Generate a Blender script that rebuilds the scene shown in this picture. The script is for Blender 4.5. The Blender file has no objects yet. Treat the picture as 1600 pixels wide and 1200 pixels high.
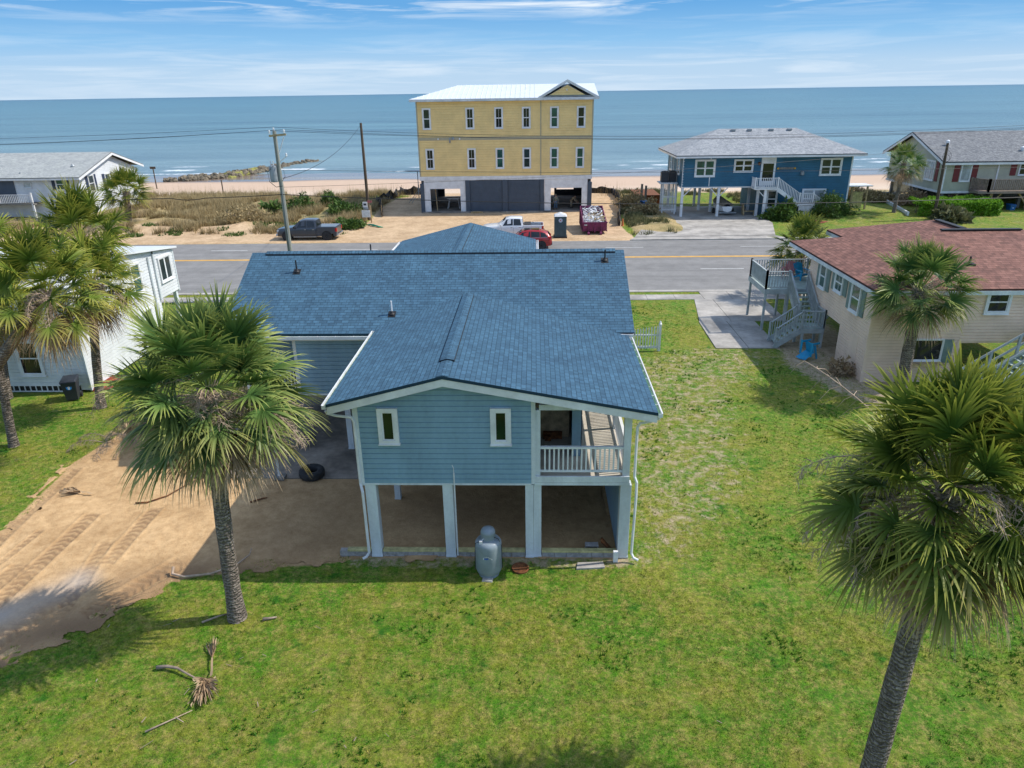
import bpy, math, random
import numpy as np
from mathutils import Vector, Matrix
R=math.radians
sc=bpy.context.scene
COL=sc.collection
# ---------------------------------------------------------------- camera
H=13.1; F=1111.0
pitch=math.atan(456/F); roll=R(0.895); yaw=R(2.03)
fw0=Vector((-math.sin(yaw),math.cos(yaw),0)); rt0=Vector((math.cos(yaw),math.sin(yaw),0)); up0=Vector((0,0,1))
fw=fw0*math.cos(pitch)-up0*math.sin(pitch); up1=up0*math.cos(pitch)+fw0*math.sin(pitch)
rt=rt0*math.cos(roll)-up1*math.sin(roll); up=up1*math.cos(roll)+rt0*math.sin(roll)
cd=bpy.data.cameras.new('camera'); cam=bpy.data.objects.new('camera',cd); COL.objects.link(cam)
mm=Matrix((( rt.x,up.x,-fw.x,0),(rt.y,up.y,-fw.y,0),(rt.z,up.z,-fw.z,H),(0,0,0,1)))
cam.matrix_world=mm
cd.sensor_width=36; cd.lens=36*F/1600; cd.clip_start=.1; cd.clip_end=90000
sc.camera=cam
# ---------------------------------------------------------------- world, sun, exposure
SUN_EL=R(48); SUN_AZ=Vector((.985,.165,0)).normalized()
w=bpy.data.worlds.new('World'); sc.world=w; w.use_nodes=True
nt=w.node_tree; nt.nodes.clear()
def N(nt,t,**k):
    n=nt.nodes.new(t)
    for a,b in k.items():
        if a.startswith('_'): n.inputs[a[1:].replace('_',' ')].default_value=b
        else: setattr(n,a,b)
    return n
L=nt.links.new
sky=N(nt,'ShaderNodeTexSky',sky_type='NISHITA'); sky.sun_disc=False; sky.sun_elevation=SUN_EL
sky.sun_rotation=math.atan2(SUN_AZ.x,SUN_AZ.y); sky.air_density=1.0; sky.dust_density=0.6; sky.ozone_density=2.0; sky.altitude=0
bg=N(nt,'ShaderNodeBackground'); bg.inputs[1].default_value=0.15
out=N(nt,'ShaderNodeOutputWorld')
tc=N(nt,'ShaderNodeTexCoord'); sep=N(nt,'ShaderNodeSeparateXYZ'); L(tc.outputs['Generated'],sep.inputs[0])
# the low sky of the photo: pale haze at the horizon turning clear blue by six degrees
rp=N(nt,'ShaderNodeValToRGB'); cr=rp.color_ramp
cr.elements[0].position=0.0; cr.elements[0].color=(2.2,2.9,3.65,1)
cr.elements[1].position=0.25; cr.elements[1].color=(.5,1.5,3.2,1)
e=cr.elements.new(0.028); e.color=(2.0,2.8,3.65,1)
e=cr.elements.new(0.06); e.color=(1.15,2.3,3.6,1)
e=cr.elements.new(0.10); e.color=(.6,1.7,3.25,1)
L(sep.outputs[2],rp.inputs[0])
mxf=N(nt,'ShaderNodeMapRange'); mxf.inputs[1].default_value=0.12; mxf.inputs[2].default_value=0.5
L(sep.outputs[2],mxf.inputs[0])
mx=N(nt,'ShaderNodeMixRGB'); L(mxf.outputs[0],mx.inputs[0]); L(rp.outputs[0],mx.inputs[1]); L(sky.outputs[0],mx.inputs[2])
# thin cirrus
mp=N(nt,'ShaderNodeMapping'); mp.inputs['Scale'].default_value=(2.2,2.2,34); L(tc.outputs['Generated'],mp.inputs[0])
nz=N(nt,'ShaderNodeTexNoise'); nz.inputs['Scale'].default_value=2.6; nz.inputs['Detail'].default_value=9; nz.inputs['Roughness'].default_value=.6; nz.inputs['Distortion'].default_value=.5
L(mp.outputs[0],nz.inputs[0])
cm=N(nt,'ShaderNodeMapRange'); cm.inputs[1].default_value=.45; cm.inputs[2].default_value=.66; L(nz.outputs[0],cm.inputs[0])
hb=N(nt,'ShaderNodeValToRGB'); h=hb.color_ramp
h.elements[0].position=0; h.elements[0].color=(.35,.35,.35,1); h.elements[1].position=.3; h.elements[1].color=(.7,.7,.7,1)
for p,c in ((.03,.5),(.045,.3),(.075,.08),(.088,.35),(.096,1.0),(.14,1.0)):
    e=h.elements.new(p); e.color=(c,c,c,1)
L(sep.outputs[2],hb.inputs[0])
ml=N(nt,'ShaderNodeMath',operation='MULTIPLY'); L(cm.outputs[0],ml.inputs[0]); L(hb.outputs[0],ml.inputs[1])
mc=N(nt,'ShaderNodeMixRGB'); mc.inputs[2].default_value=(3.4,3.8,4.2,1); L(ml.outputs[0],mc.inputs[0]); L(mx.outputs[0],mc.inputs[1])
L(mc.outputs[0],bg.inputs[0]); L(bg.outputs[0],out.inputs[0])
sd=bpy.data.lights.new('sun','SUN'); sun=bpy.data.objects.new('sun',sd); COL.objects.link(sun)
sd.energy=2.85; sd.angle=R(0.5); sd.color=(1,.945,.85)
dv=Vector((SUN_AZ.x*math.cos(SUN_EL),SUN_AZ.y*math.cos(SUN_EL),math.sin(SUN_EL)))
sun.rotation_euler=dv.to_track_quat('Z','Y').to_euler(); sun.location=(60,20,70)
vs=sc.view_settings; vs.view_transform='Standard'; vs.look='None'; vs.gamma=1; vs.use_curve_mapping=False; vs.exposure=0.7

# ---------------------------------------------------------------- materials
MATS={}
def base(name):
    m=bpy.data.materials.new(name); m.use_nodes=True; n=m.node_tree
    return m,n,n.nodes['Principled BSDF']
def col4(c): return (c[0],c[1],c[2],1)
def noisecol(n,c1,c2,scale,detail=5,coord='Object',lo=.35,hi=.65,vec=None,rough=.6,stretch=None):
    tx=n.nodes.new('ShaderNodeTexCoord') if vec is None else None
    src=tx.outputs[coord] if vec is None else vec
    if stretch:
        m=n.nodes.new('ShaderNodeMapping'); m.inputs['Scale'].default_value=stretch; n.links.new(src,m.inputs[0]); src=m.outputs[0]
    z=n.nodes.new('ShaderNodeTexNoise'); z.inputs['Scale'].default_value=scale; z.inputs['Detail'].default_value=detail; z.inputs['Roughness'].default_value=rough
    n.links.new(src,z.inputs[0])
    r=n.nodes.new('ShaderNodeMapRange'); r.inputs[1].default_value=lo; r.inputs[2].default_value=hi; n.links.new(z.outputs[0],r.inputs[0])
    x=n.nodes.new('ShaderNodeMixRGB')
    for i,c in ((1,c1),(2,c2)):
        if isinstance(c,tuple): x.inputs[i].default_value=col4(c)
        else: n.links.new(c,x.inputs[i])
    n.links.new(r.outputs[0],x.inputs[0])
    return x.outputs[0],z.outputs[0],r.outputs[0]
def bump(n,bs,h,strength,dist):
    b=n.nodes.new('ShaderNodeBump'); b.inputs['Strength'].default_value=strength; b.inputs['Distance'].default_value=dist
    n.links.new(h,b.inputs['Height']); n.links.new(b.outputs[0],bs.inputs['Normal'])
def mat(name,c,rough=.6,var=.12,scale=3.0,bmp=0.0,metal=0.0,spec=.5,bscale=None,coat=0,stretch=None):
    if name in MATS: return MATS[name]
    m,n,b=base(name)
    c2=tuple(x*(1-var*1.6) for x in c); c1=tuple(min(1,x*(1+var*.5)) for x in c)
    o,z,_=noisecol(n,c2,c1,scale,stretch=stretch)
    # a second, finer grain
    o2,z2,f2=noisecol(n,tuple([1-var*.6]*3),(1,1,1),scale*9,4)
    mu=n.nodes.new('ShaderNodeMixRGB'); mu.blend_type='MULTIPLY'; mu.inputs[0].default_value=1; n.links.new(o,mu.inputs[1]); n.links.new(o2,mu.inputs[2])
    n.links.new(mu.outputs[0],b.inputs['Base Color'])
    b.inputs['Roughness'].default_value=rough; b.inputs['Metallic'].default_value=metal; b.inputs['Specular IOR Level'].default_value=spec
    if coat: b.inputs['Coat Weight'].default_value=coat
    if bmp:
        zz=n.nodes.new('ShaderNodeTexNoise'); zz.inputs['Scale'].default_value=bscale or scale*12; zz.inputs['Detail'].default_value=4
        tx=n.nodes.new('ShaderNodeTexCoord'); n.links.new(tx.outputs['Object'],zz.inputs[0]); bump(n,b,zz.outputs[0],1,bmp)
    MATS[name]=m; return m
def shingle(name,c1,c2,c3,bw=.31,bh=.15):
    m,n,b=base(name); l=n.links.new
    uv=n.nodes.new('ShaderNodeUVMap')
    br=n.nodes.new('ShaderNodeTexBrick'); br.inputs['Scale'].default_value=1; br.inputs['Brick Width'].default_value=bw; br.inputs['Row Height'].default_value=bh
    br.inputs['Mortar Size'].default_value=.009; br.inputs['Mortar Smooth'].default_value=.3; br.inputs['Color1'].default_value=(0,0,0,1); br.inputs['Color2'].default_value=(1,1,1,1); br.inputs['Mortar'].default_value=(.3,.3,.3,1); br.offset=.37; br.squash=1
    l(uv.outputs[0],br.inputs['Vector'])
    br2=n.nodes.new('ShaderNodeTexBrick'); br2.inputs['Scale'].default_value=1; br2.inputs['Brick Width'].default_value=bw*.47; br2.inputs['Row Height'].default_value=bh
    br2.inputs['Mortar Size'].default_value=0; br2.inputs['Color1'].default_value=(0,0,0,1); br2.inputs['Color2'].default_value=(1,1,1,1); br2.offset=.23
    l(uv.outputs[0],br2.inputs['Vector'])
    ad=n.nodes.new('ShaderNodeMixRGB'); ad.inputs[0].default_value=.5; l(br.outputs[0],ad.inputs[1]); l(br2.outputs[0],ad.inputs[2])
    rp=n.nodes.new('ShaderNodeValToRGB'); q=rp.color_ramp; q.elements[0].position=.1; q.elements[0].color=col4(c1); q.elements[1].position=.9; q.elements[1].color=col4(c3); e=q.elements.new(.5); e.color=col4(c2)
    l(ad.outputs[0],rp.inputs[0])
    o,z,f=noisecol(n,(.84,.84,.86),(1.06,1.05,1.03),.9,5,vec=uv.outputs[0],lo=.3,hi=.7)
    mu=n.nodes.new('ShaderNodeMixRGB'); mu.blend_type='MULTIPLY'; mu.inputs[0].default_value=1; l(rp.outputs[0],mu.inputs[1]); l(o,mu.inputs[2])
    o3,z3,f3=noisecol(n,(.75,.75,.75),(1.15,1.15,1.15),60,3,vec=uv.outputs[0],lo=.25,hi=.75)
    mu2=n.nodes.new('ShaderNodeMixRGB'); mu2.blend_type='MULTIPLY'; mu2.inputs[0].default_value=1; l(mu.outputs[0],mu2.inputs[1]); l(o3,mu2.inputs[2])
    # dark line where a course butt ends (slot gaps plus butt shadow painted in)
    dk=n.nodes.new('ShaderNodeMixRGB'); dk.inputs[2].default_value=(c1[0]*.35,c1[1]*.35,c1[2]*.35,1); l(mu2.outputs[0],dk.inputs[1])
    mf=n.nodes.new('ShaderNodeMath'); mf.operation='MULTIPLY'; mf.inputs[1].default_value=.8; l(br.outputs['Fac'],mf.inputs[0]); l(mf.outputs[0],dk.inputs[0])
    l(dk.outputs[0],b.inputs['Base Color']); b.inputs['Roughness'].default_value=.85; b.inputs['Specular IOR Level'].default_value=.25
    # course steps: sawtooth height along v
    sp=n.nodes.new('ShaderNodeSeparateXYZ'); l(uv.outputs[0],sp.inputs[0])
    dv_=n.nodes.new('ShaderNodeMath'); dv_.operation='DIVIDE'; dv_.inputs[1].default_value=bh; l(sp.outputs[1],dv_.inputs[0])
    fr=n.nodes.new('ShaderNodeMath'); fr.operation='FRACT'; l(dv_.outputs[0],fr.inputs[0])
    sb=n.nodes.new('ShaderNodeMath'); sb.operation='MULTIPLY_ADD'; sb.inputs[1].default_value=-1.6; l(fr.outputs[0],sb.inputs[0]); l(ad.outputs[0],sb.inputs[2])
    bump(n,b,sb.outputs[0],1,.012)
    MATS[name]=m; return m
def leafmat(name,dark,mid,tip,rough=.5,trans=.25):
    # attribute v: R random per leaf, G position along the leaflet, B 1 = dead
    m,n,b=base(name); l=n.links.new
    at=n.nodes.new('ShaderNodeAttribute'); at.attribute_name='v'; sp=n.nodes.new('ShaderNodeSeparateColor'); l(at.outputs[0],sp.inputs[0])
    a=n.nodes.new('ShaderNodeMixRGB'); a.inputs[1].default_value=col4(dark); a.inputs[2].default_value=col4(mid); l(sp.outputs[0],a.inputs[0])
    pw=n.nodes.new('ShaderNodeMath'); pw.operation='POWER'; pw.inputs[1].default_value=2.2; l(sp.outputs[1],pw.inputs[0])
    c=n.nodes.new('ShaderNodeMixRGB'); c.inputs[2].default_value=col4(tip); l(pw.outputs[0],c.inputs[0]); l(a.outputs[0],c.inputs[1])
    pb=n.nodes.new('ShaderNodeMath'); pb.operation='MULTIPLY'; l(sp.outputs[1],pb.inputs[0]); l(sp.outputs[2],pb.inputs[1])
    br_=n.nodes.new('ShaderNodeMixRGB'); br_.inputs[2].default_value=(.30,.19,.10,1); l(pb.outputs[0],br_.inputs[0]); l(c.outputs[0],br_.inputs[1]); c=br_
    l(c.outputs[0],b.inputs['Base Color']); b.inputs['Roughness'].default_value=rough; b.inputs['Specular IOR Level'].default_value=.22
    if trans:
        tr=n.nodes.new('ShaderNodeBsdfTranslucent'); l(c.outputs[0],tr.inputs[0]); ms=n.nodes.new('ShaderNodeMixShader'); ms.inputs[0].default_value=trans
        o=n.nodes['Material Output']; l(b.outputs[0],ms.inputs[1]); l(tr.outputs[0],ms.inputs[2]); l(ms.outputs[0],o.inputs[0])
    MATS[name]=m; return m
def glassmat(name,c=(.02,.035,.035),rough=.08):
    m,n,b=base(name)
    o,z,_=noisecol(n,tuple(x*.5 for x in c),c,1.3,2); n.links.new(o,b.inputs['Base Color'])
    b.inputs['Roughness'].default_value=rough; b.inputs['Specular IOR Level'].default_value=.7
    MATS[name]=m; return m

M={}
M['white']=mat('white_vinyl',(.78,.79,.80),.45,.1,1.5)
M['white_wood']=mat('white_painted_wood',(.72,.73,.74),.6,.12,4,.002)
M['trim']=mat('pale_trim',(.68,.73,.76),.5,.14,1.5,stretch=(1,1,.3))
M['film']=mat('green_gutter_film',(.28,.55,.30),.4,.15,6)
M['siding_blue']=mat('blue_vinyl_siding',(.235,.385,.50),.5,.13,.9,.0008,stretch=(1,1,.25))
M['black']=mat('black_metal',(.012,.012,.014),.6,.2,5)
M['rubber']=mat('rubber',(.03,.031,.033),.8,.3,8,.004)
M['siding_yellow']=mat('yellow_lap_siding',(.88,.66,.29),.6,.07,.8)
M['siding_navy']=mat('deep_blue_siding',(.022,.135,.235),.55,.12,.8)
M['siding_tan']=mat('tan_vinyl_siding',(.84,.63,.49),.55,.08,1.0)
M['siding_white']=mat('white_vinyl_siding',(.70,.72,.74),.5,.08,1.0)
M['siding_sage']=mat('sage_board_siding',(.44,.44,.34),.65,.08,1.0)
M['slate_paint']=mat('slate_grey_paint',(.06,.085,.12),.6,.1,1.5)
M['metal_roof']=mat('white_metal_roof',(.72,.75,.78),.35,.05,1.5,metal=0)
M['glass']=glassmat('window_glass',(.03,.05,.05)); M['glass_green']=glassmat('green_tinted_glass',(.03,.11,.09)); M['glass_dark']=glassmat('dark_glass',(.012,.016,.02))
M['curtain']=glassmat('curtained_glass',(.45,.5,.52),.2)
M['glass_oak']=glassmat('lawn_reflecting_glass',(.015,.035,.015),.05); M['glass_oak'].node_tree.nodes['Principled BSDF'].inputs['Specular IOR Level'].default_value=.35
M['concrete']=mat('concrete',(.44,.41,.37),.85,.25,.6,.003)
M['concrete_dark']=mat('weathered_concrete',(.33,.285,.24),.88,.4,.5,.003)
M['asphalt']=None
M['wood_grey']=mat('weathered_wood',(.24,.23,.21),.85,.3,5,.004,stretch=(1,1,.3))
M['wood_tan']=mat('pale_lumber',(.52,.38,.2),.75,.25,4,.002)
M['wood_green']=mat('treated_lumber',(.62,.56,.26),.8,.25,4,.002)
M['plywood']=mat('plywood',(.55,.4,.24),.7,.3,3)
M['deck_grey']=mat('grey_painted_deck',(.42,.46,.47),.7,.15,3)
M['deck_floor']=mat('green_grey_deck_floor',(.42,.52,.47),.7,.15,3)
M['deck_brown']=mat('weathered_brown_deck',(.30,.23,.19),.8,.2,4)
M['shutter_navy']=mat('navy_shutter',(.02,.035,.08),.6)
M['shutter_green']=mat('sage_shutter',(.17,.24,.22),.6)
M['shutter_red']=mat('burgundy_shutter',(.18,.02,.02),.6)
M['blue_plastic']=mat('blue_plastic',(.0,.30,.55),.4,.1,4); M['bin_blue']=mat('bin_blue_plastic',(.01,.12,.33),.5)
M['bin_dark']=mat('dark_bin_plastic',(.03,.035,.045),.5)
M['tank']=mat('grey_tank_paint',(.25,.30,.335),.35,.1,3,.0006)
M['white_paint']=mat('white_gloss_paint',(.75,.76,.78),.25,.04,2,coat=.6)
M['grey_paint']=mat('graphite_car_paint',(.055,.062,.075),.3,.08,2,metal=.3,coat=.7)
M['red_paint']=mat('red_car_paint',(.35,.012,.015),.25,.08,2,metal=.1,coat=.8)
M['chrome']=mat('bright_metal',(.6,.6,.6),.25,.1,4,metal=.9)
M['tail']=mat('red_lens',(.5,.01,.01),.25)
M['lamp_lens']=mat('clear_lens',(.6,.62,.62),.15)
M['maroon']=mat('maroon_dumpster_paint',(.20,.02,.10),.55,.3,2,.002)
M['toilet']=mat('grey_green_plastic',(.06,.10,.11),.5,.12,3)
M['white_plastic']=mat('white_plastic',(.75,.75,.75),.45)
M['red_orange']=mat('red_mulch',(.4,.06,.03),.9,.4,20,.02)
M['rock']=mat('groin_rock',(.24,.20,.14),.9,.4,1.2,.05)
M['algae']=mat('yellow_green_algae',(.27,.26,.06),.9,.3,2,.02)
M['pole']=mat('weathered_pole_wood',(.30,.31,.27),.9,.3,3,.006,stretch=(1,1,.1))
M['pole_dark']=mat('dark_pole_wood',(.12,.09,.06),.9,.3,3,.006,stretch=(1,1,.1))
M['steel']=mat('galvanised_steel',(.32,.35,.37),.5,.15,3,metal=.3)
M['silt']=mat('black_silt_cloth',(.012,.013,.018),.75,.3,3,.01)
M['skin']=mat('skin',(.45,.27,.19),.6); M['jacket']=mat('olive_grey_jacket',(.22,.25,.21),.9,.2,8); M['jeans']=mat('blue_jeans',(.08,.16,.26),.9,.2,8)
M['khaki']=mat('khaki_cloth',(.35,.29,.2),.9,.2,8)
M['brick']=mat('red_brick_mulch',(.35,.08,.045),.9,.3,14,.01)
M['cinder']=mat('cinder_block',(.40,.38,.36),.95,.2,8,.004)
M['rust']=mat('rust_brown',(.22,.075,.02),.85,.4,9,.003)
M['frond_dead']=leafmat('dead_frond',(.20,.13,.075),(.42,.29,.17),(.5,.38,.25),.8,.1)
M['frond']=leafmat('palm_leaf',(.032,.080,.016),(.095,.17,.024),(.52,.50,.08),.42,.25)
M['frond_blue']=leafmat('silver_green_palm_leaf',(.035,.10,.028),(.11,.215,.055),(.46,.47,.12),.42,.22)
M['frond_yel']=leafmat('yellow_green_palm_leaf',(.05,.105,.015),(.17,.25,.035),(.56,.49,.08),.42,.28)
M['leaf']=leafmat('shrub_leaf',(.03,.06,.015),(.09,.16,.03),(.12,.2,.04),.55,.15)
M['leaf_bright']=leafmat('bright_hedge_leaf',(.08,.19,.015),(.19,.38,.03),(.25,.45,.04),.5,.25)
M['leaf_straw']=leafmat('dune_grass_leaf',(.15,.115,.05),(.38,.28,.135),(.56,.45,.25),.8,.2)
M['leaf_dull']=leafmat('dull_green_leaf',(.07,.09,.04),(.15,.15,.07),(.2,.19,.09),.8,.15)
M['twig']=mat('grey_brown_twig',(.34,.26,.20),.85,.25,6)
M['twig_pale']=mat('pale_seed_stalk',(.50,.37,.27),.8,.2,6)
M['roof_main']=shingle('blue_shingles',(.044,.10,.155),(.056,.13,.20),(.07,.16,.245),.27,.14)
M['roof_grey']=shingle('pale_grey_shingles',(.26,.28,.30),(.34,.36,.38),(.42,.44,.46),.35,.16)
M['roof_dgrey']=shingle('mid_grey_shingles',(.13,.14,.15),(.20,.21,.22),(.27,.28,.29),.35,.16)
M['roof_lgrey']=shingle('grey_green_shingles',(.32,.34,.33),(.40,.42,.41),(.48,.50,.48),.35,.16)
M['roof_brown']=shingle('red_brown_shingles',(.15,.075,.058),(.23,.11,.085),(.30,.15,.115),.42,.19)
def trunkmat():
    m,n,b=base('palm_trunk_bark'); l=n.links.new
    tx=n.nodes.new('ShaderNodeTexCoord')
    wv=n.nodes.new('ShaderNodeTexWave'); wv.wave_type='BANDS'; wv.bands_direction='Z'; wv.inputs['Scale'].default_value=3.2; wv.inputs['Distortion'].default_value=7; wv.inputs['Detail'].default_value=3; wv.inputs['Detail Scale'].default_value=3
    l(tx.outputs['Object'],wv.inputs[0])
    o,z,f=noisecol(n,(.19,.155,.13),(.38,.325,.275),5,6)
    o2,z2,f2=noisecol(n,(.5,.47,.45),(1.1,1.1,1.1),26,4,stretch=(1,1,.5))
    mu=n.nodes.new('ShaderNodeMixRGB'); mu.blend_type='MULTIPLY'; mu.inputs[0].default_value=1; l(o,mu.inputs[1]); l(o2,mu.inputs[2])
    wr=n.nodes.new('ShaderNodeMapRange'); wr.inputs[3].default_value=.62; wr.inputs[4].default_value=1.3; l(wv.outputs[1],wr.inputs[0]); m3=n.nodes.new('ShaderNodeMixRGB'); m3.blend_type='MULTIPLY'; m3.inputs[0].default_value=1; l(mu.outputs[0],m3.inputs[1]); l(wr.outputs[0],m3.inputs[2]); mu=m3
    l(mu.outputs[0],b.inputs['Base Color']); b.inputs['Roughness'].default_value=.95
    ad=n.nodes.new('ShaderNodeMath'); ad.operation='ADD'; l(wv.outputs[1],ad.inputs[0]); l(z2,ad.inputs[1]); bump(n,b,ad.outputs[0],1,.05)
    return m
M['trunk']=trunkmat()

# ---------------------------------------------------------------- mesh helpers
ORG={}
def clip(poly,axis,lim,keep_greater):
    out=[]
    for i in range(len(poly)):
        a=poly[i]; b=poly[(i+1)%len(poly)]
        ia=(a[axis]>=lim) if keep_greater else (a[axis]<=lim); ib=(b[axis]>=lim) if keep_greater else (b[axis]<=lim)
        if ia: out.append(a)
        if ia!=ib:
            t=(lim-a[axis])/(b[axis]-a[axis]); out.append(tuple(a[k]+(b[k]-a[k])*t for k in range(2)))
    return out
class MB:
    def __init__(s,M=None): s.v=[]; s.f=[]; s.uv=[]; s.M=M; s.hasuv=False
    def vert(s,p):
        p=Vector(p)
        if s.M is not None: p=s.M@p
        s.v.append(p); return len(s.v)-1
    def poly(s,pts,uvs=None):
        s.f.append([s.vert(p) for p in pts]); s.uv.append(uvs)
        if uvs: s.hasuv=True
    def box(s,x0,x1,y0,y1,z0,z1):
        s.hexa([(x0,y0,z0),(x1,y0,z0),(x1,y1,z0),(x0,y1,z0)],[(x0,y0,z1),(x1,y0,z1),(x1,y1,z1),(x0,y1,z1)])
    def hexa(s,b,t):
        i=[s.vert(p) for p in list(b)+list(t)]; n=len(b)
        s.f.append([i[k] for k in range(n)][::-1]); s.f.append([i[n+k] for k in range(n)]); s.uv+= [None,None]
        for k in range(n):
            j=(k+1)%n; s.f.append([i[k],i[j],i[n+j],i[n+k]]); s.uv.append(None)
    def beam(s,p,q,w,h,upv=(0,0,1)):
        p=Vector(p); q=Vector(q); d=(q-p).normalized(); u=Vector(upv)
        if abs(d.dot(u))>.98: u=Vector((0,1,0))
        a=d.cross(u).normalized(); b=a.cross(d).normalized(); a*=w/2; b*=h/2
        s.hexa([p-a-b,p+a-b,p+a+b,p-a+b],[q-a-b,q+a-b,q+a+b,q-a+b])
    def tube(s,pts,rad,n=8,cap=True):
        pts=[Vector(p) for p in pts]
        if not isinstance(rad,(list,tuple)): rad=[rad]*len(pts)
        rings=[]; ref=None
        for k,p in enumerate(pts):
            d=(pts[min(k+1,len(pts)-1)]-pts[max(k-1,0)]).normalized()
            if ref is None: ref=Vector((0,0,1)) if abs(d.z)<.9 else Vector((1,0,0))
            a=d.cross(ref).normalized(); b=d.cross(a).normalized(); ref=b.cross(d) if False else ref
            if abs(d.dot(ref))>.97: ref=Vector((1,0,0)) if abs(d.x)<.9 else Vector((0,1,0)); a=d.cross(ref).normalized(); b=d.cross(a).normalized()
            rings.append([s.vert(p+a*math.cos(2*math.pi*j/n)*rad[k]+b*math.sin(2*math.pi*j/n)*rad[k]) for j in range(n)])
        for k in range(len(rings)-1):
            for j in range(n):
                s.f.append([rings[k][j],rings[k][(j+1)%n],rings[k+1][(j+1)%n],rings[k+1][j]]); s.uv.append(None)
        if cap: s.f.append(rings[0][::-1]); s.f.append(rings[-1]); s.uv+=[None,None]
    def lathe(s,c,prof,n=24):
        c=Vector(c); rings=[]
        for r,z in prof: rings.append([s.vert(c+Vector((math.cos(2*math.pi*j/n)*r,math.sin(2*math.pi*j/n)*r,z))) for j in range(n)])
        for k in range(len(rings)-1):
            for j in range(n): s.f.append([rings[k][j],rings[k][(j+1)%n],rings[k+1][(j+1)%n],rings[k+1][j]]); s.uv.append(None)
        s.f.append(rings[0][::-1]); s.f.append(rings[-1]); s.uv+=[None,None]
    def siding(s,poly,o,U,Nn,course=.165,proud=.028,vertical=False):
        # lap siding on a convex wall outline given as (u,z)
        o=Vector(o); U=Vector(U); Nn=Vector(Nn); ax=0 if vertical else 1
        lo=min(p[ax] for p in poly); hi=max(p[ax] for p in poly); z=lo
        def P(u,zz,d): return o+U*u+Vector((0,0,zz))+Nn*d
        while z<hi-1e-4:
            z2=min(z+course,hi)
            if vertical:
                c=clip(clip(poly,0,z,True),0,z2,False)
                if len(c)>=3:
                    s.poly([P(p[0],p[1],proud+.001) for p in c]); v_=sorted(p[1] for p in c if abs(p[0]-z)<1e-5)
                    if len(v_)>=2: s.poly([P(z,v_[0],proud),P(z,v_[-1],proud),P(z,v_[-1],-.004),P(z,v_[0],-.004)])
                z=z2; continue
            # drop lap board: proud face, ledge, recessed nailing channel
            zm=min(z+course*.80,z2)
            for a,b_,d0,d1 in ((z,zm,proud,proud*.86),(zm,z2,.003,.003)):
                if b_-a<1e-4: continue
                c=clip(clip(poly,1,a,True),1,b_,False)
                if len(c)<3: continue
                s.poly([P(p[0],p[1],d0+(d1-d0)*(p[1]-a)/(b_-a)) for p in c])
                for zz,da,db in ((a,d0,.003),(b_,d1,.003)):
                    if d0<.01: continue
                    e=[p for p in c if abs(p[1]-zz)<1e-5]
                    if len(e)>=2: us=sorted(p[0] for p in e); s.poly([P(us[0],zz,da),P(us[-1],zz,da),P(us[-1],zz+(.004 if zz>a else 0),db),P(us[0],zz+(.004 if zz>a else 0),db)])
            z=z2
    def roof(s,pts,udir,th=.09,uvo=(0,0)):
        pts=[Vector(p) for p in pts]; n=(pts[1]-pts[0]).cross(pts[2]-pts[0]).normalized()
        if n.z<0: pts=pts[::-1]; n=-n
        u=Vector(udir).normalized(); v=n.cross(u).normalized()
        if v.z<0: v=-v
        zb=min((p.dot(v) for p in pts))
        s.poly(pts,[(p.dot(u)+uvo[0],p.dot(v)-zb+uvo[1]) for p in pts])
        dn=Vector((0,0,-th)); s.poly([p+dn for p in pts][::-1])
        for i in range(len(pts)):
            a=pts[i]; b=pts[(i+1)%len(pts)]; s.poly([a+dn,b+dn,b,a])
    def build(s,name,m,parent=None,smooth=False,org=None,bevel=0,auto=None):
        me=bpy.data.meshes.new(name)
        o_=ORG.get(parent.name,Vector((0,0,0))) if parent is not None else (Vector(org) if org else Vector((0,0,0)))
        me.from_pydata([tuple(p-o_) for p in s.v],[],s.f)
        if s.hasuv:
            ul=me.uv_layers.new(name='UVMap'); k=0
            for f,u in zip(s.f,s.uv):
                for j in range(len(f)):
                    ul.data[k].uv=u[j] if u else (0,0); k+=1
        me.materials.append(m)
        if smooth: me.shade_smooth()
        me.update()
        ob=bpy.data.objects.new(name,me); COL.objects.link(ob)
        if parent is not None: ob.parent=parent; ORG[ob.name]=o_
        else: ob.location=o_
        if bevel:
            b=ob.modifiers.new('bevel','BEVEL'); b.width=bevel; b.segments=2; b.limit_method='ANGLE'
        if auto and smooth:
            try: me.set_sharp_from_angle(angle=R(auto))
            except Exception: pass
        return ob
def tag(o,label=None,cat=None,group=None,kind=None):
    if label: o['label']=label
    if cat: o['category']=cat
    if group: o['group']=group
    if kind: o['kind']=kind
    return o
def thing(name,loc,label,cat,group=None,rz=0,local=False):
    o=bpy.data.objects.new(name,None); COL.objects.link(o); o.location=loc; o.rotation_euler=(0,0,rz); o.empty_display_size=.2
    tag(o,label,cat,group); ORG[o.name]=Vector((0,0,0)) if local else Vector(loc); return o
def copy_tree(o,parent=None):
    c=o.copy(); COL.objects.link(c)
    if parent is not None: c.parent=parent
    for ch in list(o.children): copy_tree(ch,c)
    return c
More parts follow.
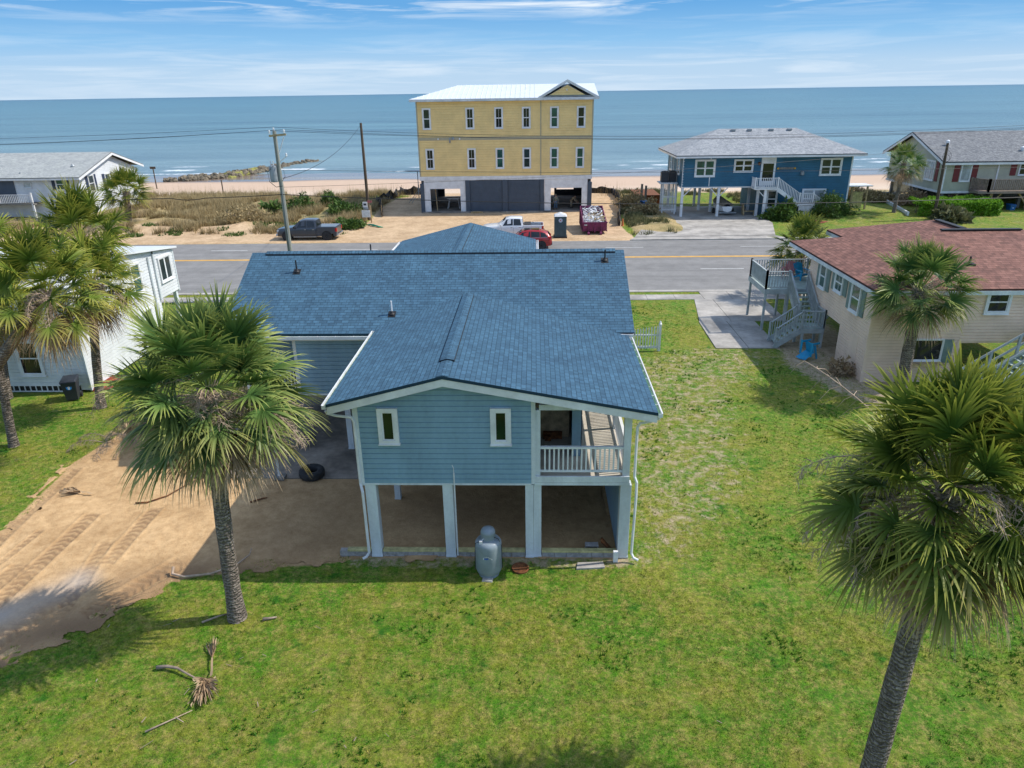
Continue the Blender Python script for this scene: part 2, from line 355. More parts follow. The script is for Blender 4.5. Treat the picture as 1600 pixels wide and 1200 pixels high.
def npmesh(name,v,f,m,parent=None,attr=None,org=None,smooth=False):
    o_=ORG.get(parent.name,Vector((0,0,0))) if parent is not None else (Vector(org) if org else Vector((0,0,0)))
    v=np.asarray(v,dtype=np.float32)-np.array(o_,dtype=np.float32); f=np.asarray(f,dtype=np.int32)
    me=bpy.data.meshes.new(name); me.vertices.add(len(v)); me.vertices.foreach_set('co',v.ravel())
    k=f.shape[1]; me.loops.add(f.size); me.loops.foreach_set('vertex_index',f.ravel()); me.polygons.add(len(f))
    me.polygons.foreach_set('loop_start',np.arange(0,f.size,k,dtype=np.int32)); 
    try: me.polygons.foreach_set('loop_total',np.full(len(f),k,dtype=np.int32))
    except Exception: pass
    if smooth: me.polygons.foreach_set('use_smooth',np.ones(len(f),dtype=bool))
    me.update(calc_edges=True)
    if attr:
        for an,av in attr.items():
            a=me.attributes.new(an,'FLOAT_COLOR','POINT'); a.data.foreach_set('color',np.asarray(av,dtype=np.float32).ravel())
    me.materials.append(m); me.validate()
    ob=bpy.data.objects.new(name,me); COL.objects.link(ob)
    if parent is not None: ob.parent=parent; ORG[ob.name]=o_
    else: ob.location=o_
    return ob
def frame(o,U,Nn):
    # local x = U (along the wall), local y = outward normal, z up
    U=Vector(U); Nn=Vector(Nn); o=Vector(o)
    return Matrix(((U.x,Nn.x,0,o.x),(U.y,Nn.y,0,o.y),(U.z,Nn.z,1,o.z),(0,0,0,1)))
def window(parent,o,U,Nn,w,h,nx=1,ny=2,cas=.09,glass='glass',trim='white',sash=.045,grid_top=False,name='window'):
    # o = lower left corner of the glazed opening; casing lies outside it
    T=frame(o,U,Nn); b=MB(T); d=.11
    b.box(-cas,0,0,d,-cas,h+cas); b.box(w,w+cas,0,d,-cas,h+cas); b.box(0,w,0,d,-cas,0); b.box(0,w,0,d,h,h+cas)
    b.box(-cas-.02,w+cas+.02,0,d+.03,-cas-.03,-cas)
    for i in range(nx):
        x0=i*w/nx; x1=(i+1)*w/nx
        b.box(x0,x0+sash,0,.086,0,h); b.box(x1-sash,x1,0,.086,0,h)
        for j in range(ny):
            z0=j*h/ny; z1=(j+1)*h/ny; b.box(x0+sash,x1-sash,0,.084,z0,z0+sash*.7); b.box(x0+sash,x1-sash,0,.084,z1-sash*.7,z1)
        if grid_top: b.box((x0+x1)/2-.012,(x0+x1)/2+.012,0,.076,0,h)
    fr=b.build(name,M[trim],parent)
    g=MB(T); g.box(.004,w-.004,.055,.066,.004,h-.004); g.build('pane',M[glass],fr); return fr
def railing(parent,p,q,h=.95,sp=.12,post=.09,bal=.035,m='white_wood',posts=True,name='railing',bot=.1,top=(.09,.045)):
    p=Vector(p); q=Vector(q); b=MB(); d=q-p; n=max(2,int(d.length/sp)); z=Vector((0,0,1))
    b.beam(p+z*h,q+z*h,top[0],top[1]); b.beam(p+z*bot,q+z*bot,.05,.06)
    for i in range(1,n):
        a=p+d*i/n; b.beam(a+z*(bot+.031),a+z*(h-top[1]/2-.002),bal,bal)
    if posts:
        for a in (p,q): b.box(a.x-post/2,a.x+post/2,a.y-post/2,a.y+post/2,a.z-.1,a.z+h+.08)
    return b.build(name,M[m],parent)
def inside_sd(x,y,poly):
    # signed distance to a polygon (positive inside)
    x=np.asarray(x,float); y=np.asarray(y,float); d=np.full(x.shape,1e9); ins=np.zeros(x.shape,bool); n=len(poly)
    for i in range(n):
        x1,y1=poly[i]; x2,y2=poly[(i+1)%n]; ex,ey=x2-x1,y2-y1
        t=np.clip(((x-x1)*ex+(y-y1)*ey)/(ex*ex+ey*ey),0,1); d=np.minimum(d,np.hypot(x-x1-t*ex,y-y1-t*ey))
        if y1!=y2:
            c=((y1>y)!=(y2>y))&(x<(x2-x1)*(y-y1)/(y2-y1)+x1); ins^=c
    return np.where(ins,d,-d)
def vnoise(x,y,s,seed=0):
    # smooth value noise
    x=np.asarray(x,float)/s+seed*17.3; y=np.asarray(y,float)/s+seed*9.1; xi=np.floor(x).astype(np.int64); yi=np.floor(y).astype(np.int64)
    fx=x-xi; fy=y-yi; fx=fx*fx*(3-2*fx); fy=fy*fy*(3-2*fy)
    def hsh(a,b):
        v=np.sin(a*127.1+b*311.7+seed*74.7)*43758.5453; return v-np.floor(v)
    return (hsh(xi,yi)*(1-fx)+hsh(xi+1,yi)*fx)*(1-fy)+(hsh(xi,yi+1)*(1-fx)+hsh(xi+1,yi+1)*fx)*fy
def sstep(a,b,x): t=np.clip((x-a)/(b-a),0,1); return t*t*(3-2*t)

# ---------------------------------------------------------------- the ground
SAND_DRIVE=[(-30,4),(-17.5,9.5),(-15,12.2),(-13.6,13.6),(-12.4,14.6),(-11.5,15.5),(-10.7,16.7),(-8.7,17.4),(-7,17.5),(-5.2,17.95),(2.65,17.98),(2.65,32.4),(-5,32.4),(-12,32.4),(-15.5,31),(-17.3,27.5),(-18.0,24),(-17.5,19.3),(-20.5,15.5),(-30,9)]
CONSTR=[(-19,67),(9.6,67),(9.0,74.6),(10.3,88),(11.3,101),(-16,102),(-18.6,98),(-18.9,88),(-18.4,80)]
def ground_h(x,y):
    z=np.zeros(np.shape(x))
    dune=sstep(-17.5,-20,x)*sstep(72,76,y)*sstep(108,100,y)
    z=z+dune*(vnoise(x,y,5,1)*.6+vnoise(x,y,1.6,2)*.3-.15)*(1-.6*sstep(88,100,y))
    rise=sstep(26,36,x)*sstep(72,80,y)*sstep(102,92,y); z=z+rise*.55
    z=z+sstep(9.6,10.6,x)*sstep(15.5,14,x)*sstep(70,76,y)*sstep(100,92,y)*vnoise(x,y,2.5,3)*.5
    edge=101+(vnoise(x,y*0,14,4)-.5)*5
    t=np.clip((y-edge)/14,0,1); z=z-(t*t*(3-2*t))*1.55
    z=z-sstep(118,168,y)*1.12+sstep(112,130,y)*(vnoise(x,y*2.2,16,5)-.5)*.16*sstep(185,150,y)
    z=z-np.clip((y-168)/120,0,1)*5
    land=(y<100); z=z+land*(vnoise(x,y,3.1,6)-.5)*.05*(np.abs(y-58)>11)
    z=z-.15*((y>49.4)&(y<67.7))          # the road bed
    return z
def steps(*seg):
    o=[seg[0][0]]
    for a,b,s in seg:
        n=max(1,int(round((b-a)/s))); o+=list(a+(b-a)*np.arange(1,n+1)/n)
    return np.array(o)
xs=steps((-60000,-3000,9500),(-3000,-300,450),(-300,-90,15),(-90,-30,1.2),(-30,24,.3),(24,75,.9),(75,110,2.5),(110,300,15),(300,3000,450),(3000,60000,9500))
ys=steps((-3000,-20,500),(-20,5,2.5),(5,49.1,.3),(49.1,49.45,.17),(49.45,67.6,1.5),(67.6,110,.5),(110,190,1.3),(190,400,15),(400,3000,400),(3000,60000,9500))
X,Y=np.meshgrid(xs,ys); x=X.ravel(); y=Y.ravel(); z=ground_h(x,y)-.17*sstep(.25,.65,inside_sd(x,y,SAND_DRIVE))
nx=len(xs); ny=len(ys); i=np.arange(nx*ny).reshape(ny,nx)
fc=np.stack([i[:-1,:-1],i[:-1,1:],i[1:,1:],i[1:,:-1]],-1).reshape(-1,4)
# cover masks: sand, bare brown soil, dune vegetation, wetness
sand=sstep(-.35,.35,inside_sd(x,y,SAND_DRIVE))
sand=np.maximum(sand,sstep(-.6,.6,inside_sd(x,y,CONSTR)))
sand=np.maximum(sand,(y>67.6)*sstep(72.2,70.6,y+(vnoise(x,y,4,7)-.5)*2)*(x<9.4))
sand=np.maximum(sand,sstep(99.5,103,y+(vnoise(x,y,3,8)-.5)*3))
sand=np.maximum(sand,.62*sstep(-17.5,-19,x)*sstep(82,75,y+(vnoise(x,y,6,9)-.5)*5)*(y>68))
soil=sstep(-1.2,1.0,inside_sd(x,y,[(13.6,38.6),(17.5,42),(17,31),(15.2,29),(13.8,31.5),(12.9,34.5)]))*.9
soil=np.maximum(soil,.42*sstep(-2.2,1.2,inside_sd(x,y,[(3.0,17.5),(4.6,17.8),(7.6,22),(9.2,30),(11.6,34),(13.5,36.5),(9.0,37.5),(5.4,35.5),(3.6,30)])))
soil=np.maximum(soil,.55*sstep(-.5,.3,inside_sd(x,y,[(-5.6,17.5),(2.9,17.5),(3.4,18.2),(-5.6,18.3)])))
dune=sstep(-17.8,-19.4,x)*sstep(73,79,y+(vnoise(x,y,4,10)-.5)*6)*sstep(103,97,y+(vnoise(x,y,5,11)-.5)*8)
dune=np.maximum(dune,.8*sstep(9.2,10.4,x)*sstep(16.5,15.2,x)*(y>69)*sstep(104,100,y))
dune=np.maximum(dune,sstep(25.5,27,x)*sstep(86,91,y)*sstep(104,99,y))
dune=np.maximum(dune,.38*sstep(25.5,27,x)*(y>68)*(y<90))
dune=np.where(sand*(y<99)>.75,0,dune)
wet=sstep(136,141,y+(vnoise(x,y,11,12)-.5)*5)
ma=np.stack([sand,soil,dune,np.ones_like(x)],-1); mb=np.stack([wet,sstep(.25,.9,vnoise(x,y,9,13)),np.zeros_like(x),np.ones_like(x)],-1)
def grass_nodes(n):
    # colour of the lawn by world position: lush green, pale dry thatch and darker clover clumps
    l=n.links.new; g=n.nodes.new('ShaderNodeNewGeometry'); p=g.outputs['Position']
    a,_,_=noisecol(n,(.165,.20,.020),(.060,.178,.005),.38,9,vec=p,lo=.42,hi=.57,rough=.78)
    b,_,_=noisecol(n,(.34,.27,.10),a,3.0,11,vec=p,lo=.38,hi=.52,rough=.93)
    c,_,f=noisecol(n,(.0,.0,.0),(1,1,1),.9,7,vec=p,lo=.58,hi=.68,rough=.65)
    d=n.nodes.new('ShaderNodeMixRGB'); d.inputs[2].default_value=(.03,.13,.004,1); l(f,d.inputs[0]); l(b,d.inputs[1])
    o3,z3,_=noisecol(n,(.22,.25,.22),(1.85,1.75,1.5),5.5,10,vec=p,lo=.37,hi=.63,rough=.95)
    mu=n.nodes.new('ShaderNodeMixRGB'); mu.blend_type='MULTIPLY'; mu.inputs[0].default_value=1; l(d.outputs[0],mu.inputs[1]); l(o3,mu.inputs[2])
    return p,mu.outputs[0],z3
def sand_nodes(n,p):
    a,_,_=noisecol(n,(.42,.27,.135),(.60,.405,.215),.5,8,vec=p,lo=.35,hi=.6,rough=.7)
    b,_,f=noisecol(n,(.72,.66,.6),(1.08,1.08,1.08),3.2,8,vec=p,lo=.3,hi=.6,rough=.8)
    c=n.nodes.new('ShaderNodeMixRGB'); c.blend_type='MULTIPLY'; c.inputs[0].default_value=1; n.links.new(a,c.inputs[1]); n.links.new(b,c.inputs[2])
    return c.outputs[0],f
def groundmat():
    m,n,b=base('ground_cover'); l=n.links.new
    p,gc,gz=grass_nodes(n); scol,sf=sand_nodes(n,p)
    A=n.nodes.new('ShaderNodeAttribute'); A.attribute_name='ma'; sA=n.nodes.new('ShaderNodeSeparateColor'); l(A.outputs[0],sA.inputs[0])
    B=n.nodes.new('ShaderNodeAttribute'); B.attribute_name='mb'; sB=n.nodes.new('ShaderNodeSeparateColor'); l(B.outputs[0],sB.inputs[0])
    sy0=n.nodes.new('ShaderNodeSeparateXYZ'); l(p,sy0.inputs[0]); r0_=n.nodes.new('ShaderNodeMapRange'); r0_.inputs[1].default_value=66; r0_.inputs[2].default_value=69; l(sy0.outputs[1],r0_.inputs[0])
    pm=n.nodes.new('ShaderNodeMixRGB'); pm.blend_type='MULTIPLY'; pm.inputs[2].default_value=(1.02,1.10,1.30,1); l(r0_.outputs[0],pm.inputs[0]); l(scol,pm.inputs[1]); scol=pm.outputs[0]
    def edge(src,amp,scale,w=.08):
        z=n.nodes.new('ShaderNodeTexNoise'); z.inputs['Scale'].default_value=scale; z.inputs['Detail'].default_value=8; z.inputs['Roughness'].default_value=.75; l(p,z.inputs[0])
        q=n.nodes.new('ShaderNodeMath'); q.operation='MULTIPLY_ADD'; q.inputs[1].default_value=amp; l(z.outputs[0],q.inputs[0]); l(src,q.inputs[2])
        r=n.nodes.new('ShaderNodeMapRange'); r.inputs[1].default_value=.5+amp*.5-w; r.inputs[2].default_value=.5+amp*.5+w; l(q.outputs[0],r.inputs[0]); return r.outputs[0]
    def mixc(f,a,c):
        x_=n.nodes.new('ShaderNodeMixRGB'); l(f,x_.inputs[0])
        for k,cc in ((1,a),(2,c)):
            if isinstance(cc,tuple): x_.inputs[k].default_value=col4(cc)
            else: l(cc,x_.inputs[k])
        return x_.outputs[0]
    soilc,_,_=noisecol(n,(.30,.22,.13),(.56,.45,.31),3.5,8,vec=p,rough=.75)
    d1,_,_=noisecol(n,(.17,.165,.06),(.44,.34,.17),.22,8,vec=p,lo=.38,hi=.56,rough=.7)
    d2,_,_=noisecol(n,(.55,.44,.31),d1,.5,8,vec=p,lo=.34,hi=.47,rough=.75)
    d3,_,_=noisecol(n,(.55,.5,.45),(1.25,1.25,1.2),5,6,vec=p,lo=.3,hi=.7,rough=.8)
    dm=n.nodes.new('ShaderNodeMixRGB'); dm.blend_type='MULTIPLY'; dm.inputs[0].default_value=1; l(d2,dm.inputs[1]); l(d3,dm.inputs[2])
    c=mixc(edge(sA.outputs[1],1.5,2.6,.12),gc,soilc)
    c=mixc(edge(sA.outputs[2],.7,.8,.12),c,dm.outputs[0])
    c=mixc(edge(sA.outputs[0],.6,2.2,.08),c,scol)
    # beach: pale dry, then salmon brown and wet toward the water
    sy=n.nodes.new('ShaderNodeSeparateXYZ'); l(p,sy.inputs[0])
    def yr(a,b_):
        r=n.nodes.new('ShaderNodeMapRange'); r.inputs[1].default_value=a; r.inputs[2].default_value=b_; l(sy.outputs[1],r.inputs[0]); return r.outputs[0]
    c=mixc(yr(100,106),c,(.62,.50,.385)); c=mixc(yr(114,124),c,(.55,.40,.29)); 
    c=mixc(sB.outputs[0],c,(.20,.145,.11))
    l(c,b.inputs['Base Color'])
    rr=n.nodes.new('ShaderNodeMapRange'); rr.inputs[3].default_value=.95; rr.inputs[4].default_value=.16; l(sB.outputs[0],rr.inputs[0]); l(rr.outputs[0],b.inputs['Roughness'])
    b.inputs['Specular IOR Level'].default_value=.3
    z=n.nodes.new('ShaderNodeTexNoise'); z.inputs['Scale'].default_value=9; z.inputs['Detail'].default_value=8; z.inputs['Roughness'].default_value=.8; l(p,z.inputs[0])
    iv=n.nodes.new('ShaderNodeMath'); iv.operation='SUBTRACT'; iv.inputs[0].default_value=1; l(sB.outputs[0],iv.inputs[1])
    bb=n.nodes.new('ShaderNodeBump'); bb.inputs['Distance'].default_value=.06; l(iv.outputs[0],bb.inputs['Strength']); l(z.outputs[0],bb.inputs['Height']); l(bb.outputs[0],b.inputs['Normal'])
    return m
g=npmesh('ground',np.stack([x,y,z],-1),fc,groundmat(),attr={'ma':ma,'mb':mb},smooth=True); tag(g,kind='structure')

# the sand drive as a finely modelled sheet with ruts and tread marks
def seg_d(x,y,a,b):
    ex,ey=b[0]-a[0],b[1]-a[1]; L2=ex*ex+ey*ey; t=((x-a[0])*ex+(y-a[1])*ey)/L2; tc_=np.clip(t,0,1)
    d=np.hypot(x-a[0]-tc_*ex,y-a[1]-tc_*ey); side=((x-a[0])*ey-(y-a[1])*ex)/math.sqrt(L2)
    return d,t*math.sqrt(L2),side,(t>-.02)&(t<1.02)
sx=np.arange(-24,2.7,.045); sy_=np.arange(9.5,32.6,.045)
X,Y=np.meshgrid(sx,sy_); x=X.ravel(); y=Y.ravel()
sd_=inside_sd(x,y,SAND_DRIVE)+(vnoise(x,y,.9,20)-.5)*.9+(vnoise(x,y,.25,21)-.5)*.6
z=ground_h(x,y)+.012+(vnoise(x,y,1.4,22)-.5)*.05+(vnoise(x,y,.35,23)-.5)*.02+(vnoise(x,y,.12,24)-.5)*.012
dark=np.zeros_like(x)
for a,b_,wd,dp in (((-15.13,15.4),(-15.05,20.2),.24,.03),((-13.04,17.6),(-13.07,20.6),.22,.022),((-13.0,15.2),(-13.65,18.6),.2,.025),((-12.3,15.3),(-10.8,17.6),.33,.055),((-17.3,18.3),(-17.7,23.4),.3,.035),((-16.2,13.2),(-15.6,17.4),.3,.03),((-14.6,12.9),(-13.2,16.4),.34,.045),((-16.9,13.4),(-16.2,19.2),.12,.02)):
    d,t,side,ok=seg_d(x,y,a,b_); band=sstep(wd*1.25,wd*.8,d)*ok*(.45+.55*vnoise(x,y,.7,25))
    lug=((np.sin((t+np.abs(side)*.55)*2*math.pi/.24)>.0)).astype(float)
    z-=band*dp*1.25*(.3+.7*lug); z+=sstep(wd*1.7,wd*1.25,d)*sstep(wd*.95,wd*1.25,d)*ok*.022
    dark=np.maximum(dark,band*(.3+.6*lug))
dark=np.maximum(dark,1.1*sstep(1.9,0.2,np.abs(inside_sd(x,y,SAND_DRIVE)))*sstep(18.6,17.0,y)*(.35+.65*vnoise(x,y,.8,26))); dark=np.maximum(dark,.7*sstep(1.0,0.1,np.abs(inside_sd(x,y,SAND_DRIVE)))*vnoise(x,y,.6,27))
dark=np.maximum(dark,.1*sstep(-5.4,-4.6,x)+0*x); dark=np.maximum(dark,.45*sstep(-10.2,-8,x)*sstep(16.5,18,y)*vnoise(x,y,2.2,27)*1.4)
dark=np.maximum(dark,.8*sstep(1.3,.2,seg_d(x,y,(-13.8,14.6),(-12.3,16.6))[0])*vnoise(x,y,.9,28))
grey=sstep(1.1,.1,seg_d(x,y,(-15.6,13.0),(-13.6,16.6))[0])*vnoise(x,y,.8,29)*1.1
i=np.arange(len(x)).reshape(len(sy_),len(sx)); fc=np.stack([i[:-1,:-1],i[:-1,1:],i[1:,1:],i[1:,:-1]],-1).reshape(-1,4)
keep=(sd_[fc].min(1)>0)&~((y[fc].max(1)>22.7)&(x[fc].min(1)>-13.0)); fc=fc[keep]; used=np.unique(fc); rm=np.full(len(x),-1); rm[used]=np.arange(len(used)); fc=rm[fc]
def sandmat():
    m,n,b=base('drive_sand'); l=n.links.new; g_=n.nodes.new('ShaderNodeNewGeometry'); c,f=sand_nodes(n,g_.outputs['Position'])
    A=n.nodes.new('ShaderNodeAttribute'); A.attribute_name='ma'; s=n.nodes.new('ShaderNodeSeparateColor'); l(A.outputs[0],s.inputs[0])
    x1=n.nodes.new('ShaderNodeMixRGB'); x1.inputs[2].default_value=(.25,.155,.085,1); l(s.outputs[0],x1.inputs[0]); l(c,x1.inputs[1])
    x2=n.nodes.new('ShaderNodeMixRGB'); x2.inputs[2].default_value=(.40,.37,.34,1); l(s.outputs[1],x2.inputs[0]); l(x1.outputs[0],x2.inputs[1])
    l(x2.outputs[0],b.inputs['Base Color']); b.inputs['Roughness'].default_value=.95; b.inputs['Specular IOR Level'].default_value=.2
    z_=n.nodes.new('ShaderNodeTexNoise'); z_.inputs['Scale'].default_value=22; z_.inputs['Detail'].default_value=6; l(g_.outputs['Position'],z_.inputs[0]); bump(n,b,z_.outputs[0],1,.02)
    return m
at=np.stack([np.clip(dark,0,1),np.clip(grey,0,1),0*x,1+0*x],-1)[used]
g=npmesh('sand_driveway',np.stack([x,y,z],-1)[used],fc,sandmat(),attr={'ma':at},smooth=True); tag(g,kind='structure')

# ---------------------------------------------------------------- road and paving
def asphaltmat():
    m,n,b=base('aged_asphalt'); l=n.links.new; g_=n.nodes.new('ShaderNodeNewGeometry'); p=g_.outputs['Position']
    mp_=n.nodes.new('ShaderNodeMapping'); mp_.inputs['Scale'].default_value=(.035,.9,1); l(p,mp_.inputs[0])
    a,_,_=noisecol(n,(.20,.195,.188),(.265,.258,.248),1,5,vec=mp_.outputs[0],lo=.3,hi=.7)
    b1,_,_=noisecol(n,(.82,.82,.82),(1.08,1.08,1.08),.7,8,vec=p,lo=.35,hi=.65,rough=.7)
    b2,z2,_=noisecol(n,(.8,.8,.8),(1.15,1.15,1.15),14,5,vec=p,lo=.3,hi=.7,rough=.8)
    c=n.nodes.new('ShaderNodeMixRGB'); c.blend_type='MULTIPLY'; c.inputs[0].default_value=1; l(a,c.inputs[1]); l(b1,c.inputs[2])
    e_=n.nodes.new('ShaderNodeMixRGB'); e_.blend_type='MULTIPLY'; e_.inputs[0].default_value=1; l(c.outputs[0],e_.inputs[1]); l(b2,e_.inputs[2])
    l(e_.outputs[0],b.inputs['Base Color']); b.inputs['Roughness'].default_value=.9; b.inputs['Specular IOR Level'].default_value=.25; bump(n,b,z2,1,.006)
    return m
M['asphalt']=asphaltmat()
def sheet(name,m,x0,x1,y0,y1,z,dx=1.0,dy=1.0,sub=None):
    b=MB(); b.box(x0,x1,y0,y1,z-.06,z); o=b.build(name,m); tag(o,kind='structure'); return o
sheet('road',M['asphalt'],-400,400,49.35,67.75,-.06)
M['line_yellow']=mat('yellow_road_paint',(.80,.42,.04),.8,.12,2); M['line_white']=mat('white_road_paint',(.62,.62,.60),.8,.12,2)
b=MB()
for yy in (60.38,60.62): b.box(-150,150,yy-.085,yy+.085,-.07,-.056)
tag(b.build('road_marking_yellow',M['line_yellow']),kind='structure')
b=MB()
for k in range(-12,12):
    x0=k*12.1+1.0
    b.box(x0,x0+3.4,55.93,56.05,-.07,-.056); b.box(x0+5.4,x0+8.8,64.52,64.63,-.07,-.056)
tag(b.build('road_marking_white',M['line_white']),kind='structure')
# kerb with gutter pan, sidewalk, verge
b=MB(); b.box(-200,200,48.75,49.2,-.2,.045); b.box(-200,200,49.2,49.36,-.2,-.035)
tag(b.build('kerb',M['concrete']),kind='structure')
b=MB(); 
for k in range(-70,70):
    b.box(k*1.9+.012,k*1.9+1.888,46.75,48.0 if not (9.9<k*1.9<22) else 48.74,-.05,.035)
tag(b.build('sidewalk',M['concrete']),kind='structure')
# concrete drive of the tan house, in slabs
b=MB(); 
def quadslab(b,pts,z=.045,th=.1): b.hexa([(p[0],p[1],z-th) for p in pts],[(p[0],p[1],z) for p in pts])
quadslab(b,[(10.0,41.82),(11.9,41.82),(11.9,46.72),(10.7,46.72)]); quadslab(b,[(11.93,41.82),(15.3,41.82),(15.3,46.72),(11.93,46.72)])
quadslab(b,[(9.85,36.9),(11.6,36.9),(11.6,41.79),(9.95,41.79)],.043); quadslab(b,[(11.63,36.9),(13.3,36.9),(13.3,41.79),(11.63,41.79)],.043)
tag(b.build('driveway',M['concrete']),kind='structure')
b=MB(); quadslab(b,[(9.6,69.0),(23.1,69.4),(24.9,76.2),(24.9,88),(14.2,88),(12.4,80),(11.1,74)],.05); quadslab(b,[(9.0,67.8),(24,67.8),(23.1,69.38),(9.6,68.98)],.02)
tag(b.build('driveway_beach',M['concrete']),kind='structure')
b=MB(); quadslab(b,[(24,67.8),(60,67.8),(60,68.15),(24,68.15)],.03); quadslab(b,[(49.2,68.2),(56,68.2),(56,86),(49.6,86)],.08)
tag(b.build('driveway_east',M['concrete']),kind='structure')
b=MB(); quadslab(b,[(-12.9,22.72),(-5.0,22.72),(-5.0,32.3),(-12.9,32.3)],.05); quadslab(b,[(-4.98,26.5),(2.6,26.5),(2.6,32.3),(-4.98,32.3)],.045)
tag(b.build('carport_slab',M['concrete_dark']),kind='structure')
b=MB(); quadslab(b,[(26.2,74.2),(27.2,73.6),(30.5,76),(33.2,78.4),(32.6,79.4),(29,77.4)],.12,.3)
b.build('footpath_tmp',M['brick']).name='brick_path'; tag(bpy.data.objects['brick_path'],kind='structure')

# ---------------------------------------------------------------- the sea
def seamat():
    m,n,b=base('sea_water'); l=n.links.new; g_=n.nodes.new('ShaderNodeNewGeometry'); p=g_.outputs['Position']
    s=n.nodes.new('ShaderNodeSeparateXYZ'); l(p,s.inputs[0])
    lg=n.nodes.new('ShaderNodeMath'); lg.operation='LOGARITHM'; lg.inputs[1].default_value=10; l(s.outputs[1],lg.inputs[0])
    r=n.nodes.new('ShaderNodeMapRange'); r.inputs[1].default_value=2.15; r.inputs[2].default_value=4.3; l(lg.outputs[0],r.inputs[0])
    rp=n.nodes.new('ShaderNodeValToRGB'); q=rp.color_ramp
    q.elements[0].position=0; q.elements[0].color=(.19,.27,.30,1); q.elements[1].position=1; q.elements[1].color=(.018,.10,.155,1)
    for pp,cc in ((.06,(.16,.25,.28)),(.2,(.095,.195,.23)),(.5,(.06,.165,.205)),(.8,(.038,.13,.175))):
        e=q.elements.new(pp); e.color=col4(cc)
    l(r.outputs[0],rp.inputs[0])
    mp_=n.nodes.new('ShaderNodeMapping'); mp_.inputs['Scale'].default_value=(.006,.045,1); l(p,mp_.inputs[0])
    o,_,_=noisecol(n,(.66,.72,.78),(1.22,1.18,1.14),1,9,vec=mp_.outputs[0],lo=.35,hi=.65)
    mu=n.nodes.new('ShaderNodeMixRGB'); mu.blend_type='MULTIPLY'; mu.inputs[0].default_value=1; l(rp.outputs[0],mu.inputs[1]); l(o,mu.inputs[2])
    # broken surf lines
    mf=n.nodes.new('ShaderNodeMapping'); mf.inputs['Scale'].default_value=(.035,.0,0); l(p,mf.inputs[0])
    nn=n.nodes.new('ShaderNodeTexNoise'); nn.inputs['Scale'].default_value=1; nn.inputs['Detail'].default_value=4; l(mf.outputs[0],nn.inputs[0])
    fine=n.nodes.new('ShaderNodeTexNoise'); fine.inputs['Scale'].default_value=.9; fine.inputs['Detail'].default_value=7; fine.inputs['Roughness'].default_value=.75; l(p,fine.inputs[0])
    acc=None
    for yc,wd,ph,th in ((168,1.7,0.0,.50),(160,.9,3.7,.46),(176,.8,8.1,.56),(155,.6,5.2,.44)):
        wv=n.nodes.new('ShaderNodeMath'); wv.operation='MULTIPLY_ADD'; wv.inputs[1].default_value=9; wv.inputs[2].default_value=yc-4.5; l(nn.outputs[0],wv.inputs[0])
        d=n.nodes.new('ShaderNodeMath'); d.operation='SUBTRACT'; l(s.outputs[1],d.inputs[0]); l(wv.outputs[0],d.inputs[1])
        f1=n.nodes.new('ShaderNodeMath'); f1.operation='MULTIPLY_ADD'; f1.inputs[1].default_value=5; f1.inputs[2].default_value=-2.5; l(fine.outputs[0],f1.inputs[0])
        d2=n.nodes.new('ShaderNodeMath'); d2.operation='ADD'; l(d.outputs[0],d2.inputs[0]); l(f1.outputs[0],d2.inputs[1])
        ab=n.nodes.new('ShaderNodeMath'); ab.operation='ABSOLUTE'; l(d2.outputs[0],ab.inputs[0])
        mr=n.nodes.new('ShaderNodeMapRange'); mr.inputs[1].default_value=wd; mr.inputs[2].default_value=wd*.5; l(ab.outputs[0],mr.inputs[0])
        mq=n.nodes.new('ShaderNodeMapping'); mq.inputs['Location'].default_value=(ph,ph*2,0); mq.inputs['Scale'].default_value=(.045,0,0); l(p,mq.inputs[0])
        ng=n.nodes.new('ShaderNodeTexNoise'); ng.inputs['Scale'].default_value=1; ng.inputs['Detail'].default_value=3; l(mq.outputs[0],ng.inputs[0])
        gt=n.nodes.new('ShaderNodeMapRange'); gt.inputs[1].default_value=th; gt.inputs[2].default_value=th+.06; l(ng.outputs[0],gt.inputs[0])
        pr_=n.nodes.new('ShaderNodeMath'); pr_.operation='MULTIPLY'; l(mr.outputs[0],pr_.inputs[0]); l(gt.outputs[0],pr_.inputs[1])
        if acc is None: acc=pr_.outputs[0]
        else:
            mxx=n.nodes.new('ShaderNodeMath'); mxx.operation='MAXIMUM'; l(acc,mxx.inputs[0]); l(pr_.outputs[0],mxx.inputs[1]); acc=mxx.outputs[0]
    fo=n.nodes.new('ShaderNodeMixRGB'); fo.inputs[2].default_value=(.8,.82,.82,1); l(acc,fo.inputs[0]); l(mu.outputs[0],fo.inputs[1])
    l(fo.outputs[0],b.inputs['Base Color']); b.inputs['Roughness'].default_value=.28; b.inputs['Specular IOR Level'].default_value=.28; b.inputs['IOR'].default_value=1.33
    mw=n.nodes.new('ShaderNodeMapping'); mw.inputs['Scale'].default_value=(.12,.4,1); l(p,mw.inputs[0])
    wn=n.nodes.new('ShaderNodeTexNoise'); wn.inputs['Scale'].default_value=1; wn.inputs['Detail'].default_value=8; wn.inputs['Roughness'].default_value=.68; l(mw.outputs[0],wn.inputs[0])
    bump(n,b,wn.outputs[0],1,.9)
    return m
ysea=steps((136,200,1.0),(200,600,20),(600,3000,200),(3000,60000,5000)); xsea=steps((-60000,-1000,8000),(-1000,-150,85),(-150,150,3),(150,1000,85),(1000,60000,8000))
X,Y=np.meshgrid(xsea,ysea); x=X.ravel(); y=Y.ravel()
wamp=np.clip((y-150)/12,0,1)*np.clip((260-y)/80,0,1)
z=-2.5+wamp*(.22*np.exp(-((y-167-3*(vnoise(x,y*0,18,30)-.5)*2)/1.6)**2)*sstep(.4,.6,vnoise(x,y*0,16,31))+.05*np.sin(y/3.1+vnoise(x,y,20,32)*6))
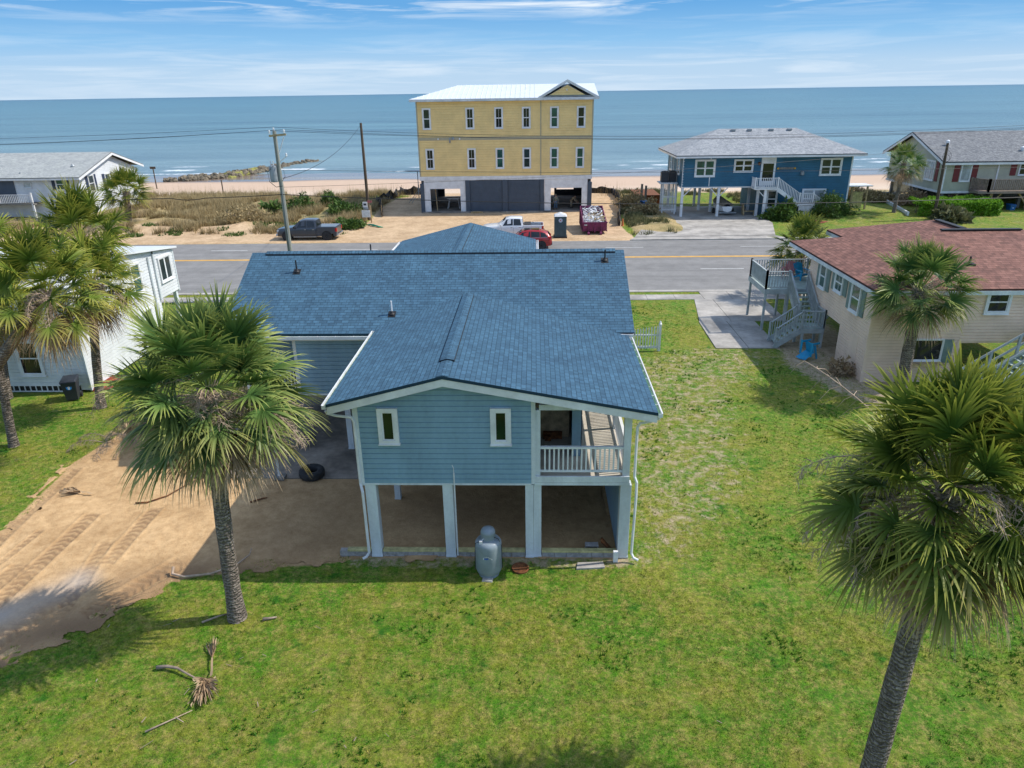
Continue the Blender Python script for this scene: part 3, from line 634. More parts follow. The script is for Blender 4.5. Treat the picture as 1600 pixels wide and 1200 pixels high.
i=np.arange(len(x)).reshape(len(ysea),len(xsea)); fc=np.stack([i[:-1,:-1],i[:-1,1:],i[1:,1:],i[1:,:-1]],-1).reshape(-1,4)
tag(npmesh('sea',np.stack([x,y,z],-1),fc,seamat(),smooth=True),kind='structure')

M['porch_deck']=mat('porch_deck_boards',(.60,.54,.45),.7,.12,2)
M['rim']=mat('wheel_rim_silver',(.5,.51,.53),.35,.05,3,metal=.2)
# ================================================================ the blue house in front
UX=(1,0,0); UY=(0,1,0); NF=(0,-1,0); NB=(0,1,0); NR=(1,0,0); NL=(-1,0,0)
hs=thing('beach_house',(-3,25,0),'blue sided house on tall posts with blue shingle roofs, nearest house in the middle','house')
zR=lambda x:6.1-.186*(x+2.5)
zL=lambda x:6.1+.256*(x+2.5)
zM=lambda y:5.1+.5*(y-24.3)
YR=28.5; ZRm=zM(YR)
# roof parts
b=MB(); EL=-5.74; ER=3.33; YF=17.6
b.roof([(EL,YF,zL(EL)),(-2.5,YF,6.1),(-2.5,26.3,6.1),(EL,24.3+2*(zL(EL)-5.1),zL(EL))],UY)
b.roof([(-2.5,YF,6.1),(ER,YF,zR(ER)),(ER,24.27,zR(ER)),(2.88,24.3,zR(2.88)),(-2.5,26.3,6.1)],UY)
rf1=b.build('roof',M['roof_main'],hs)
b=MB()
b.roof([(-11.5,24.3,5.1),(3.55,24.3,5.1),(3.55,YR,ZRm),(-11.5,YR,ZRm)],UX)
b.roof([(-11.5,YR,ZRm),(3.55,YR,ZRm),(3.55,32.7,5.1),(-11.5,32.7,5.1)],UX)
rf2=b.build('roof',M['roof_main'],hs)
b=MB(); 
b.roof([(-7.65,40.8,5.27),(-3.65,40.8,6.27),(-3.65,30.4,6.27),(-7.65,32.4,5.27)],UY)
b.roof([(-3.65,40.8,6.27),(0.05,40.8,5.3),(0.05,32.3,5.3),(-3.65,30.4,6.27)],UY)
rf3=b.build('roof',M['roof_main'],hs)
def ridge_vent(p,q,sl,sr,par,w=.17,across=(1,0,0)):
    # raised vent strip: black base with shingle caps on top
    p=Vector(p); q=Vector(q); A=Vector(across)
    for nm,ww,zz,th,m in (('ridge_vent',w+.018,.012,.030,M['black']),('ridge_cap',w,.044,.012,M['roof_main'])):
        b=MB()
        for s_,sl_ in ((-1,sl),(1,sr)):
            e=A*s_*ww-Vector((0,0,sl_*ww)); o=Vector((0,0,zz)); t=Vector((0,0,th))
            b.hexa([p+o,q+o,q+e+o,p+e+o] if s_>0 else [q+o,p+o,p+e+o,q+e+o],[v+t for v in ([p+o,q+o,q+e+o,p+e+o] if s_>0 else [q+o,p+o,p+e+o,q+e+o])])
        if nm=='ridge_cap':
            b.f=[f for f in b.f]; n=len(b.f); b.uv=[None]*n
            L_=(q-p).length
            for k in range(n):
                pts=[b.v[i] for i in b.f[k]]; d=(q-p).normalized(); b.uv[k]=[((pt-p).dot(A)+.5,(pt-p).dot(d)) for pt in pts]
            b.hasuv=True
        v=b.build(nm,m,par)
ridge_vent((-2.5,18.8,6.1),(-2.5,25.9,6.1),.256,.186,rf1,w=.2)
b=MB(); 
for s_,sl_ in ((-1,.256),(1,.186)):
    e=Vector((s_*.16,0,-sl_*.16)); p=Vector((-2.5,YF+.01,6.108)); q=Vector((-2.5,18.79,6.108)); t=Vector((0,0,.014))
    b.hexa([p,q,q+e,p+e],[v+t for v in (p,q,q+e,p+e)])
b.uv=[[(b.v[i].x,b.v[i].y) for i in f] for f in b.f]; b.hasuv=True; b.build('ridge_cap',M['roof_main'],rf1)
ridge_vent((-10.9,YR,ZRm),(3.2,YR,ZRm),.5,.5,rf2,w=.16,across=(0,1,0))
ridge_vent((-3.65,31.0,6.27),(-3.65,40.3,6.27),.25,.26,rf3,w=.2)
# vent pipes
for (x_,y_,hh,mt,par) in ((-9.4,27.4,.55,'black',rf2),(2.75,27.9,.5,'black',rf2),(-5.3,25.2,.6,'white',rf2),(-6.9,29.6,.75,'black',rf2)):
    zz=zM(y_) if y_<YR else ZRm-.5*(y_-YR)
    b=MB(); b.tube([(x_,y_,zz-.05),(x_,y_,zz+hh*.85)],.03,8); v=b.build('vent_pipe',M[mt],par)
    b=MB(); b.lathe((x_,y_,zz+.02),[(.11,-.08),(.11,0.0),(.07,.04),(.04,.11)],12); b.hexa([(x_-.14,y_-.14,zz-.065),(x_+.14,y_-.14,zz-.065),(x_+.14,y_+.14,zz+.075),(x_-.14,y_+.14,zz+.075)],[(x_-.14,y_-.14,zz-.055),(x_+.14,y_-.14,zz-.055),(x_+.14,y_+.14,zz+.085),(x_-.14,y_+.14,zz+.085)]) if y_<YR else None; b.build('vent_boot',M['black'],par)
# fascias
b=MB()
def rake(b,x0,z0,x1,z1,y0,y1,hh=.24,drop=.092):
    b.hexa([(x0,y0,z0-drop-hh),(x1,y0,z1-drop-hh),(x1,y1,z1-drop-hh),(x0,y1,z0-drop-hh)],[(x0,y0,z0-drop),(x1,y0,z1-drop),(x1,y1,z1-drop),(x0,y1,z0-drop)])
rake(b,EL+.02,zL(EL+.02),-2.5,6.1,YF+.02,YF+.06,.22); rake(b,-2.5,6.1,ER-.02,zR(ER-.02),YF+.02,YF+.06,.22)
rake(b,EL+.02,zL(EL),-2.5,6.1,YF+.061,18.0,.03,.19); rake(b,-2.5,6.1,ER-.02,zR(ER),YF+.061,18.0,.03,.19)   # soffit
b.box(EL+.0,EL+.03,YF+.07,24.2,zL(EL)-.26,zL(EL)-.095); b.box(ER-.03,ER,YF+.07,24.2,zR(ER)-.26,zR(ER)-.095)
b.box(EL+.03,-5.06,18.01,24.5,zL(EL)-.28,zL(EL)-.25); b.box(2.72,ER-.03,18.01,24.2,zR(ER)-.28,zR(ER)-.25)
b.box(-11.2,EL-.05,24.32,24.36,4.83,5.0); b.box(2.4,3.5,24.32,24.36,4.86,5.0); b.box(-11.2,-5.06,24.36,24.69,4.84,4.87)
b.box(-11.2,3.5,32.62,32.66,4.83,5.0); b.box(-7.6,-7.57,32.8,40.75,5.0,5.17); b.box(-.0,.03,32.8,40.75,5.02,5.2)
b.build('fascia',M['white'],hs)
# gutters: trough, lip, film strip
def gutter(p,q,side,par,film=True):
    p=Vector(p); q=Vector(q); S=Vector(side); b=MB(); z=Vector((0,0,1))
    c=S*.006
    b.beam(p+c+S*.06-z*.11,q+c+S*.06-z*.11,.12,.008); b.beam(p+c+S*.118-z*.055,q+c+S*.118-z*.055,.008,.11); b.beam(p+c+S*.112+z*.002,q+c+S*.112+z*.002,.03,.012); b.beam(p+c-z*.055,q+c-z*.055,.008,.11)
    d=(q-p).normalized(); 
    for e,s_ in ((p,1),(q,-1)): b.beam(e+c+S*.012-z*.055,e+c+S*.11-z*.055,.012,.11)
    g_=b.build('gutter',M['white'],par)
    if film:
        b=MB(); b.beam(p+c+S*.058-z*.1,q+c+S*.058-z*.1,.10,.006)
        n=int((q-p).length/.6)
        b.build('gutter_film',M['film'],g_)
        b=MB()
        for k in range(1,n):
            b=MB(); e=p+(q-p)*k/n; b.beam(e+c+S*.004-z*.01,e+c+S*.112-z*.006,.02,.006); b.build('gutter_bracket',M['white'],g_)
gutter((EL,YF+.02,zL(EL)-.04),(EL,24.2,zL(EL)-.04),(-1,0,0),hs)
gutter((ER,YF+.02,zR(ER)-.04),(ER,24.1,zR(ER)-.04),(1,0,0),hs)
gutter((-11.2,24.31,5.02),(-5.9,24.31,5.02),(0,-1,0),hs)
gutter((2.35,24.31,5.06),(3.5,24.31,5.06),(0,-1,0),hs,film=False)
gutter((-7.66,32.9,5.24),(-7.66,40.7,5.24),(-1,0,0),hs,film=False); gutter((.06,32.9,5.27),(.06,40.7,5.27),(1,0,0),hs,film=False)
# downspouts
b=MB(); b.tube([(-5.80,17.75,5.02),(-5.78,17.78,4.93),(-5.55,17.86,4.82),(-5.16,17.93,4.74),(-5.10,17.94,4.60),(-5.10,17.94,2.62),(-5.02,17.78,2.42),(-5.02,17.78,.32),(-5.10,17.72,.2),(-5.2,17.66,.17)],.042,6); b.build('downspout',M['white'],hs)
b=MB(); b.tube([(3.39,17.72,4.86),(3.38,17.74,4.78),(3.2,17.82,4.66),(2.90,17.92,4.55),(2.84,17.94,4.42),(2.84,17.94,2.86),(2.90,17.88,2.7),(2.90,17.84,2.2),(2.86,17.84,.3),(2.92,17.8,.16),(3.05,17.72,.13)],.042,6); b.build('downspout',M['white'],hs)
# walls
b=MB(); o=(0,18,0)
b.siding([(-5.0,2.60),(-.1,2.60),(-.1,zR(-.1)-.12),(-2.5,5.98),(-5.0,zL(-5)-.12)],o,UX,NF)
b.siding([(18,2.6),(24.7,2.6),(24.7,zL(-5.05)-.12),(18,zL(-5.05)-.12)],(-5.05,0,0),UY,NL)
b.siding([(-8.9,2.60),(-5.1,2.60),(-5.1,4.86),(-8.9,4.86)],(0,24.7,0),UX,NF)
b.siding([(24.8,2.6),(32.3,2.6),(32.3,5.0),(28.5,6.9),(24.8,5.05)],(3.25,0,0),UY,NR)
b.siding([(27,2.6),(32.3,2.6),(32.3,5.0),(28.5,6.9),(27,6.1)],(-11,0,0),UY,NL)
b.siding([(-11,2.6),(-8.95,2.6),(-8.95,4.9),(-11,4.9)],(0,27,0),UX,NF)
b.siding([(-11,2.6),(3.25,2.6),(3.25,4.85),(-11,4.85)],(0,32.3,0),UX,NB)
b.siding([(-7.4,2.6),(-.2,2.6),(-.2,5.1),(-3.65,5.9),(-7.4,5.1)],(0,40.5,0),UX,NB)
b.siding([(32.3,2.6),(40.5,2.6),(40.5,5.1),(32.3,5.1)],(-7.4,0,0),UY,NL); b.siding([(32.3,2.6),(40.5,2.6),(40.5,5.1),(32.3,5.1)],(-.2,0,0),UY,NR)
b.siding([(19.42,2.8),(24.4,2.8),(24.4,zR(1.4)-.15),(19.42,zR(1.4)-.15)],(1.38,0,0),UY,NR)
b.siding([(18.25,.05),(26.4,.05),(26.4,2.4),(18.25,2.4)],(2.5,0,0),UY,NL); b.siding([(18.25,.05),(26.4,.05),(26.4,2.4),(18.25,2.4)],(2.72,0,0),UY,NR)
b.build('wall',M['siding_blue'],hs)
# solid cores behind the siding (so walls have thickness)
b=MB(); 
b.box(-5.04,-4.94,18.005,24.69,2.56,5.2); b.box(-4.94,0.0,18.005,18.12,2.56,5.2); b.hexa([(-4.94,18.005,5.2),(0,18.005,5.2),(0,18.1,5.2),(-4.94,18.1,5.2)],[(-4.94,18.005,5.34),(-.02,18.005,5.5),(-.02,18.1,5.5),(-4.94,18.1,5.34)])
b.box(-8.93,-5.05,24.72,24.8,2.56,4.86); b.box(2.53,2.69,18.31,26.38,.04,2.39); b.box(3.1,3.24,24.8,32.28,2.56,5.0); b.box(-10.98,-10.88,27.02,32.28,2.56,5.0); b.box(-10.88,-8.95,27.03,27.1,2.56,4.9)
b.build('wall_core',M['siding_blue'],hs)
b=MB(); b.box(-5.04,2.68,18.32,24.68,2.40,2.56); b.box(-11,3.22,24.72,32.28,2.38,2.54); b.box(-7.38,-.22,32.3,40.48,2.38,2.54); b.build('floor_structure',M['wood_grey'],hs)
# trim: corner boards, skirt
b=MB()
b.box(-5.10,-4.98,17.965,17.998,2.53,zL(-5.05)-.32); b.box(-.12,-.0,17.965,17.998,2.58,zR(-.1)-.3); b.box(-5.0,-.12,17.97,17.998,2.54,2.60); b.box(-5.13,-5.10,17.965,18.1,2.53,5.0)
b.box(-9.0,-8.88,24.665,24.70,2.54,4.85); b.box(-8.88,-5.1,24.67,24.70,2.52,2.59); b.box(-5.17,-5.09,24.64,24.69,2.54,4.85)
b.build('corner_trim',M['trim'],hs)
# posts
def post(x0,x1,y0,y1,z0,z1,m='trim',name='post'):
    b=MB(); b.box(x0,x1,y0,y1,z0,z1); b.box(x0-.01,x1+.01,y0-.01,y1+.01,z0,z0+.07); return b.build(name,M[m],hs,bevel=.006)
for (a,c) in ((-5.0,-4.68),(-2.72,-2.42),(2.46,2.78)): post(a,c,18.0,18.3,.0,2.535)
post(-.30,-.06,18.0,18.28,0,2.535); post(-.055,.17,18.03,18.25,0,2.535)
post(-7.42,-7.2,25.0,25.2,.05,2.38); post(-9.46,-9.38,22.62,22.7,.17,1.2,'trim'); post(-10.95,-10.75,24.75,24.95,.05,2.38); post(-5.0,-4.8,24.9,25.1,.05,2.38); post(-10.95,-10.75,32.0,32.2,.05,2.38); post(-4.9,-4.7,21.3,21.5,0,2.4)
# porch at the right corner
b=MB(); b.box(.0,2.70,18.0,24.5,2.565,2.72); b.build('porch_floor_frame',M['trim'],hs)
b=MB(); b.box(.02,2.62,18.06,24.45,2.722,2.78); b.build('porch_floor',M['porch_deck'],hs)
b=MB(); b.box(-.02,2.72,17.955,17.998,2.55,2.64); b.box(-.0,2.70,17.95,17.998,2.65,2.84); b.box(.1,2.5,17.99,18.06,4.92,5.08); b.box(.12,2.5,18.02,18.2,4.93,5.07); b.box(2.53,2.69,18.2,24.4,4.78,4.93); b.build('porch_beam',M['trim'],hs)
for (a,c,e,f) in ((0.0,.14,18.0,18.16),(2.5,2.70,18.0,18.2),(2.55,2.69,21.2,21.34),(2.55,2.69,24.3,24.44)): 
    b=MB(); b.box(a,c,e,f,2.78 if e>18 else 2.845,4.92); b.build('porch_post',M['trim'],hs)
railing(hs,(.14,18.08,2.84),(2.5,18.08,2.84),h=.88,sp=.125,posts=False,m='white',bot=.12,bal=.045,top=(.10,.06))
railing(hs,(2.62,18.2,2.80),(2.62,21.2,2.80),h=.92,sp=.11,posts=False,m='white',bal=.04); railing(hs,(2.62,21.34,2.80),(2.62,24.3,2.80),h=.92,sp=.11,posts=False,m='white',bal=.04)
b=MB(); b.box(.02,1.08,20.6,20.68,2.79,5.3); b.build('plywood_wall',M['plywood'],hs)
b=MB(); b.box(1.10,1.37,19.3,19.42,2.79,5.25); b.box(.02,2.6,24.42,24.5,2.79,5.1); b.box(1.2,1.36,19.42,24.4,2.79,5.2); b.build('porch_wall',M['siding_blue'],hs)
b=MB(); b.box(.25,.85,20.45,20.58,2.79,3.02); b.box(.3,.5,20.3,20.44,2.79,2.95); b.build('red_crate',M['rust'],None); 
o=bpy.data.objects['red_crate']; tag(o,'dark red crate on the porch floor behind the white railing of the blue house','crate')
# windows of the gable
window(hs,(-4.32,18,4.02),UX,NF,.36,.88,1,1,.11,'glass_oak',sash=.05)
window(hs,(-1.15,18,4.0),UX,NF,.36,.90,1,1,.11,'glass_oak',sash=.05)
# side porch at left
railing(hs,(-10.9,24.75,2.56),(-9.0,24.75,2.56),h=.95,m='white'); 
b=MB(); b.box(-10.9,-8.96,24.72,27,2.545,2.58); b.build('side_porch_floor',M['wood_grey'],hs)
b=MB(); b.box(-10.98,-10.82,24.75,24.9,2.6,4.85); b.build('porch_post',M['trim'],hs)
# block and timber curb under the front
b=MB()
for (a,c) in ((-6.0,-5.02),(-4.66,-2.74),(-2.4,-.32),(.19,2.44)):
    n=max(1,round((c-a)/.4)); 
    for k in range(n): b.box(a+(c-a)*k/n+.006,a+(c-a)*(k+1)/n-.006,18.04,18.22,-.05,.17)
b.build('block_curb',M['cinder'],hs)
b=MB()
for (a,c) in ((-5.75,-5.02),(-4.66,-2.74),(-2.4,-.32),(.19,2.44)): b.box(a,c,18.02,18.18,.172,.235)
b.build('curb_timber',M['wood_green'],hs)
b=MB(); b.tube([(-2.36,17.96,.1),(-2.36,17.96,2.95)],.022,8); b.tube([(-2.36,17.96,2.95),(-2.36,17.97,3.1),(-2.4,17.98,3.2)],.012,6); b.build('gas_pipe',M['white'],hs)
b=MB(); b.box(2.32,2.46,17.78,17.9,.0,.36); b.build('meter_box',M['white'],hs,bevel=.01)

# ---------------------------------------------------------------- small things round the blue house
t=thing('propane_tank',(-1.37,17.25,0),'upright grey gas tank with a small emblem, standing on grass before the open carport','gas tank',local=True)
b=MB(); pr=[(.0,.07),(.2,.07),(.30,.09),(.35,.13),(.367,.18),(.385,.24),(.385,1.02),(.377,1.10),(.345,1.16),(.28,1.20),(.15,1.22),(.05,1.23),(0.0,1.23)]; b.lathe((0,0,0),pr,32); b.build('tank_body',M['tank'],t,smooth=True,auto=50)
b=MB(); b.lathe((0,0,0),[(.3,.0),(.3,.10),(.27,.15)],24); b.build('foot_ring',M['tank'],t,smooth=True,auto=40)
b=MB(); b.lathe((0,0,0),[(.21,1.18),(.21,1.38),(.215,1.39),(.21,1.46),(.175,1.53),(.10,1.575),(.0,1.59)],24); b.build('valve_hood',M['tank'],t,smooth=True,auto=50)
b=MB(); b.tube([(-.12,-.16,1.30),(-.2,-.22,1.24),(-.22,-.24,1.1)],.012,6); b.box(-.24,-.15,-.27,-.18,1.18,1.27); b.build('regulator',M['white_plastic'],t)
b=MB(); b.tube([(-.2,-.2,1.25),(-.37,-.1,1.1),(-.40,-.02,.5),(-.42,.1,.05)],.011,6); b.tube([(.1,-.1,1.35),(.3,-.1,1.25),(.385,-.05,1.0),(.39,.0,.2)],.010,6); b.build('hose',M['black'],t)
b=MB()
import math as _m
def decal(b,pts,rad,ang0,zc,off=.003):
    # a thin raised patch following the cylinder face toward the street-off side
    n=len(pts); q=[]
    for r_ in (rad+off*.2,rad+off): q.append([(_m.sin(ang0+u/rad)*r_,-_m.cos(ang0+u/rad)*r_,zc+v) for u,v in pts])
    b.hexa(q[0],q[1])
decal(b,[(-.13,-.06),(.14,-.065),(.14,-.035),(.07,.005),(.02,.05),(-.03,.055),(-.13,.0)],.386,-.02,.78); b.build('emblem',M['white_plastic'],t)
M['emblem_blue']=mat('emblem_blue',(.03,.12,.45),.5)
b=MB(); decal(b,[(-.10,-.038),(-.02,-.046),(.035,-.02),(.0,.016),(-.05,-.006),(-.10,.012)],.391,-.02,.78); b.build('emblem',M['emblem_blue'],t)
b=MB(); b.hexa([(-.2,-.42,-.02),(.12,-.45,-.02),(.15,-.2,-.02),(-.18,-.2,-.02)],[(-.18,-.4,.035),(.1,-.43,.035),(.12,-.2,.035),(-.16,-.2,.035)]); b.M=None
o=b.build('paving_stone',M['concrete'],None,org=(0,0,0)); o.location=(-1.37,17.25,0); tag(o,'flat pale stone tucked under the front of the grey gas tank','stone')
# drain cover, slab piece, cinder block, brick
b=MB(); b.lathe((-.46,17.45,0),[(.26,-.02),(.26,.05),(.23,.055),(.22,.03),(.0,.03)],20); o=b.build('drain_cover',M['rust'],None,smooth=True,org=(-.46,17.45,0)); tag(o,'round rusty drain ring in the grass right of the gas tank','drain cover')
b=MB(); b.hexa([(1.2,17.42,-.02),(2.05,17.5,-.02),(2.02,17.78,-.02),(1.25,17.72,-.02)],[(1.2,17.42,.045),(2.05,17.5,.045),(2.02,17.78,.045),(1.25,17.72,.045)]); o=b.build('concrete_slab',M['concrete'],None,org=(1.6,17.6,0),bevel=.01); tag(o,'broken pale concrete slab lying in grass before the right carport bay','slab')
b=MB(); 
for (a,c,e,f) in ((0,.4,0,.03),(0,.4,.17,.2),(0,.03,.03,.17),(.37,.4,.03,.17),(.185,.215,.03,.17)): b.box(1.52+a,1.52+c,18.3,18.5,.03+e,.03+f)
o=b.build('cinder_block',M['cinder'],None,org=(1.7,18.4,0)); tag(o,'grey two-hole concrete block on the timber curb of the carport','concrete block')
b=MB(); b.beam((2.0,18.42,.42),(2.3,18.3,.1),.1,.06); b.beam((2.02,18.46,.3),(2.34,18.34,.05),.12,.05); o=b.build('rusty_scrap',M['rust'],None,org=(2.2,18.4,0)); tag(o,'orange brown scrap leaning beside the grey concrete block','scrap')
# tyre
def tyre(name,loc,rx,label,R0=.46,r=.15,tilt=(0,0,0)):
    n=40; mseg=12; v=[];f=[]
    for i_ in range(n):
        a=2*math.pi*i_/n
        for j in range(mseg):
            c=2*math.pi*j/mseg; rr=R0-.13+.13*math.cos(c)+ (.008 if (i_%2==0 and math.cos(c)>.5) else 0); zz=r*math.sin(c)*(1.0)
            rr=R0-.13+.13*math.copysign(abs(math.cos(c))**.6,math.cos(c)) + (.010 if (i_%2==0 and math.cos(c)>.4) else 0); zz=r*math.copysign(abs(math.sin(c))**.6,math.sin(c))
            v.append((rr*math.cos(a),rr*math.sin(a),zz+r))
    for i_ in range(n):
        for j in range(mseg): f.append((i_*mseg+j,((i_+1)%n)*mseg+j,((i_+1)%n)*mseg+(j+1)%mseg,i_*mseg+(j+1)%mseg))
    o=npmesh(name,v,f,M['rubber']); o.location=loc; o.rotation_euler=tilt; tag(o,label,'tyre'); return o
tyre('tire',(-8.27,22.85,.05),0,'worn black tyre lying flat on the edge of the carport slab',tilt=(.05,.03,.4))
b=MB(); b.box(-9.62,-9.2,22.5,22.85,.05,.17); o=b.build('wood_block',M['wood_grey'],None,org=(-9.4,22.7,0),bevel=.01); tag(o,'dark wood block under the thin white carport post','wood block')
# white scalloped picket fence
t=thing('picket_fence',(6.7,36.6,0),'short white scalloped picket fence section beside the blue house','fence')
b=MB(); b.box(6.62,6.76,36.53,36.67,0,1.50); b.lathe((6.69,36.6,1.5),[(.09,0),(.09,.04),(.05,.07),(.065,.10),(.04,.15),(.0,.22)],4); b.build('post',M['white'],t)
b=MB(); 
def rail_z(u): return .98+.34*((u-3.4)/3.2)**1.6
n=22
for k in range(n):
    u=3.45+k*(6.55-3.45)/(n-1); zt=rail_z(u)+.06; b.box(u-.03,u+.03,36.57,36.59,.12,zt); b.hexa([(u-.03,36.57,zt),(u+.03,36.57,zt),(u+.03,36.59,zt),(u-.03,36.59,zt)],[(u-.004,36.57,zt+.05),(u+.004,36.57,zt+.05),(u+.004,36.59,zt+.05),(u-.004,36.59,zt+.05)])
b.build('picket_panel',M['white'],t)
b=MB(); b.box(3.4,6.62,36.592,36.64,.16,.27); b.box(3.4,6.62,36.592,36.64,.86,.93); b.build('rail',M['white'],t)

# ================================================================ yellow three storey building
yb=thing('apartment_building',(-3.4,85.3,0),'tall yellow sided building with white metal roof over slate grey ground floor garages','building')
YY=85.3; YD=99.0
b=MB(); b.siding([(-13.2,4.16),(6.42,4.16),(6.42,12.35),(-13.2,12.35)],(0,YY,0),UX,NF,course=.27,proud=.05)
b.siding([(85.3,4.16),(99,4.16),(99,12.35),(85.3,12.35)],(6.5,0,0),UY,NR,course=.27,proud=.05); b.siding([(85.3,4.16),(99,4.16),(99,12.35),(85.3,12.35)],(-13.3,0,0),UY,NL,course=.27,proud=.05)
b.siding([(-13.3,4.16),(6.5,4.16),(6.5,12.35),(-13.3,12.35)],(0,99,0),UX,NB,course=.27,proud=.05)
b.siding([(1.6,12.72),(5.6,12.72),(3.6,13.75)],(0,YY-.34,0),UX,NF,course=.27,proud=.05)
b.build('wall',M['siding_yellow'],yb)
b=MB(); b.box(-13.28,6.48,YY+.004,YY+.1,4.1,12.3); b.box(-13.28,6.48,98.9,98.99,4.1,12.3); b.box(-13.28,-13.2,YY+.1,98.9,4.1,12.3); b.box(6.4,6.48,YY+.1,98.9,4.1,12.3); b.build('wall_core',M['siding_yellow'],yb)
b=MB(); b.box(-13.4,6.6,YY-.045,99.05,3.70,4.15); b.build('floor_band',M['white'],yb)
M['khaki_trim']=mat('khaki_trim',(.42,.38,.26),.6,.05)
b=MB(); b.box(-13.2,6.42,YY-.07,YY-.001,8.12,8.44); b.box(.62,.74,YY-.08,YY-.001,4.16,8.11); b.box(.62,.74,YY-.08,YY-.001,8.45,12.33); b.box(-13.36,-13.2,YY-.04,YY+.1,4.16,12.35); b.box(6.42,6.58,YY-.04,YY+.1,4.16,12.35); b.build('trim',M['khaki_trim'],yb)
for k,(cx,g1) in enumerate(zip((-12.2,-7.3,-4.05,-.95,2.2,5.2),('glass','glass_dark','glass_dark','glass_dark','glass_green','glass_dark'))):
    window(yb,(cx-.37,YY,9.42),UX,NF,.74,2.02,1,2,.12,g1,sash=.07,grid_top=(k in(1,2,3)))
for k,(cx,g1) in enumerate(zip((-12.05,-7.25,-4.0,-.92,2.22,5.15),('glass_dark','glass_dark','glass_green','glass','glass_green','glass_green'))):
    window(yb,(cx-.37,YY,5.08),UX,NF,.74,2.02,1,2,.12,g1,sash=.07,grid_top=(k in (0,1)))
# roof: hipped at the left, front gable at the right
b=MB(); ez=12.5; rz=13.95; xl=-14.0; xr=7.1; yf=84.75; yb_=99.6; ym=92.3
b.roof([(xl,yf,ez),(xr,yf,ez),(xr,ym,rz),(-9.2,ym,rz)],UX); b.roof([(xl,yb_,ez),(-9.2,ym,rz),(xr,ym,rz),(xr,yb_,ez)],UX); b.roof([(xl,yf,ez),(-9.2,ym,rz),(xl,yb_,ez)],UY)
b.roof([(.35,yf-.02,12.53),(3.6,yf-.02,14.32),(3.6,ym,14.32),(.35,90,12.53)],UY); b.roof([(3.6,yf-.02,14.32),(7.15,yf-.02,12.53),(7.15,92,12.53),(3.6,ym,14.32)],UY)
b.hasuv=False; b.build('roof',M['metal_roof'],yb)
b=MB(); 
for k in range(37):
    x_=xl+.3+k*.55
    if x_>.3: break
    yt=ym if x_>-9.2 else yf+(x_-xl)/(-9.2-xl)*(ym-yf); zt=rz if x_>-9.2 else ez+(x_-xl)/(-9.2-xl)*(rz-ez)
    b.beam((x_,yf+.02,ez+.02),(x_,yt,zt+.02),.03,.04)
b.build('roof_seam',M['metal_roof'],yb)
b=MB(); b.box(xl,xr,yf-.01,yf+.03,ez-.27,ez-.095); b.box(xl-.01,xl+.03,yf+.04,yb_,ez-.27,ez-.095); b.box(xr-.03,xr+.01,yf+.04,yb_,ez-.27,ez-.095); b.box(xl+.03,xr-.03,yf+.035,YY-.05,ez-.27,ez-.24)
rake(b,.35,12.53,3.6,14.32,yf-.02,yf+.02,.18,.095); rake(b,3.6,14.32,7.15,12.53,yf-.02,yf+.02,.18,.095); b.build('fascia',M['trim'],yb)
b=MB(); b.box(.5,6.9,yf+.04,YY-.12,12.56,12.66); b.hexa([(1.5,YY-.335,12.68),(5.7,YY-.335,12.68),(5.7,YY-.2,12.68),(1.5,YY-.2,12.68)],[(3.55,YY-.335,13.8),(3.65,YY-.335,13.8),(3.65,YY-.2,13.8),(3.55,YY-.2,13.8)]); b.build('pent_roof',M['steel'],yb)
b=MB(); b.lathe((3.55,YY-.42,13.25),[(.08,-.08),(.08,.08)],8)
for xx in (-11.0,-8.55): b.lathe((xx,YY-.12,8.28),[(.09,-.1),(.09,.08)],8)
b.build('vent_cap',M['white'],yb)
b=MB(); b.box(-9.75,-9.6,YY-.14,YY-.05,7.85,8.4); b.lathe((-9.3,YY-.15,8.3),[(.16,-.12),(.17,.0),(.1,.14)],10); b.build('conduit_box',M['steel'],yb)
# ground floor
b=MB(); b.box(-12.95,-12.25,YY,YY+.2,.15,3.69); b.box(-8.72,-8.12,YY,YY+.2,.15,3.69); b.box(-12.25,-8.72,YY,YY+.2,2.75,3.69)
b.box(1.1,1.85,YY,YY+.2,.15,3.69); b.box(5.45,6.1,YY,YY+.2,.15,3.69); b.box(1.85,5.45,YY,YY+.2,2.72,3.69); b.build('garage_panel',M['white'],yb)
b=MB(); b.box(-13.4,-12.97,YY-.12,YY+.3,0,3.35); b.box(6.12,6.6,YY-.12,YY+.3,0,3.35); b.box(-8.1,-7.58,YY-.12,YY+.3,0,3.66); b.box(-3.78,-3.16,YY-.12,YY+.3,0,3.66); b.box(.62,1.08,YY-.12,YY+.3,0,3.66); b.build('pillar',M['slate_paint'],yb)
for a,c in ((-7.56,-3.8),(-3.14,.60)):
    b=MB(); b.siding([(a,.18),(c,.18),(c,3.66),(a,3.66)],(0,YY+.05,0),UX,NF,course=.23,proud=.02); b.box(a,c,YY+.052,YY+.1,.15,3.66); b.build('garage_door',M['slate_paint'],yb)
b=MB(); b.box(-13.3,6.5,YY-.3,98.9,-.05,.14); b.build('slab',M['concrete_dark'],yb)
b=MB(); b.box(-13.3,-13.1,YY+.31,98.9,.15,3.7); b.box(6.3,6.5,YY+.31,98.9,.15,3.7)
for a,c in ((-13.1,-12.2),(-9.6,-9.1),(-7.7,1.0),(2.6,2.9),(5.2,6.3)): b.box(a,c,98.6,98.8,.15,3.7)
b.box(-12.2,-9.6,98.6,98.8,2.3,3.7); b.box(-7.85,-7.7,YY+.3,98.6,.15,3.7); b.box(.9,1.0,YY+.3,98.6,.15,3.7); b.box(2.9,5.2,98.6,98.8,2.3,3.7); b.box(2.9,5.2,98.6,98.8,.15,.9)
b.build('garage_wall',M['slate_paint'],yb)
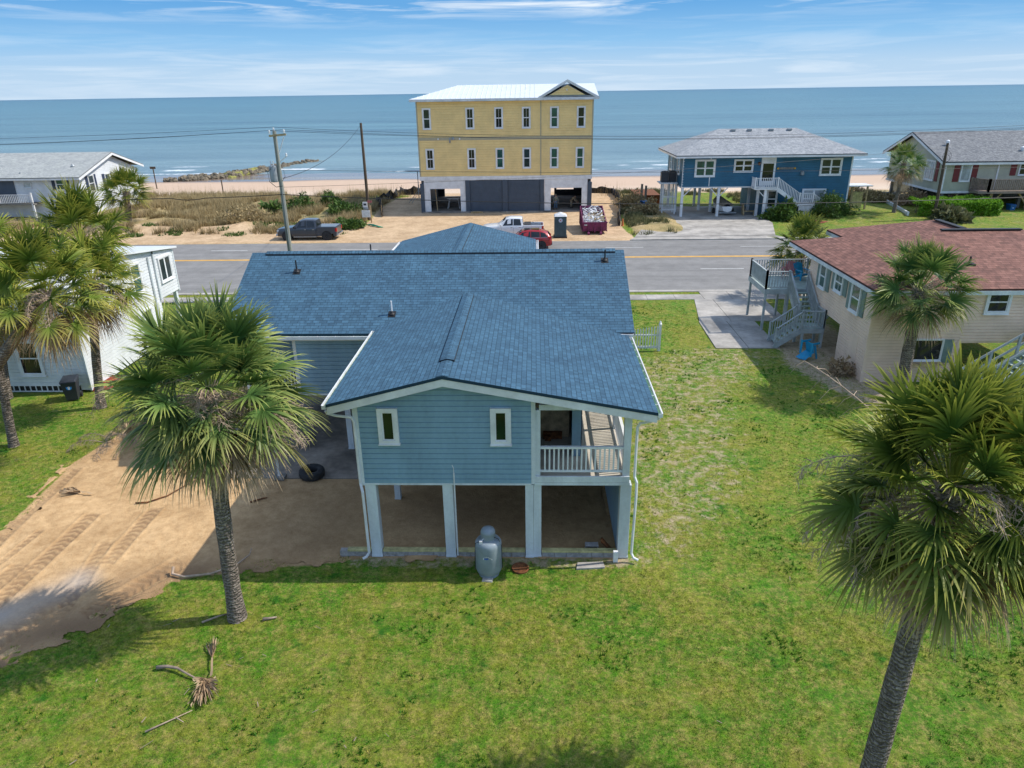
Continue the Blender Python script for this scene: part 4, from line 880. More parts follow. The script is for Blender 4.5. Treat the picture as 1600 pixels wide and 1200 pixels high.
# things inside the garages
b=MB(); 
for yy in (87.6,88.4):
    b.beam((-10.4,yy,1.3),(-9.2,yy,1.3),.1,.1)
    for s_ in (-1,1): b.beam((-9.8+s_*.5,yy,1.28),(-9.8+s_*.72,yy-.3,.16),.06,.06); b.beam((-9.8+s_*.5,yy,1.28),(-9.8+s_*.72,yy+.3,.16),.06,.06)
b.box(-10.6,-9.0,87.4,88.6,1.351,1.39)
o=b.build('sawhorse_table',M['white_wood'],None,org=(-9.8,88,.15)); tag(o,'pale work table on trestles inside the open left garage of the yellow building','work table')
b=MB(); b.beam((-11.6,86,.16),(-11.75,86.3,2.6),.1,.05); o=b.build('lumber_board',M['wood_tan'],None,org=(-11.6,86,.15)); tag(o,'single tan board leaning upright inside the left garage opening','board')
b=MB(); b.lathe((-8.9,88.2,.15),[(.27,0),(.3,.9),(.28,.95)],12); o=b.build('drum',M['bin_dark'],None,org=(-8.9,88.2,.15)); tag(o,'dark drum standing at the right side of the open left garage','drum')
b=MB(); b.box(-7.5,-6.1,84.6,84.95,.0,.14); b.box(-7.3,-6.3,84.5,84.9,.142,.2); o=b.build('board_pile',M['wood_tan'],None,org=(-6.8,84.8,0)); tag(o,'low stack of tan boards on sand before the left slate garage door','board stack')

# ================================================================ blue beach house with stairs
bh=thing('beach_house',(25,85,0),'deep blue house on white posts with pale hipped roof and white outside stair','house')
b=MB(); fy=80.5
b.siding([(16.05,3.25),(25.0,3.25),(25.0,6.35),(16.05,6.35)],(0,fy,0),UX,NF,course=.27,proud=.04); b.siding([(25.0,.05),(33.9,.05),(33.9,6.35),(25.0,6.35)],(0,fy,0),UX,NF,course=.27,proud=.04)
b.siding([(80.5,3.25),(89.5,3.25),(89.5,6.35),(80.5,6.35)],(16.0,0,0),UY,NL,course=.27,proud=.04); b.siding([(80.5,.05),(89.5,.05),(89.5,6.35),(80.5,6.35)],(34.0,0,0),UY,NR,course=.27,proud=.04)
b.siding([(16.05,3.25),(34,3.25),(34,6.35),(16.05,6.35)],(0,89.5,0),UX,NB,course=.27,proud=.04); b.siding([(80.6,.05),(89.4,.05),(89.4,3.2),(80.6,3.2)],(25.0,0,0),UY,NL,course=.27,proud=.04)
b.build('wall',M['siding_navy'],bh)
b=MB(); b.box(16.02,25,fy+.005,fy+.1,3.2,6.33); b.box(25,33.98,fy+.005,fy+.1,.05,6.33); b.box(25.01,33.98,fy+.1,89.4,.05,3.2); b.box(16.02,33.98,fy+.1,89.48,3.2,6.3); b.build('wall_core',M['siding_navy'],bh)
b=MB(); b.box(15.98,16.14,fy-.03,fy-.001,3.2,6.35); b.box(33.9,34.05,fy-.03,fy-.001,.05,6.35); b.box(16.14,25,fy-.03,fy-.001,3.12,3.24); b.box(15.96,15.998,fy-.02,89.5,3.1,3.24); b.box(18.9,18.98,fy-.06,fy-.001,3.3,6.3); b.box(15.93,15.998,85.6,85.75,3.25,6.3); b.build('corner_trim',M['white'],bh)
b=MB(); ez=6.62; rz=8.95
A=[(15.0,79.3,ez),(34.95,79.3,ez),(34.95,91.2,ez),(15.0,91.2,ez)]; r0=(20.6,85.3,rz); r1=(29.2,85.3,rz)
b.roof([A[0],A[1],r1,r0],UX,.1); b.roof([A[2],A[3],r0,r1],UX,.1); b.roof([A[3],A[0],r0],UY,.1); b.roof([A[1],A[2],r1],UY,.1); b.build('roof',M['roof_grey'],bh)
b=MB(); b.box(15.0,34.95,79.3,79.34,6.33,6.515); b.box(15,15.04,79.35,91.2,6.33,6.515); b.box(34.91,34.95,79.35,91.2,6.33,6.515); b.box(15.04,34.9,79.35,80.46,6.34,6.37); b.build('fascia',M['white'],bh)
b=MB()
for xx in (22.1,23.9,26.3,28.3): b.box(xx-.22,xx+.22,84.55,84.95,8.72,8.92)
b.build('roof_vent',M['steel'],bh)
window(bh,(17.4,fy,4.42),UX,NF,1.95,1.55,2,2,.13,'glass_green',sash=.09)
window(bh,(21.55,fy,4.85),UX,NF,1.85,1.1,2,2,.12,'glass_dark',sash=.08)
window(bh,(30.75,fy,4.42),UX,NF,2.05,1.55,2,2,.13,'glass',sash=.09)
window(bh,(29.2,fy,.95),UX,NF,2.3,1.85,2,2,.13,'curtain',sash=.09)
window(bh,(25.4,fy,1.0),UX,NF,.95,1.75,1,2,.12,'glass',sash=.09)
window(bh,(16.0,82.0,4.5),UY,NL,1.3,1.6,1,2,.12,'glass'); window(bh,(16.0,86.6,4.5),UY,NL,1.3,1.6,1,2,.12,'glass')
T=frame((24.35,fy,3.3),UX,NF); b=MB(T); b.box(0,.2,0,.08,0,3.0); b.box(1.35,1.55,0,.08,0,3.0); b.box(.2,1.35,0,.08,2.3,3.0); b.box(.2,1.35,0,.07,0,.5); d_=b.build('door',M['white'],bh); b=MB(T); b.box(.2,1.35,.05,.066,.5,2.3); b.build('pane',M['glass_dark'],d_)
b=MB(); 
for xx,yy in ((16.15,80.6),(20.1,80.6),(16.1,84),(16.1,88.5),(19,85),(20.0,83.6),(22,88),(19.2,88.5),(24.7,79.1),(24.4,84),(24.4,80.7)): b.box(xx-.13,xx+.13,yy-.13,yy+.13,.05,3.14)
b.build('post',M['white'],bh)
b=MB()
for xx in (16.15,20.1): 
    b.beam((xx,80.6,2.1),(xx+.95,80.6,3.1),.08,.1,(0,1,0)) 
    if xx>17: b.beam((xx,80.6,2.1),(xx-.95,80.6,3.1),.08,.1,(0,1,0))
b.beam((24.7,79.1,2.2),(23.8,79.1,3.1),.08,.1,(0,1,0)); b.build('brace',M['white'],bh)
# landing and stairs along the front
b=MB(); b.box(23.5,25.9,78.9,80.45,3.05,3.2); b.build('landing',M['white'],bh)
railing(bh,(23.5,78.95,3.2),(25.9,78.95,3.2),h=1.05,sp=.19,bal=.06,m='white',posts=True,post=.14); railing(bh,(23.5,79.0,3.2),(23.5,80.4,3.2),h=1.05,sp=.19,bal=.06,m='white',posts=False)
railing(bh,(25.95,78.95,3.15),(28.3,78.95,1.58),h=1.08,sp=.19,bal=.06,m='white',posts=False); railing(bh,(28.35,78.95,1.55),(29.8,78.95,1.55),h=1.08,sp=.19,bal=.06,m='white',post=.14); railing(bh,(29.85,78.95,1.5),(31.6,78.95,.35),h=1.08,sp=.19,bal=.06,m='white',posts=False)
b=MB(); b.beam((25.9,78.9,3.05),(28.35,78.9,1.42),.05,.35); b.box(28.35,29.8,78.87,80.4,1.4,1.54); b.beam((29.8,78.9,1.4),(31.7,78.9,.12),.05,.35)
for k in range(9): b.box(26.0+k*.27,26.28+k*.27,78.93,80.2,2.98-k*.18,3.02-k*.18)
for k in range(7): b.box(29.85+k*.26,30.12+k*.26,78.93,80.2,1.34-k*.18,1.38-k*.18)
b.build('stair',M['white'],bh)
b=MB()
for k in range(9):
    for s_ in (1,-1):
        x0=28.4+k*.17; b.beam((x0 if s_>0 else 29.85-k*.17+0,78.92+.02*s_,.1),((x0+1.2) if s_>0 else 29.85-k*.17-1.2,78.92+.02*s_,1.35),.03,.01,(0,1,0)) if (x0+1.2<29.9 and 29.85-k*.17-1.2>28.3) else None
b.box(28.35,28.45,78.85,78.95,0,1.4); b.box(29.7,29.8,78.85,78.95,0,1.4); b.box(28.35,29.8,78.86,78.94,.0,.12); b.box(28.45,29.7,78.95,78.96,.12,1.35); b.build('lattice',M['white_wood'],bh)
b=MB(); b.box(26.1,28.0,fy-.09,fy-.03,4.98,5.2); nb=b.build('name_board',M['wood_grey'],bh)
b=MB(); 
for xx in (26.15,27.95): b.lathe((xx,fy-.12,5.09),[(.1,-.08),(.1,.08)],8)
b.build('board_star',M['line_yellow'],nb)
b=MB(); b.lathe((28.8,fy-.16,4.5),[(.08,-.15),(.2,-.1),(.2,.15),(.1,.3)],10); b.build('wall_lantern',M['steel'],bh); b=MB(); b.lathe((24.1,fy-.16,5.6),[(.06,-.15),(.13,-.1),(.13,.12),(.05,.2)],10); b.build('wall_lantern',M['rust'],bh)
# air conditioner platform at the left
t=thing('unit_platform',(15.1,83,0),'white timber platform holding cooling units beside the blue beach house','platform')
b=MB()
for xx in (14.35,15.75):
    for yy in (82.4,83.7): b.box(xx-.07,xx+.07,yy-.07,yy+.07,0,3.4)
b.box(14.35,15.75,82.37,82.43,.5,.62); b.box(14.35,15.75,82.37,82.43,1.9,2.02); b.build('leg',M['white'],t)
b=MB(); b.box(13.9,15.9,82.1,84.1,3.4,3.52); b.build('platform_top',M['trim'],t)
def acunit(x_,y_,lab):
    u=thing('cooling_unit',(x_,y_,3.52),lab,'cooling unit'); b=MB(); b.box(x_-.4,x_+.4,y_-.4,y_+.4,3.53,4.65); b.build('case',M['bin_dark'],u,bevel=.03); b=MB(); b.lathe((x_,y_,4.652),[(.34,0),(.34,.05),(.1,.08)],16); b.build('fan_guard',M['black'],u)
acunit(14.5,82.9,'dark cooling unit at the outer edge of the white platform'); acunit(15.4,83.2,'dark cooling unit next to the blue house wall on the white platform')
b=MB()
for k in range(14): b.box(14.42+k*.1,14.48+k*.1,83.68,83.72,.2,3.3)
b.build('slat_screen',M['white_wood'],t)
# skiff on trailer, bench, bins
t=thing('boat_on_trailer',(21.3,82.5,.05),'small white boat with dark cover parked between posts under the blue house','boat')
b=MB(); secs=[(80.9,.55,.75,.55),(81.6,.85,.8,.5),(83,.95,.85,.45),(84.6,.8,.95,.5),(85.6,.1,1.15,.9)]
rg=[]
for yy,hw,zt,zb in secs: rg.append([(21.3-hw,yy,zt+.3),(21.3-hw*.8,yy,zb),(21.3,yy,zb-.12),(21.3+hw*.8,yy,zb),(21.3+hw,yy,zt+.3)])
for a,c in zip(rg[:-1],rg[1:]):
    for k in range(4): b.poly([a[k],a[k+1],c[k+1],c[k]])
b.poly(rg[0]); b.build('hull',M['white'],t)
b=MB()
for a,c in zip(rg[:-1],rg[1:]): b.poly([a[0],c[0],(21.3,c[0][1],c[0][2]+.35),(21.3,a[0][1],a[0][2]+.35)]); b.poly([a[4],c[4],(21.3,c[0][1],c[0][2]+.35),(21.3,a[0][1],a[0][2]+.35)])
b.build('cover',M['khaki'],t); b=MB(); b.box(20.3,22.3,80.9,81.05,.3,.42); b.box(20.6,20.7,81.1,86.5,.32,.42); b.box(21.9,22,81.1,86.5,.32,.42); b.build('trailer_frame',M['steel'],t)
for s_ in (-1,1): 
    b=MB(Matrix.Translation((21.3+s_*1.05,82.8,.35))@Matrix.Rotation(R(90),4,'Y')); b.lathe((0,0,-.1),[(.1,0),(.3,.0),(.3,.2),(.1,.2)],16); b.build('wheel',M['rubber'],t)
t=thing('garden_bench',(23.6,81.2,.05),'pale wooden bench under the blue house beside the lower wall','bench')
b=MB(); b.box(23.1,24.4,81.0,81.5,.45,.52); b.build('seat',M['wood_tan'],t); b=MB(); b.hexa([(23.1,80.9,.1),(23.2,80.9,.1),(23.2,81.6,.1),(23.1,81.6,.1)],[(23.0,80.9,1.3),(23.1,80.9,1.3),(23.1,81.6,1.3),(23.0,81.6,1.3)]); b.build('side_panel',M['wood_tan'],t); b=MB(); b.box(23.15,23.25,81,81.1,.05,.45); b.box(24.25,24.35,81,81.1,.05,.45); b.build('leg',M['wood_tan'],t)
def wheelie_bin(loc,rz,body,label,emblem=None,group=None):
    t=thing('wheelie_bin',loc,label,'bin',group,rz,local=True)
    b=MB(); b.hexa([(-.24,-.27,.04),(.24,-.27,.04),(.24,.22,.04),(-.24,.22,.04)],[(-.32,-.38,.98),(.32,-.38,.98),(.32,.36,.98),(-.32,.36,.98)]); b.box(-.34,.34,-.40,.38,.92,.975); b.build('body',M[body],t,bevel=.02)
    b=MB(); b.hexa([(-.35,-.42,.985),(.35,-.42,.985),(.35,.42,1.0),(-.35,.42,1.0)],[(-.30,-.34,1.06),(.30,-.34,1.06),(.31,.4,1.09),(-.31,.4,1.09)]); b.beam((-.2,.46,1.0),(.2,.46,1.0),.035,.035); b.build('lid',M[body],t,bevel=.02)
    for s_ in (-1,1): 
        b=MB(Matrix.Translation((s_*.29,.28,.13))@Matrix.Rotation(R(90),4,'Y')); b.lathe((0,0,-.03),[(.03,0),(.13,0),(.13,.06),(.03,.06)],14); b.build('wheel',M['rubber'],t)
    if emblem:
        b=MB(Matrix.Translation((.0,-.345,.72))@Matrix.Rotation(R(83),4,'X')); b.lathe((0,0,0),[(.12,0),(.12,.012)],20); e_=b.build('emblem',M['emblem_sky'],t)
        b=MB(Matrix.Translation((.0,-.36,.72))@Matrix.Rotation(R(83),4,'X')); b.lathe((0,0,0),[(.05,0),(.05,.006)],12); b.box(-.02,.02,-.1,.02,0,.006); b.build('emblem_figure',M['white_plastic'],t)
    return t
M['emblem_sky']=mat('emblem_sky_blue',(.03,.25,.6),.5)
wheelie_bin((12.9,85.6,0),.2,'bin_blue','blue bin nearer the drive, left of the blue house'); wheelie_bin((12.2,86.4,0),.1,'bin_blue','blue bin behind another, half hidden by scrub left of the blue house')
t=thing('timber_walk',(13.2,92,0),'brown timber boardwalk with tall posts behind the blue bins','boardwalk'); b=MB(); b.box(12.6,15.6,91,91.15,0,1.0); b.box(12.6,15.6,91,97,.9,1.0); b.build('deck',M['rust'],t); b=MB(); b.box(13.1,13.35,90.8,91,0,2.4); b.box(13.6,13.85,90.8,91,0,2.2); b.build('post',M['wood_grey'],t)
# wooden gate frame at the right of the blue house
t=thing('wooden_gate',(35.6,82,0),'weathered tall wooden gate with small white roof at the right end of the blue house','gate')
b=MB(); b.box(35.0,35.2,81.9,82.1,0,2.9); b.box(36.35,36.5,81.2,81.4,0,3.0); b.beam((36.4,81.3,2.6),(35.7,81.3,2.0),.06,.08,(0,1,0)); b.build('post',M['wood_tan'],t)
b=MB(); 
for k in range(8): b.box(35.25+k*.14,35.37+k*.14,82.0,82.05,.1,2.3+.05*(k%3))
b.build('board_panel',M['wood_green'],t); b=MB(); b.box(34.3,36.9,81.1,83.2,3.0,3.12); b.build('roof',M['white'],t)

# ================================================================ beige house at the far right
bg_=thing('beach_house',(50,87,0),'sage grey house with burgundy shutters and brown deck at the right edge','house')
b=MB(); b.siding([(44.3,2.4),(62,2.4),(62,5.5),(44.3,5.5)],(0,81.1,0),UX,NF,course=.2,proud=.012,vertical=True)
b.siding([(81.1,2.4),(93.9,2.4),(93.9,5.6),(88.3,8.0),(81.1,5.4)],(44.25,0,0),UY,NL,course=.2,proud=.012,vertical=True); b.siding([(44.3,2.4),(62,2.4),(62,5.5),(44.3,5.5)],(0,94,0),UX,NB,vertical=True); b.build('wall',M['siding_sage'],bg_)
b=MB(); b.box(44.27,62,81.12,93.9,2.3,5.45); b.build('wall_core',M['siding_sage'],bg_)
b=MB(); b.roof([(43.7,80.6,5.55),(63,80.6,5.55),(63,88.5,8.2),(43.7,88.5,8.2)],UX,.12); b.roof([(63,95,5.6),(43.7,95,5.6),(43.7,88.5,8.2),(63,88.5,8.2)],UX,.12); b.build('roof',M['roof_dgrey'],bg_)
b=MB(); b.box(43.7,63,80.58,80.62,5.2,5.42); 
for (y0,z0,y1,z1) in ((80.6,5.42,88.5,8.07),(88.5,8.07,95,5.47)): b.hexa([(43.66,y0,z0-.25),(43.72,y0,z0-.25),(43.72,y1,z1-.25),(43.66,y1,z1-.25)],[(43.66,y0,z0),(43.72,y0,z0),(43.72,y1,z1),(43.66,y1,z1)])
b.box(44.2,62,81.02,81.08,2.2,2.42); b.box(44.18,44.24,81.1,94,2.2,2.42); b.box(44.2,44.34,81.02,81.08,2.42,5.4); b.box(49.75,49.9,81.0,81.08,2.42,5.4); b.build('trim',M['white'],bg_)
window(bg_,(46.0,81.1,3.5),UX,NF,.95,1.8,1,1,.1,'curtain'); window(bg_,(52.1,81.1,4.1),UX,NF,1.3,1.2,2,2,.1,'glass_dark'); window(bg_,(44.25,83.2,3.4),UY,NL,1.7,1.9,2,1,.14,'curtain')
b=MB()
for a in (45.2,47.1,51.15,53.6): b.box(a,a+.62,81.04,81.09,3.4 if a<50 else 4.0,5.35)
b.box(44.18,44.24,82.3,82.9,3.3,5.4); b.build('shutter',M['shutter_red'],bg_)
b=MB(); b.lathe((45.9,84.7,7.1),[(.16,-.2),(.16,.0),(.2,.0),(.2,.3),(.05,.4)],10); b.lathe((53.2,83.1,6.45),[(.16,-.2),(.16,.0),(.2,.0),(.2,.3),(.05,.4)],10); b.build('roof_vent',M['white'],bg_)
b=MB(); b.box(47.2,62,79.2,81.05,2.35,2.6); b.build('deck',M['deck_brown'],bg_); railing(bg_,(48.2,79.25,2.6),(62,79.25,2.6),h=1.2,sp=.2,bal=.1,m='deck_brown',post=.2); railing(bg_,(47.25,80.9,2.6),(48.2,79.25,2.6),h=1.2,sp=.16,bal=.12,m='deck_brown',post=.2); 
b=MB(); b.box(52.1,52.3,79.15,79.24,2.3,3.95); 
for xx in (49,53,57,61):
    b.box(xx-.15,xx+.15,79.8,80.1,0,2.34); b.beam((xx,79.95,1.0),(xx+1.1,79.95,2.3),.12,.15,(0,1,0)); b.beam((xx,79.95,1.0),(xx-1.1,79.95,2.3),.12,.15,(0,1,0))
b.build('deck_post',M['wood_tan'],bg_)
b=MB(); 
for xx in (44.6,48.5,53,58,61.8):
    for yy in (81.4,87,93): b.box(xx-.15,xx+.15,yy-.15,yy+.15,0,2.3)
b.box(44.4,62,88,88.2,0,2.3); b.build('post',M['wood_grey'],bg_)
wheelie_bin((51.4,79.9,.08),.1,'bin_blue','blue bin in the shade under the brown deck at the right edge',emblem=True)
# low white retaining wall
t=thing('garden_wall',(41,84,0),'low white wall running down from the beach to the hedge','wall'); b=MB(); 
for p,q in (((43.0,93.0),(45.5,93.0)),((43.0,93.0),(41.2,87.5)),((41.2,87.5),(39.4,77.5))): b.beam((p[0],p[1],.45),(q[0],q[1],.35),.18,.9)
b.build('wall_run',M['white_wood'],t)
t=thing('white_panel_fence',(49,100,0),'pale blue white solid fence panel behind the palm by the sage house','fence'); b=MB(); b.box(46.0,49.5,96,96.1,-.2,2.2); b.build('panel',M['trim'],t)

# ================================================================ white house by the beach, left
wh=thing('beach_house',(-58,88,0),'white house with navy shutters and grey roof on the dune at the left edge','house')
b=MB(); b.siding([(-75,.6),(-52.55,.6),(-52.55,4.7),(-75,4.7)],(0,83,0),UX,NF,course=.2); b.siding([(83,.6),(95.8,.6),(95.8,4.7),(90,6.75),(83,4.7)],(-52.5,0,0),UY,NR,course=.2); b.siding([(-75,.6),(-52.5,.6),(-52.5,4.7),(-75,4.7)],(0,96,0),UX,NB,course=.2); b.build('wall',M['siding_white'],wh)
b=MB(); b.box(-74.9,-52.52,83.02,95.9,.2,4.65); b.build('wall_core',M['siding_white'],wh)
b=MB(); b.roof([(-76,82.3,4.85),(-51.9,82.3,4.85),(-51.9,90,7.05),(-66,90,7.05)],UX,.1); b.roof([(-51.9,96.8,5.0),(-76,96.8,5.0),(-66,90,7.05),(-51.9,90,7.05)],UX,.1); b.roof([(-76,96.8,5.0),(-76,82.3,4.85),(-66,90,7.05)],UY,.1); b.build('roof',M['roof_lgrey'],wh)
b=MB(); b.box(-76,-51.9,82.26,82.3,4.55,4.74)
for (y0,z0,y1,z1) in ((82.3,4.74,90,6.94),(90,6.94,96.8,4.89)): b.hexa([(-51.92,y0,z0-.25),(-51.86,y0,z0-.25),(-51.86,y1,z1-.25),(-51.92,y1,z1-.25)],[(-51.92,y0,z0),(-51.86,y0,z0),(-51.86,y1,z1),(-51.92,y1,z1)])
b.tube([(-52.3,82.5,4.6),(-52.45,82.85,4.3),(-52.45,82.9,1)],.06,6); b.build('trim',M['white'],wh)
window(wh,(-55.1,83,3.45),UX,NF,.9,1.15,1,2,.1,'glass_green'); window(wh,(-59.0,83,3.7),UX,NF,.9,.55,1,1,.03,'curtain')
for y0,h_ in ((84.9,1.7),(88.4,1.3),(92.6,1.1)): window(wh,(-52.5,y0,3.0+(1.7-h_)*.6),UY,NR,1.0,h_,1,2,.1,'glass')
b=MB(); 
for a in (-55.65,-54.0): b.box(a,a+.38,82.94,82.98,3.35,4.65)
for y0,h_ in ((84.3,1.7),(86.05,1.7),(87.8,1.3),(89.55,1.3),(92.0,1.1),(93.75,1.1)): b.box(-52.47,-52.43,y0,y0+.42,3.0+(1.7-h_)*.6-.1,3.1+(1.7-h_)*.6+h_)
b.box(-64.9,-64.4,82.94,82.98,3.35,4.65); b.build('shutter',M['shutter_navy'],wh)
b=MB(); b.box(-63.0,-60.1,82.9,82.96,2.1,4.5); b.build('porch_recess',M['slate_paint'],wh)
b=MB(); b.box(-66,-57.2,81.2,82.95,1.95,2.1); b.build('porch_deck',M['wood_grey'],wh); railing(wh,(-66,81.25,2.1),(-57.3,81.25,2.1),h=1.0,sp=.2,bal=.06,m='white',post=.16); b=MB(); b.box(-61.3,-61.1,81.2,81.35,2.1,3.3); b.box(-57.4,-57.2,81.2,81.35,0,3.3); b.box(-62,-61.8,81.2,81.35,0,2); b.build('porch_post',M['white'],wh)
b=MB(); b.lathe((-54.3,85.5,5.75),[(.2,-.3),(.2,.05),(.25,.05),(.05,.3)],8); b.lathe((-59.5,83.6,5.2),[(.12,-.1),(.1,.15)],8); b.build('roof_vent',M['steel'],wh)

# ================================================================ white house at the left
lh=thing('white_house',(-27,36,0),'white sided two storey house behind the palm group at the left','house')
b=MB(); zl=lambda y:5.75-.13*abs(y-35.2)*(1 if y>35.2 else .9)
b.siding([(-34,.36),(-21.45,.36),(-21.45,5.0),(-34,5.0)],(0,31,0),UX,NF,course=.17); b.siding([(31,.1),(38.8,.1),(38.8,5.2),(35.2,5.62),(31,5.2)],(-21.4,0,0),UY,NR,course=.17)
b.siding([(38.8,2.5),(40.95,2.5),(40.95,4.9),(38.8,5.18)],(-21.32,0,0),UY,NR,course=.17); b.siding([(-34,2.5),(-21.4,2.5),(-21.4,4.9),(-34,4.9)],(0,40.95,0),UX,NB,course=.17); b.build('wall',M['siding_white'],lh)
b=MB(); b.box(-34,-21.42,31.02,38.78,.1,5.0); b.box(-34,-21.34,38.79,40.93,2.45,4.85); b.build('wall_core',M['siding_white'],lh)
b=MB(); b.roof([(-34.5,30.6,5.25),(-21.1,30.6,5.25),(-21.1,35.2,5.8),(-34.5,35.2,5.8)],UX,.1); b.roof([(-21.1,41.2,5.02),(-34.5,41.2,5.02),(-34.5,35.2,5.8),(-21.1,35.2,5.8)],UX,.1); b.hasuv=False; b.build('roof',M['metal_roof'],lh)
b=MB(); b.box(-21.36,-21.28,38.72,38.84,2.4,5.05); b.box(-21.36,-21.27,40.9,41.0,2.4,4.85); b.box(-21.42,-21.33,30.95,31.08,.1,5.1); b.box(-21.95,-21.75,39.0,39.2,0,2.45); b.box(-21.6,-21.4,40.7,40.9,0,2.45); b.tube([(-21.3,38.2,5.0),(-21.33,38.2,.3)],.05,6); b.build('trim',M['trim'],lh)
window(lh,(-21.4,36.35,3.42),UY,NR,.82,1.45,1,2,.09,'glass_green'); window(lh,(-21.32,39.15,3.4),UY,NR,1.25,1.25,2,1,.09,'glass',sash=.06) 
window(lh,(-21.4,36.7,1.1),UY,NR,.8,1.2,1,2,.09,'glass'); window(lh,(-21.4,33.0,3.3),UY,NR,.8,1.4,1,2,.09,'glass')
window(lh,(-24.45,31,.98),UX,NF,.95,1.55,1,2,.12,'glass_dark'); window(lh,(-28.5,31,.98),UX,NF,.95,1.55,1,2,.12,'glass_dark')
b=MB(); b.box(-34,-21.9,30.97,30.99,.02,.08); b.box(-34,-21.9,30.96,30.99,.33,.38)
for k in range(44): b.box(-34+k*.275,-33.95+k*.275,30.96,30.99,.081,.329)
b.build('skirting_frame',M['white'],lh); b=MB(); b.box(-34,-21.9,31.0,31.015,.02,.35); b.build('skirting_void',M['black'],lh)
b=MB(); b.hexa([(-21.38,31,-.02),(-20.6,31.1,-.02),(-20.6,33,-.02),(-21.38,33,-.02)],[(-21.38,31.05,.16),(-20.72,31.2,.1),(-20.72,32.9,.1),(-21.38,32.9,.16)]); o=b.build('mulch_bed',M['red_orange'],None,org=(-21.1,33,0),bevel=.03); tag(o,'strip of bright red mulch along the white house corner','mulch bed')
wheelie_bin((-21.75,30.15,0),.35,'bin_dark','dark grey bin with round blue emblem at the white house corner',emblem=True)

# ================================================================ tan house, right
th=thing('tan_house',(20,37,0),'tan vinyl sided house with brown shingle roof and sage shutters on the right','house')
b=MB(); ez=4.62
b.siding([(15.6,.02),(19.75,.02),(19.75,4.5),(15.6,4.5)],(0,32.05,0),UX,NF,course=.15); b.siding([(19.75,2.05),(26,2.05),(26,4.5),(19.75,4.5)],(0,32.05,0),UX,NF,course=.15)
b.siding([(32.05,.02),(35.2,.02),(35.2,4.5),(32.05,4.5)],(15.57,0,0),UY,NL,course=.15); b.siding([(35.2,1.9),(40.2,1.9),(40.2,4.5),(35.2,4.5)],(15.57,0,0),UY,NL,course=.15); b.siding([(15.57,1.9),(28,1.9),(28,4.5),(15.57,4.5)],(0,40.2,0),UX,NB,course=.15)
b.build('wall',M['siding_tan'],th)
b=MB(); b.box(15.6,19.7,32.08,32.2,.02,4.5); b.box(15.6,15.7,32.2,35.15,.02,4.5); b.box(15.6,26,32.08,40.15,1.95,4.48); b.box(19.55,19.7,32.2,36,0,1.9); b.box(15.7,19.6,35.0,35.15,0,1.9); b.build('wall_core',M['siding_tan'],th)
b=MB(); b.roof([(15.3,31.75,ez),(28,31.75,ez),(28,37.5,6.2),(20.7,37.5,6.2)],UX); b.roof([(15.3,43.2,ez),(15.3,31.75,ez),(20.7,37.5,6.2)],UY); b.roof([(28,43.2,ez),(15.3,43.2,ez),(20.7,37.5,6.2),(28,37.5,6.2)],UX)
b.roof([(18.75,43.0,ez+.05),(23.25,38.8,5.88),(23.25,42.6,5.88),(18.75,46.6,ez+.02)],UY); b.roof([(27.7,43.0,ez+.02),(27.7,46.6,ez+.02),(23.25,42.6,5.88),(23.25,38.8,5.88)],UY); b.roof([(27.7,46.6,ez+.02),(18.75,46.6,ez+.02),(23.25,42.6,5.88)],UX); b.build('roof',M['roof_brown'],th)
rt_=th.children[-1]
b=MB(); b.beam((20.9,37.5,6.235),(24.9,37.5,6.235),.3,.06); b.beam((23.25,42.4,5.92),(23.25,39.6,5.92),.3,.06); b.build('ridge_vent',M['black'],rt_)
b=MB(); 
for xx,yy in ((17.6,34.6),(20.6,34.0)): 
    zz=ez+min((xx-15.3),(yy-31.75))*.28; b.lathe((xx,yy,zz),[(.13,-.05),(.12,.05),(.05,.14),(.04,.36)],10); b.box(xx-.2,xx+.2,yy-.2,yy+.2,zz-.1,zz+.035)
b.build('vent_pipe',M['black'],rt_)
b=MB(); b.box(15.3,28,31.72,31.76,4.34,4.53); b.box(15.27,15.31,31.76,43.2,4.34,4.53); b.box(18.72,18.76,43.0,46.6,4.34,4.55); b.box(15.32,28,31.77,32.03,4.36,4.39); b.box(15.32,15.55,32.0,40,4.36,4.39); b.box(15.32,18.7,40.25,43.1,4.36,4.39); b.box(18.77,27.7,43.2,46.5,4.36,4.39)
b.build('fascia',M['trim'],th)
b=MB(); b.box(15.52,15.66,32.0,32.045,0,4.34); b.box(19.68,19.82,32.0,32.045,0,2.05); b.build('corner_trim',M['siding_tan'],th)
b=MB(); b.tube([(15.62,37.5,0),(15.62,37.5,1.95)],.1,10); b.box(15.5,15.7,40.0,40.2,0,1.95); b.beam((15.62,37.5,1.3),(15.62,36.8,1.92),.07,.07); b.tube([(24.3,32.2,0),(24.3,32.2,2.05)],.1,10); b.build('post',M['deck_floor'],th)
for y0,ww,z0,h_ in ((37.72,.72,3.12,1.15),(35.55,.85,3.45,.85),(33.42,.9,3.02,1.25)): window(th,(15.55,y0,z0),UY,NL,ww,h_,1,2,.09,'glass_green',grid_top=(ww==.85))
b=MB()
for y0,ww,z0,h_ in ((37.72,.72,3.12,1.15),(35.55,.85,3.45,.85),(33.42,.9,3.02,1.25)):
    for s0 in (y0-.52,y0+ww+.12): b.box(15.50,15.548,s0,s0+.4,z0-.1,z0+h_+.1)
b.build('shutter',M['shutter_green'],th)
b=MB(); b.box(15.53,15.553,32.95,33.85,.55,2.0); b.build('hatch',M['siding_tan'],th,bevel=.01)
window(th,(20.62,32.03,3.5),UX,NF,.88,.9,1,2,.12,'glass_dark'); window(th,(17.65,32.03,1.15),UX,NF,1.35,1.0,1,1,.04,'glass_dark')
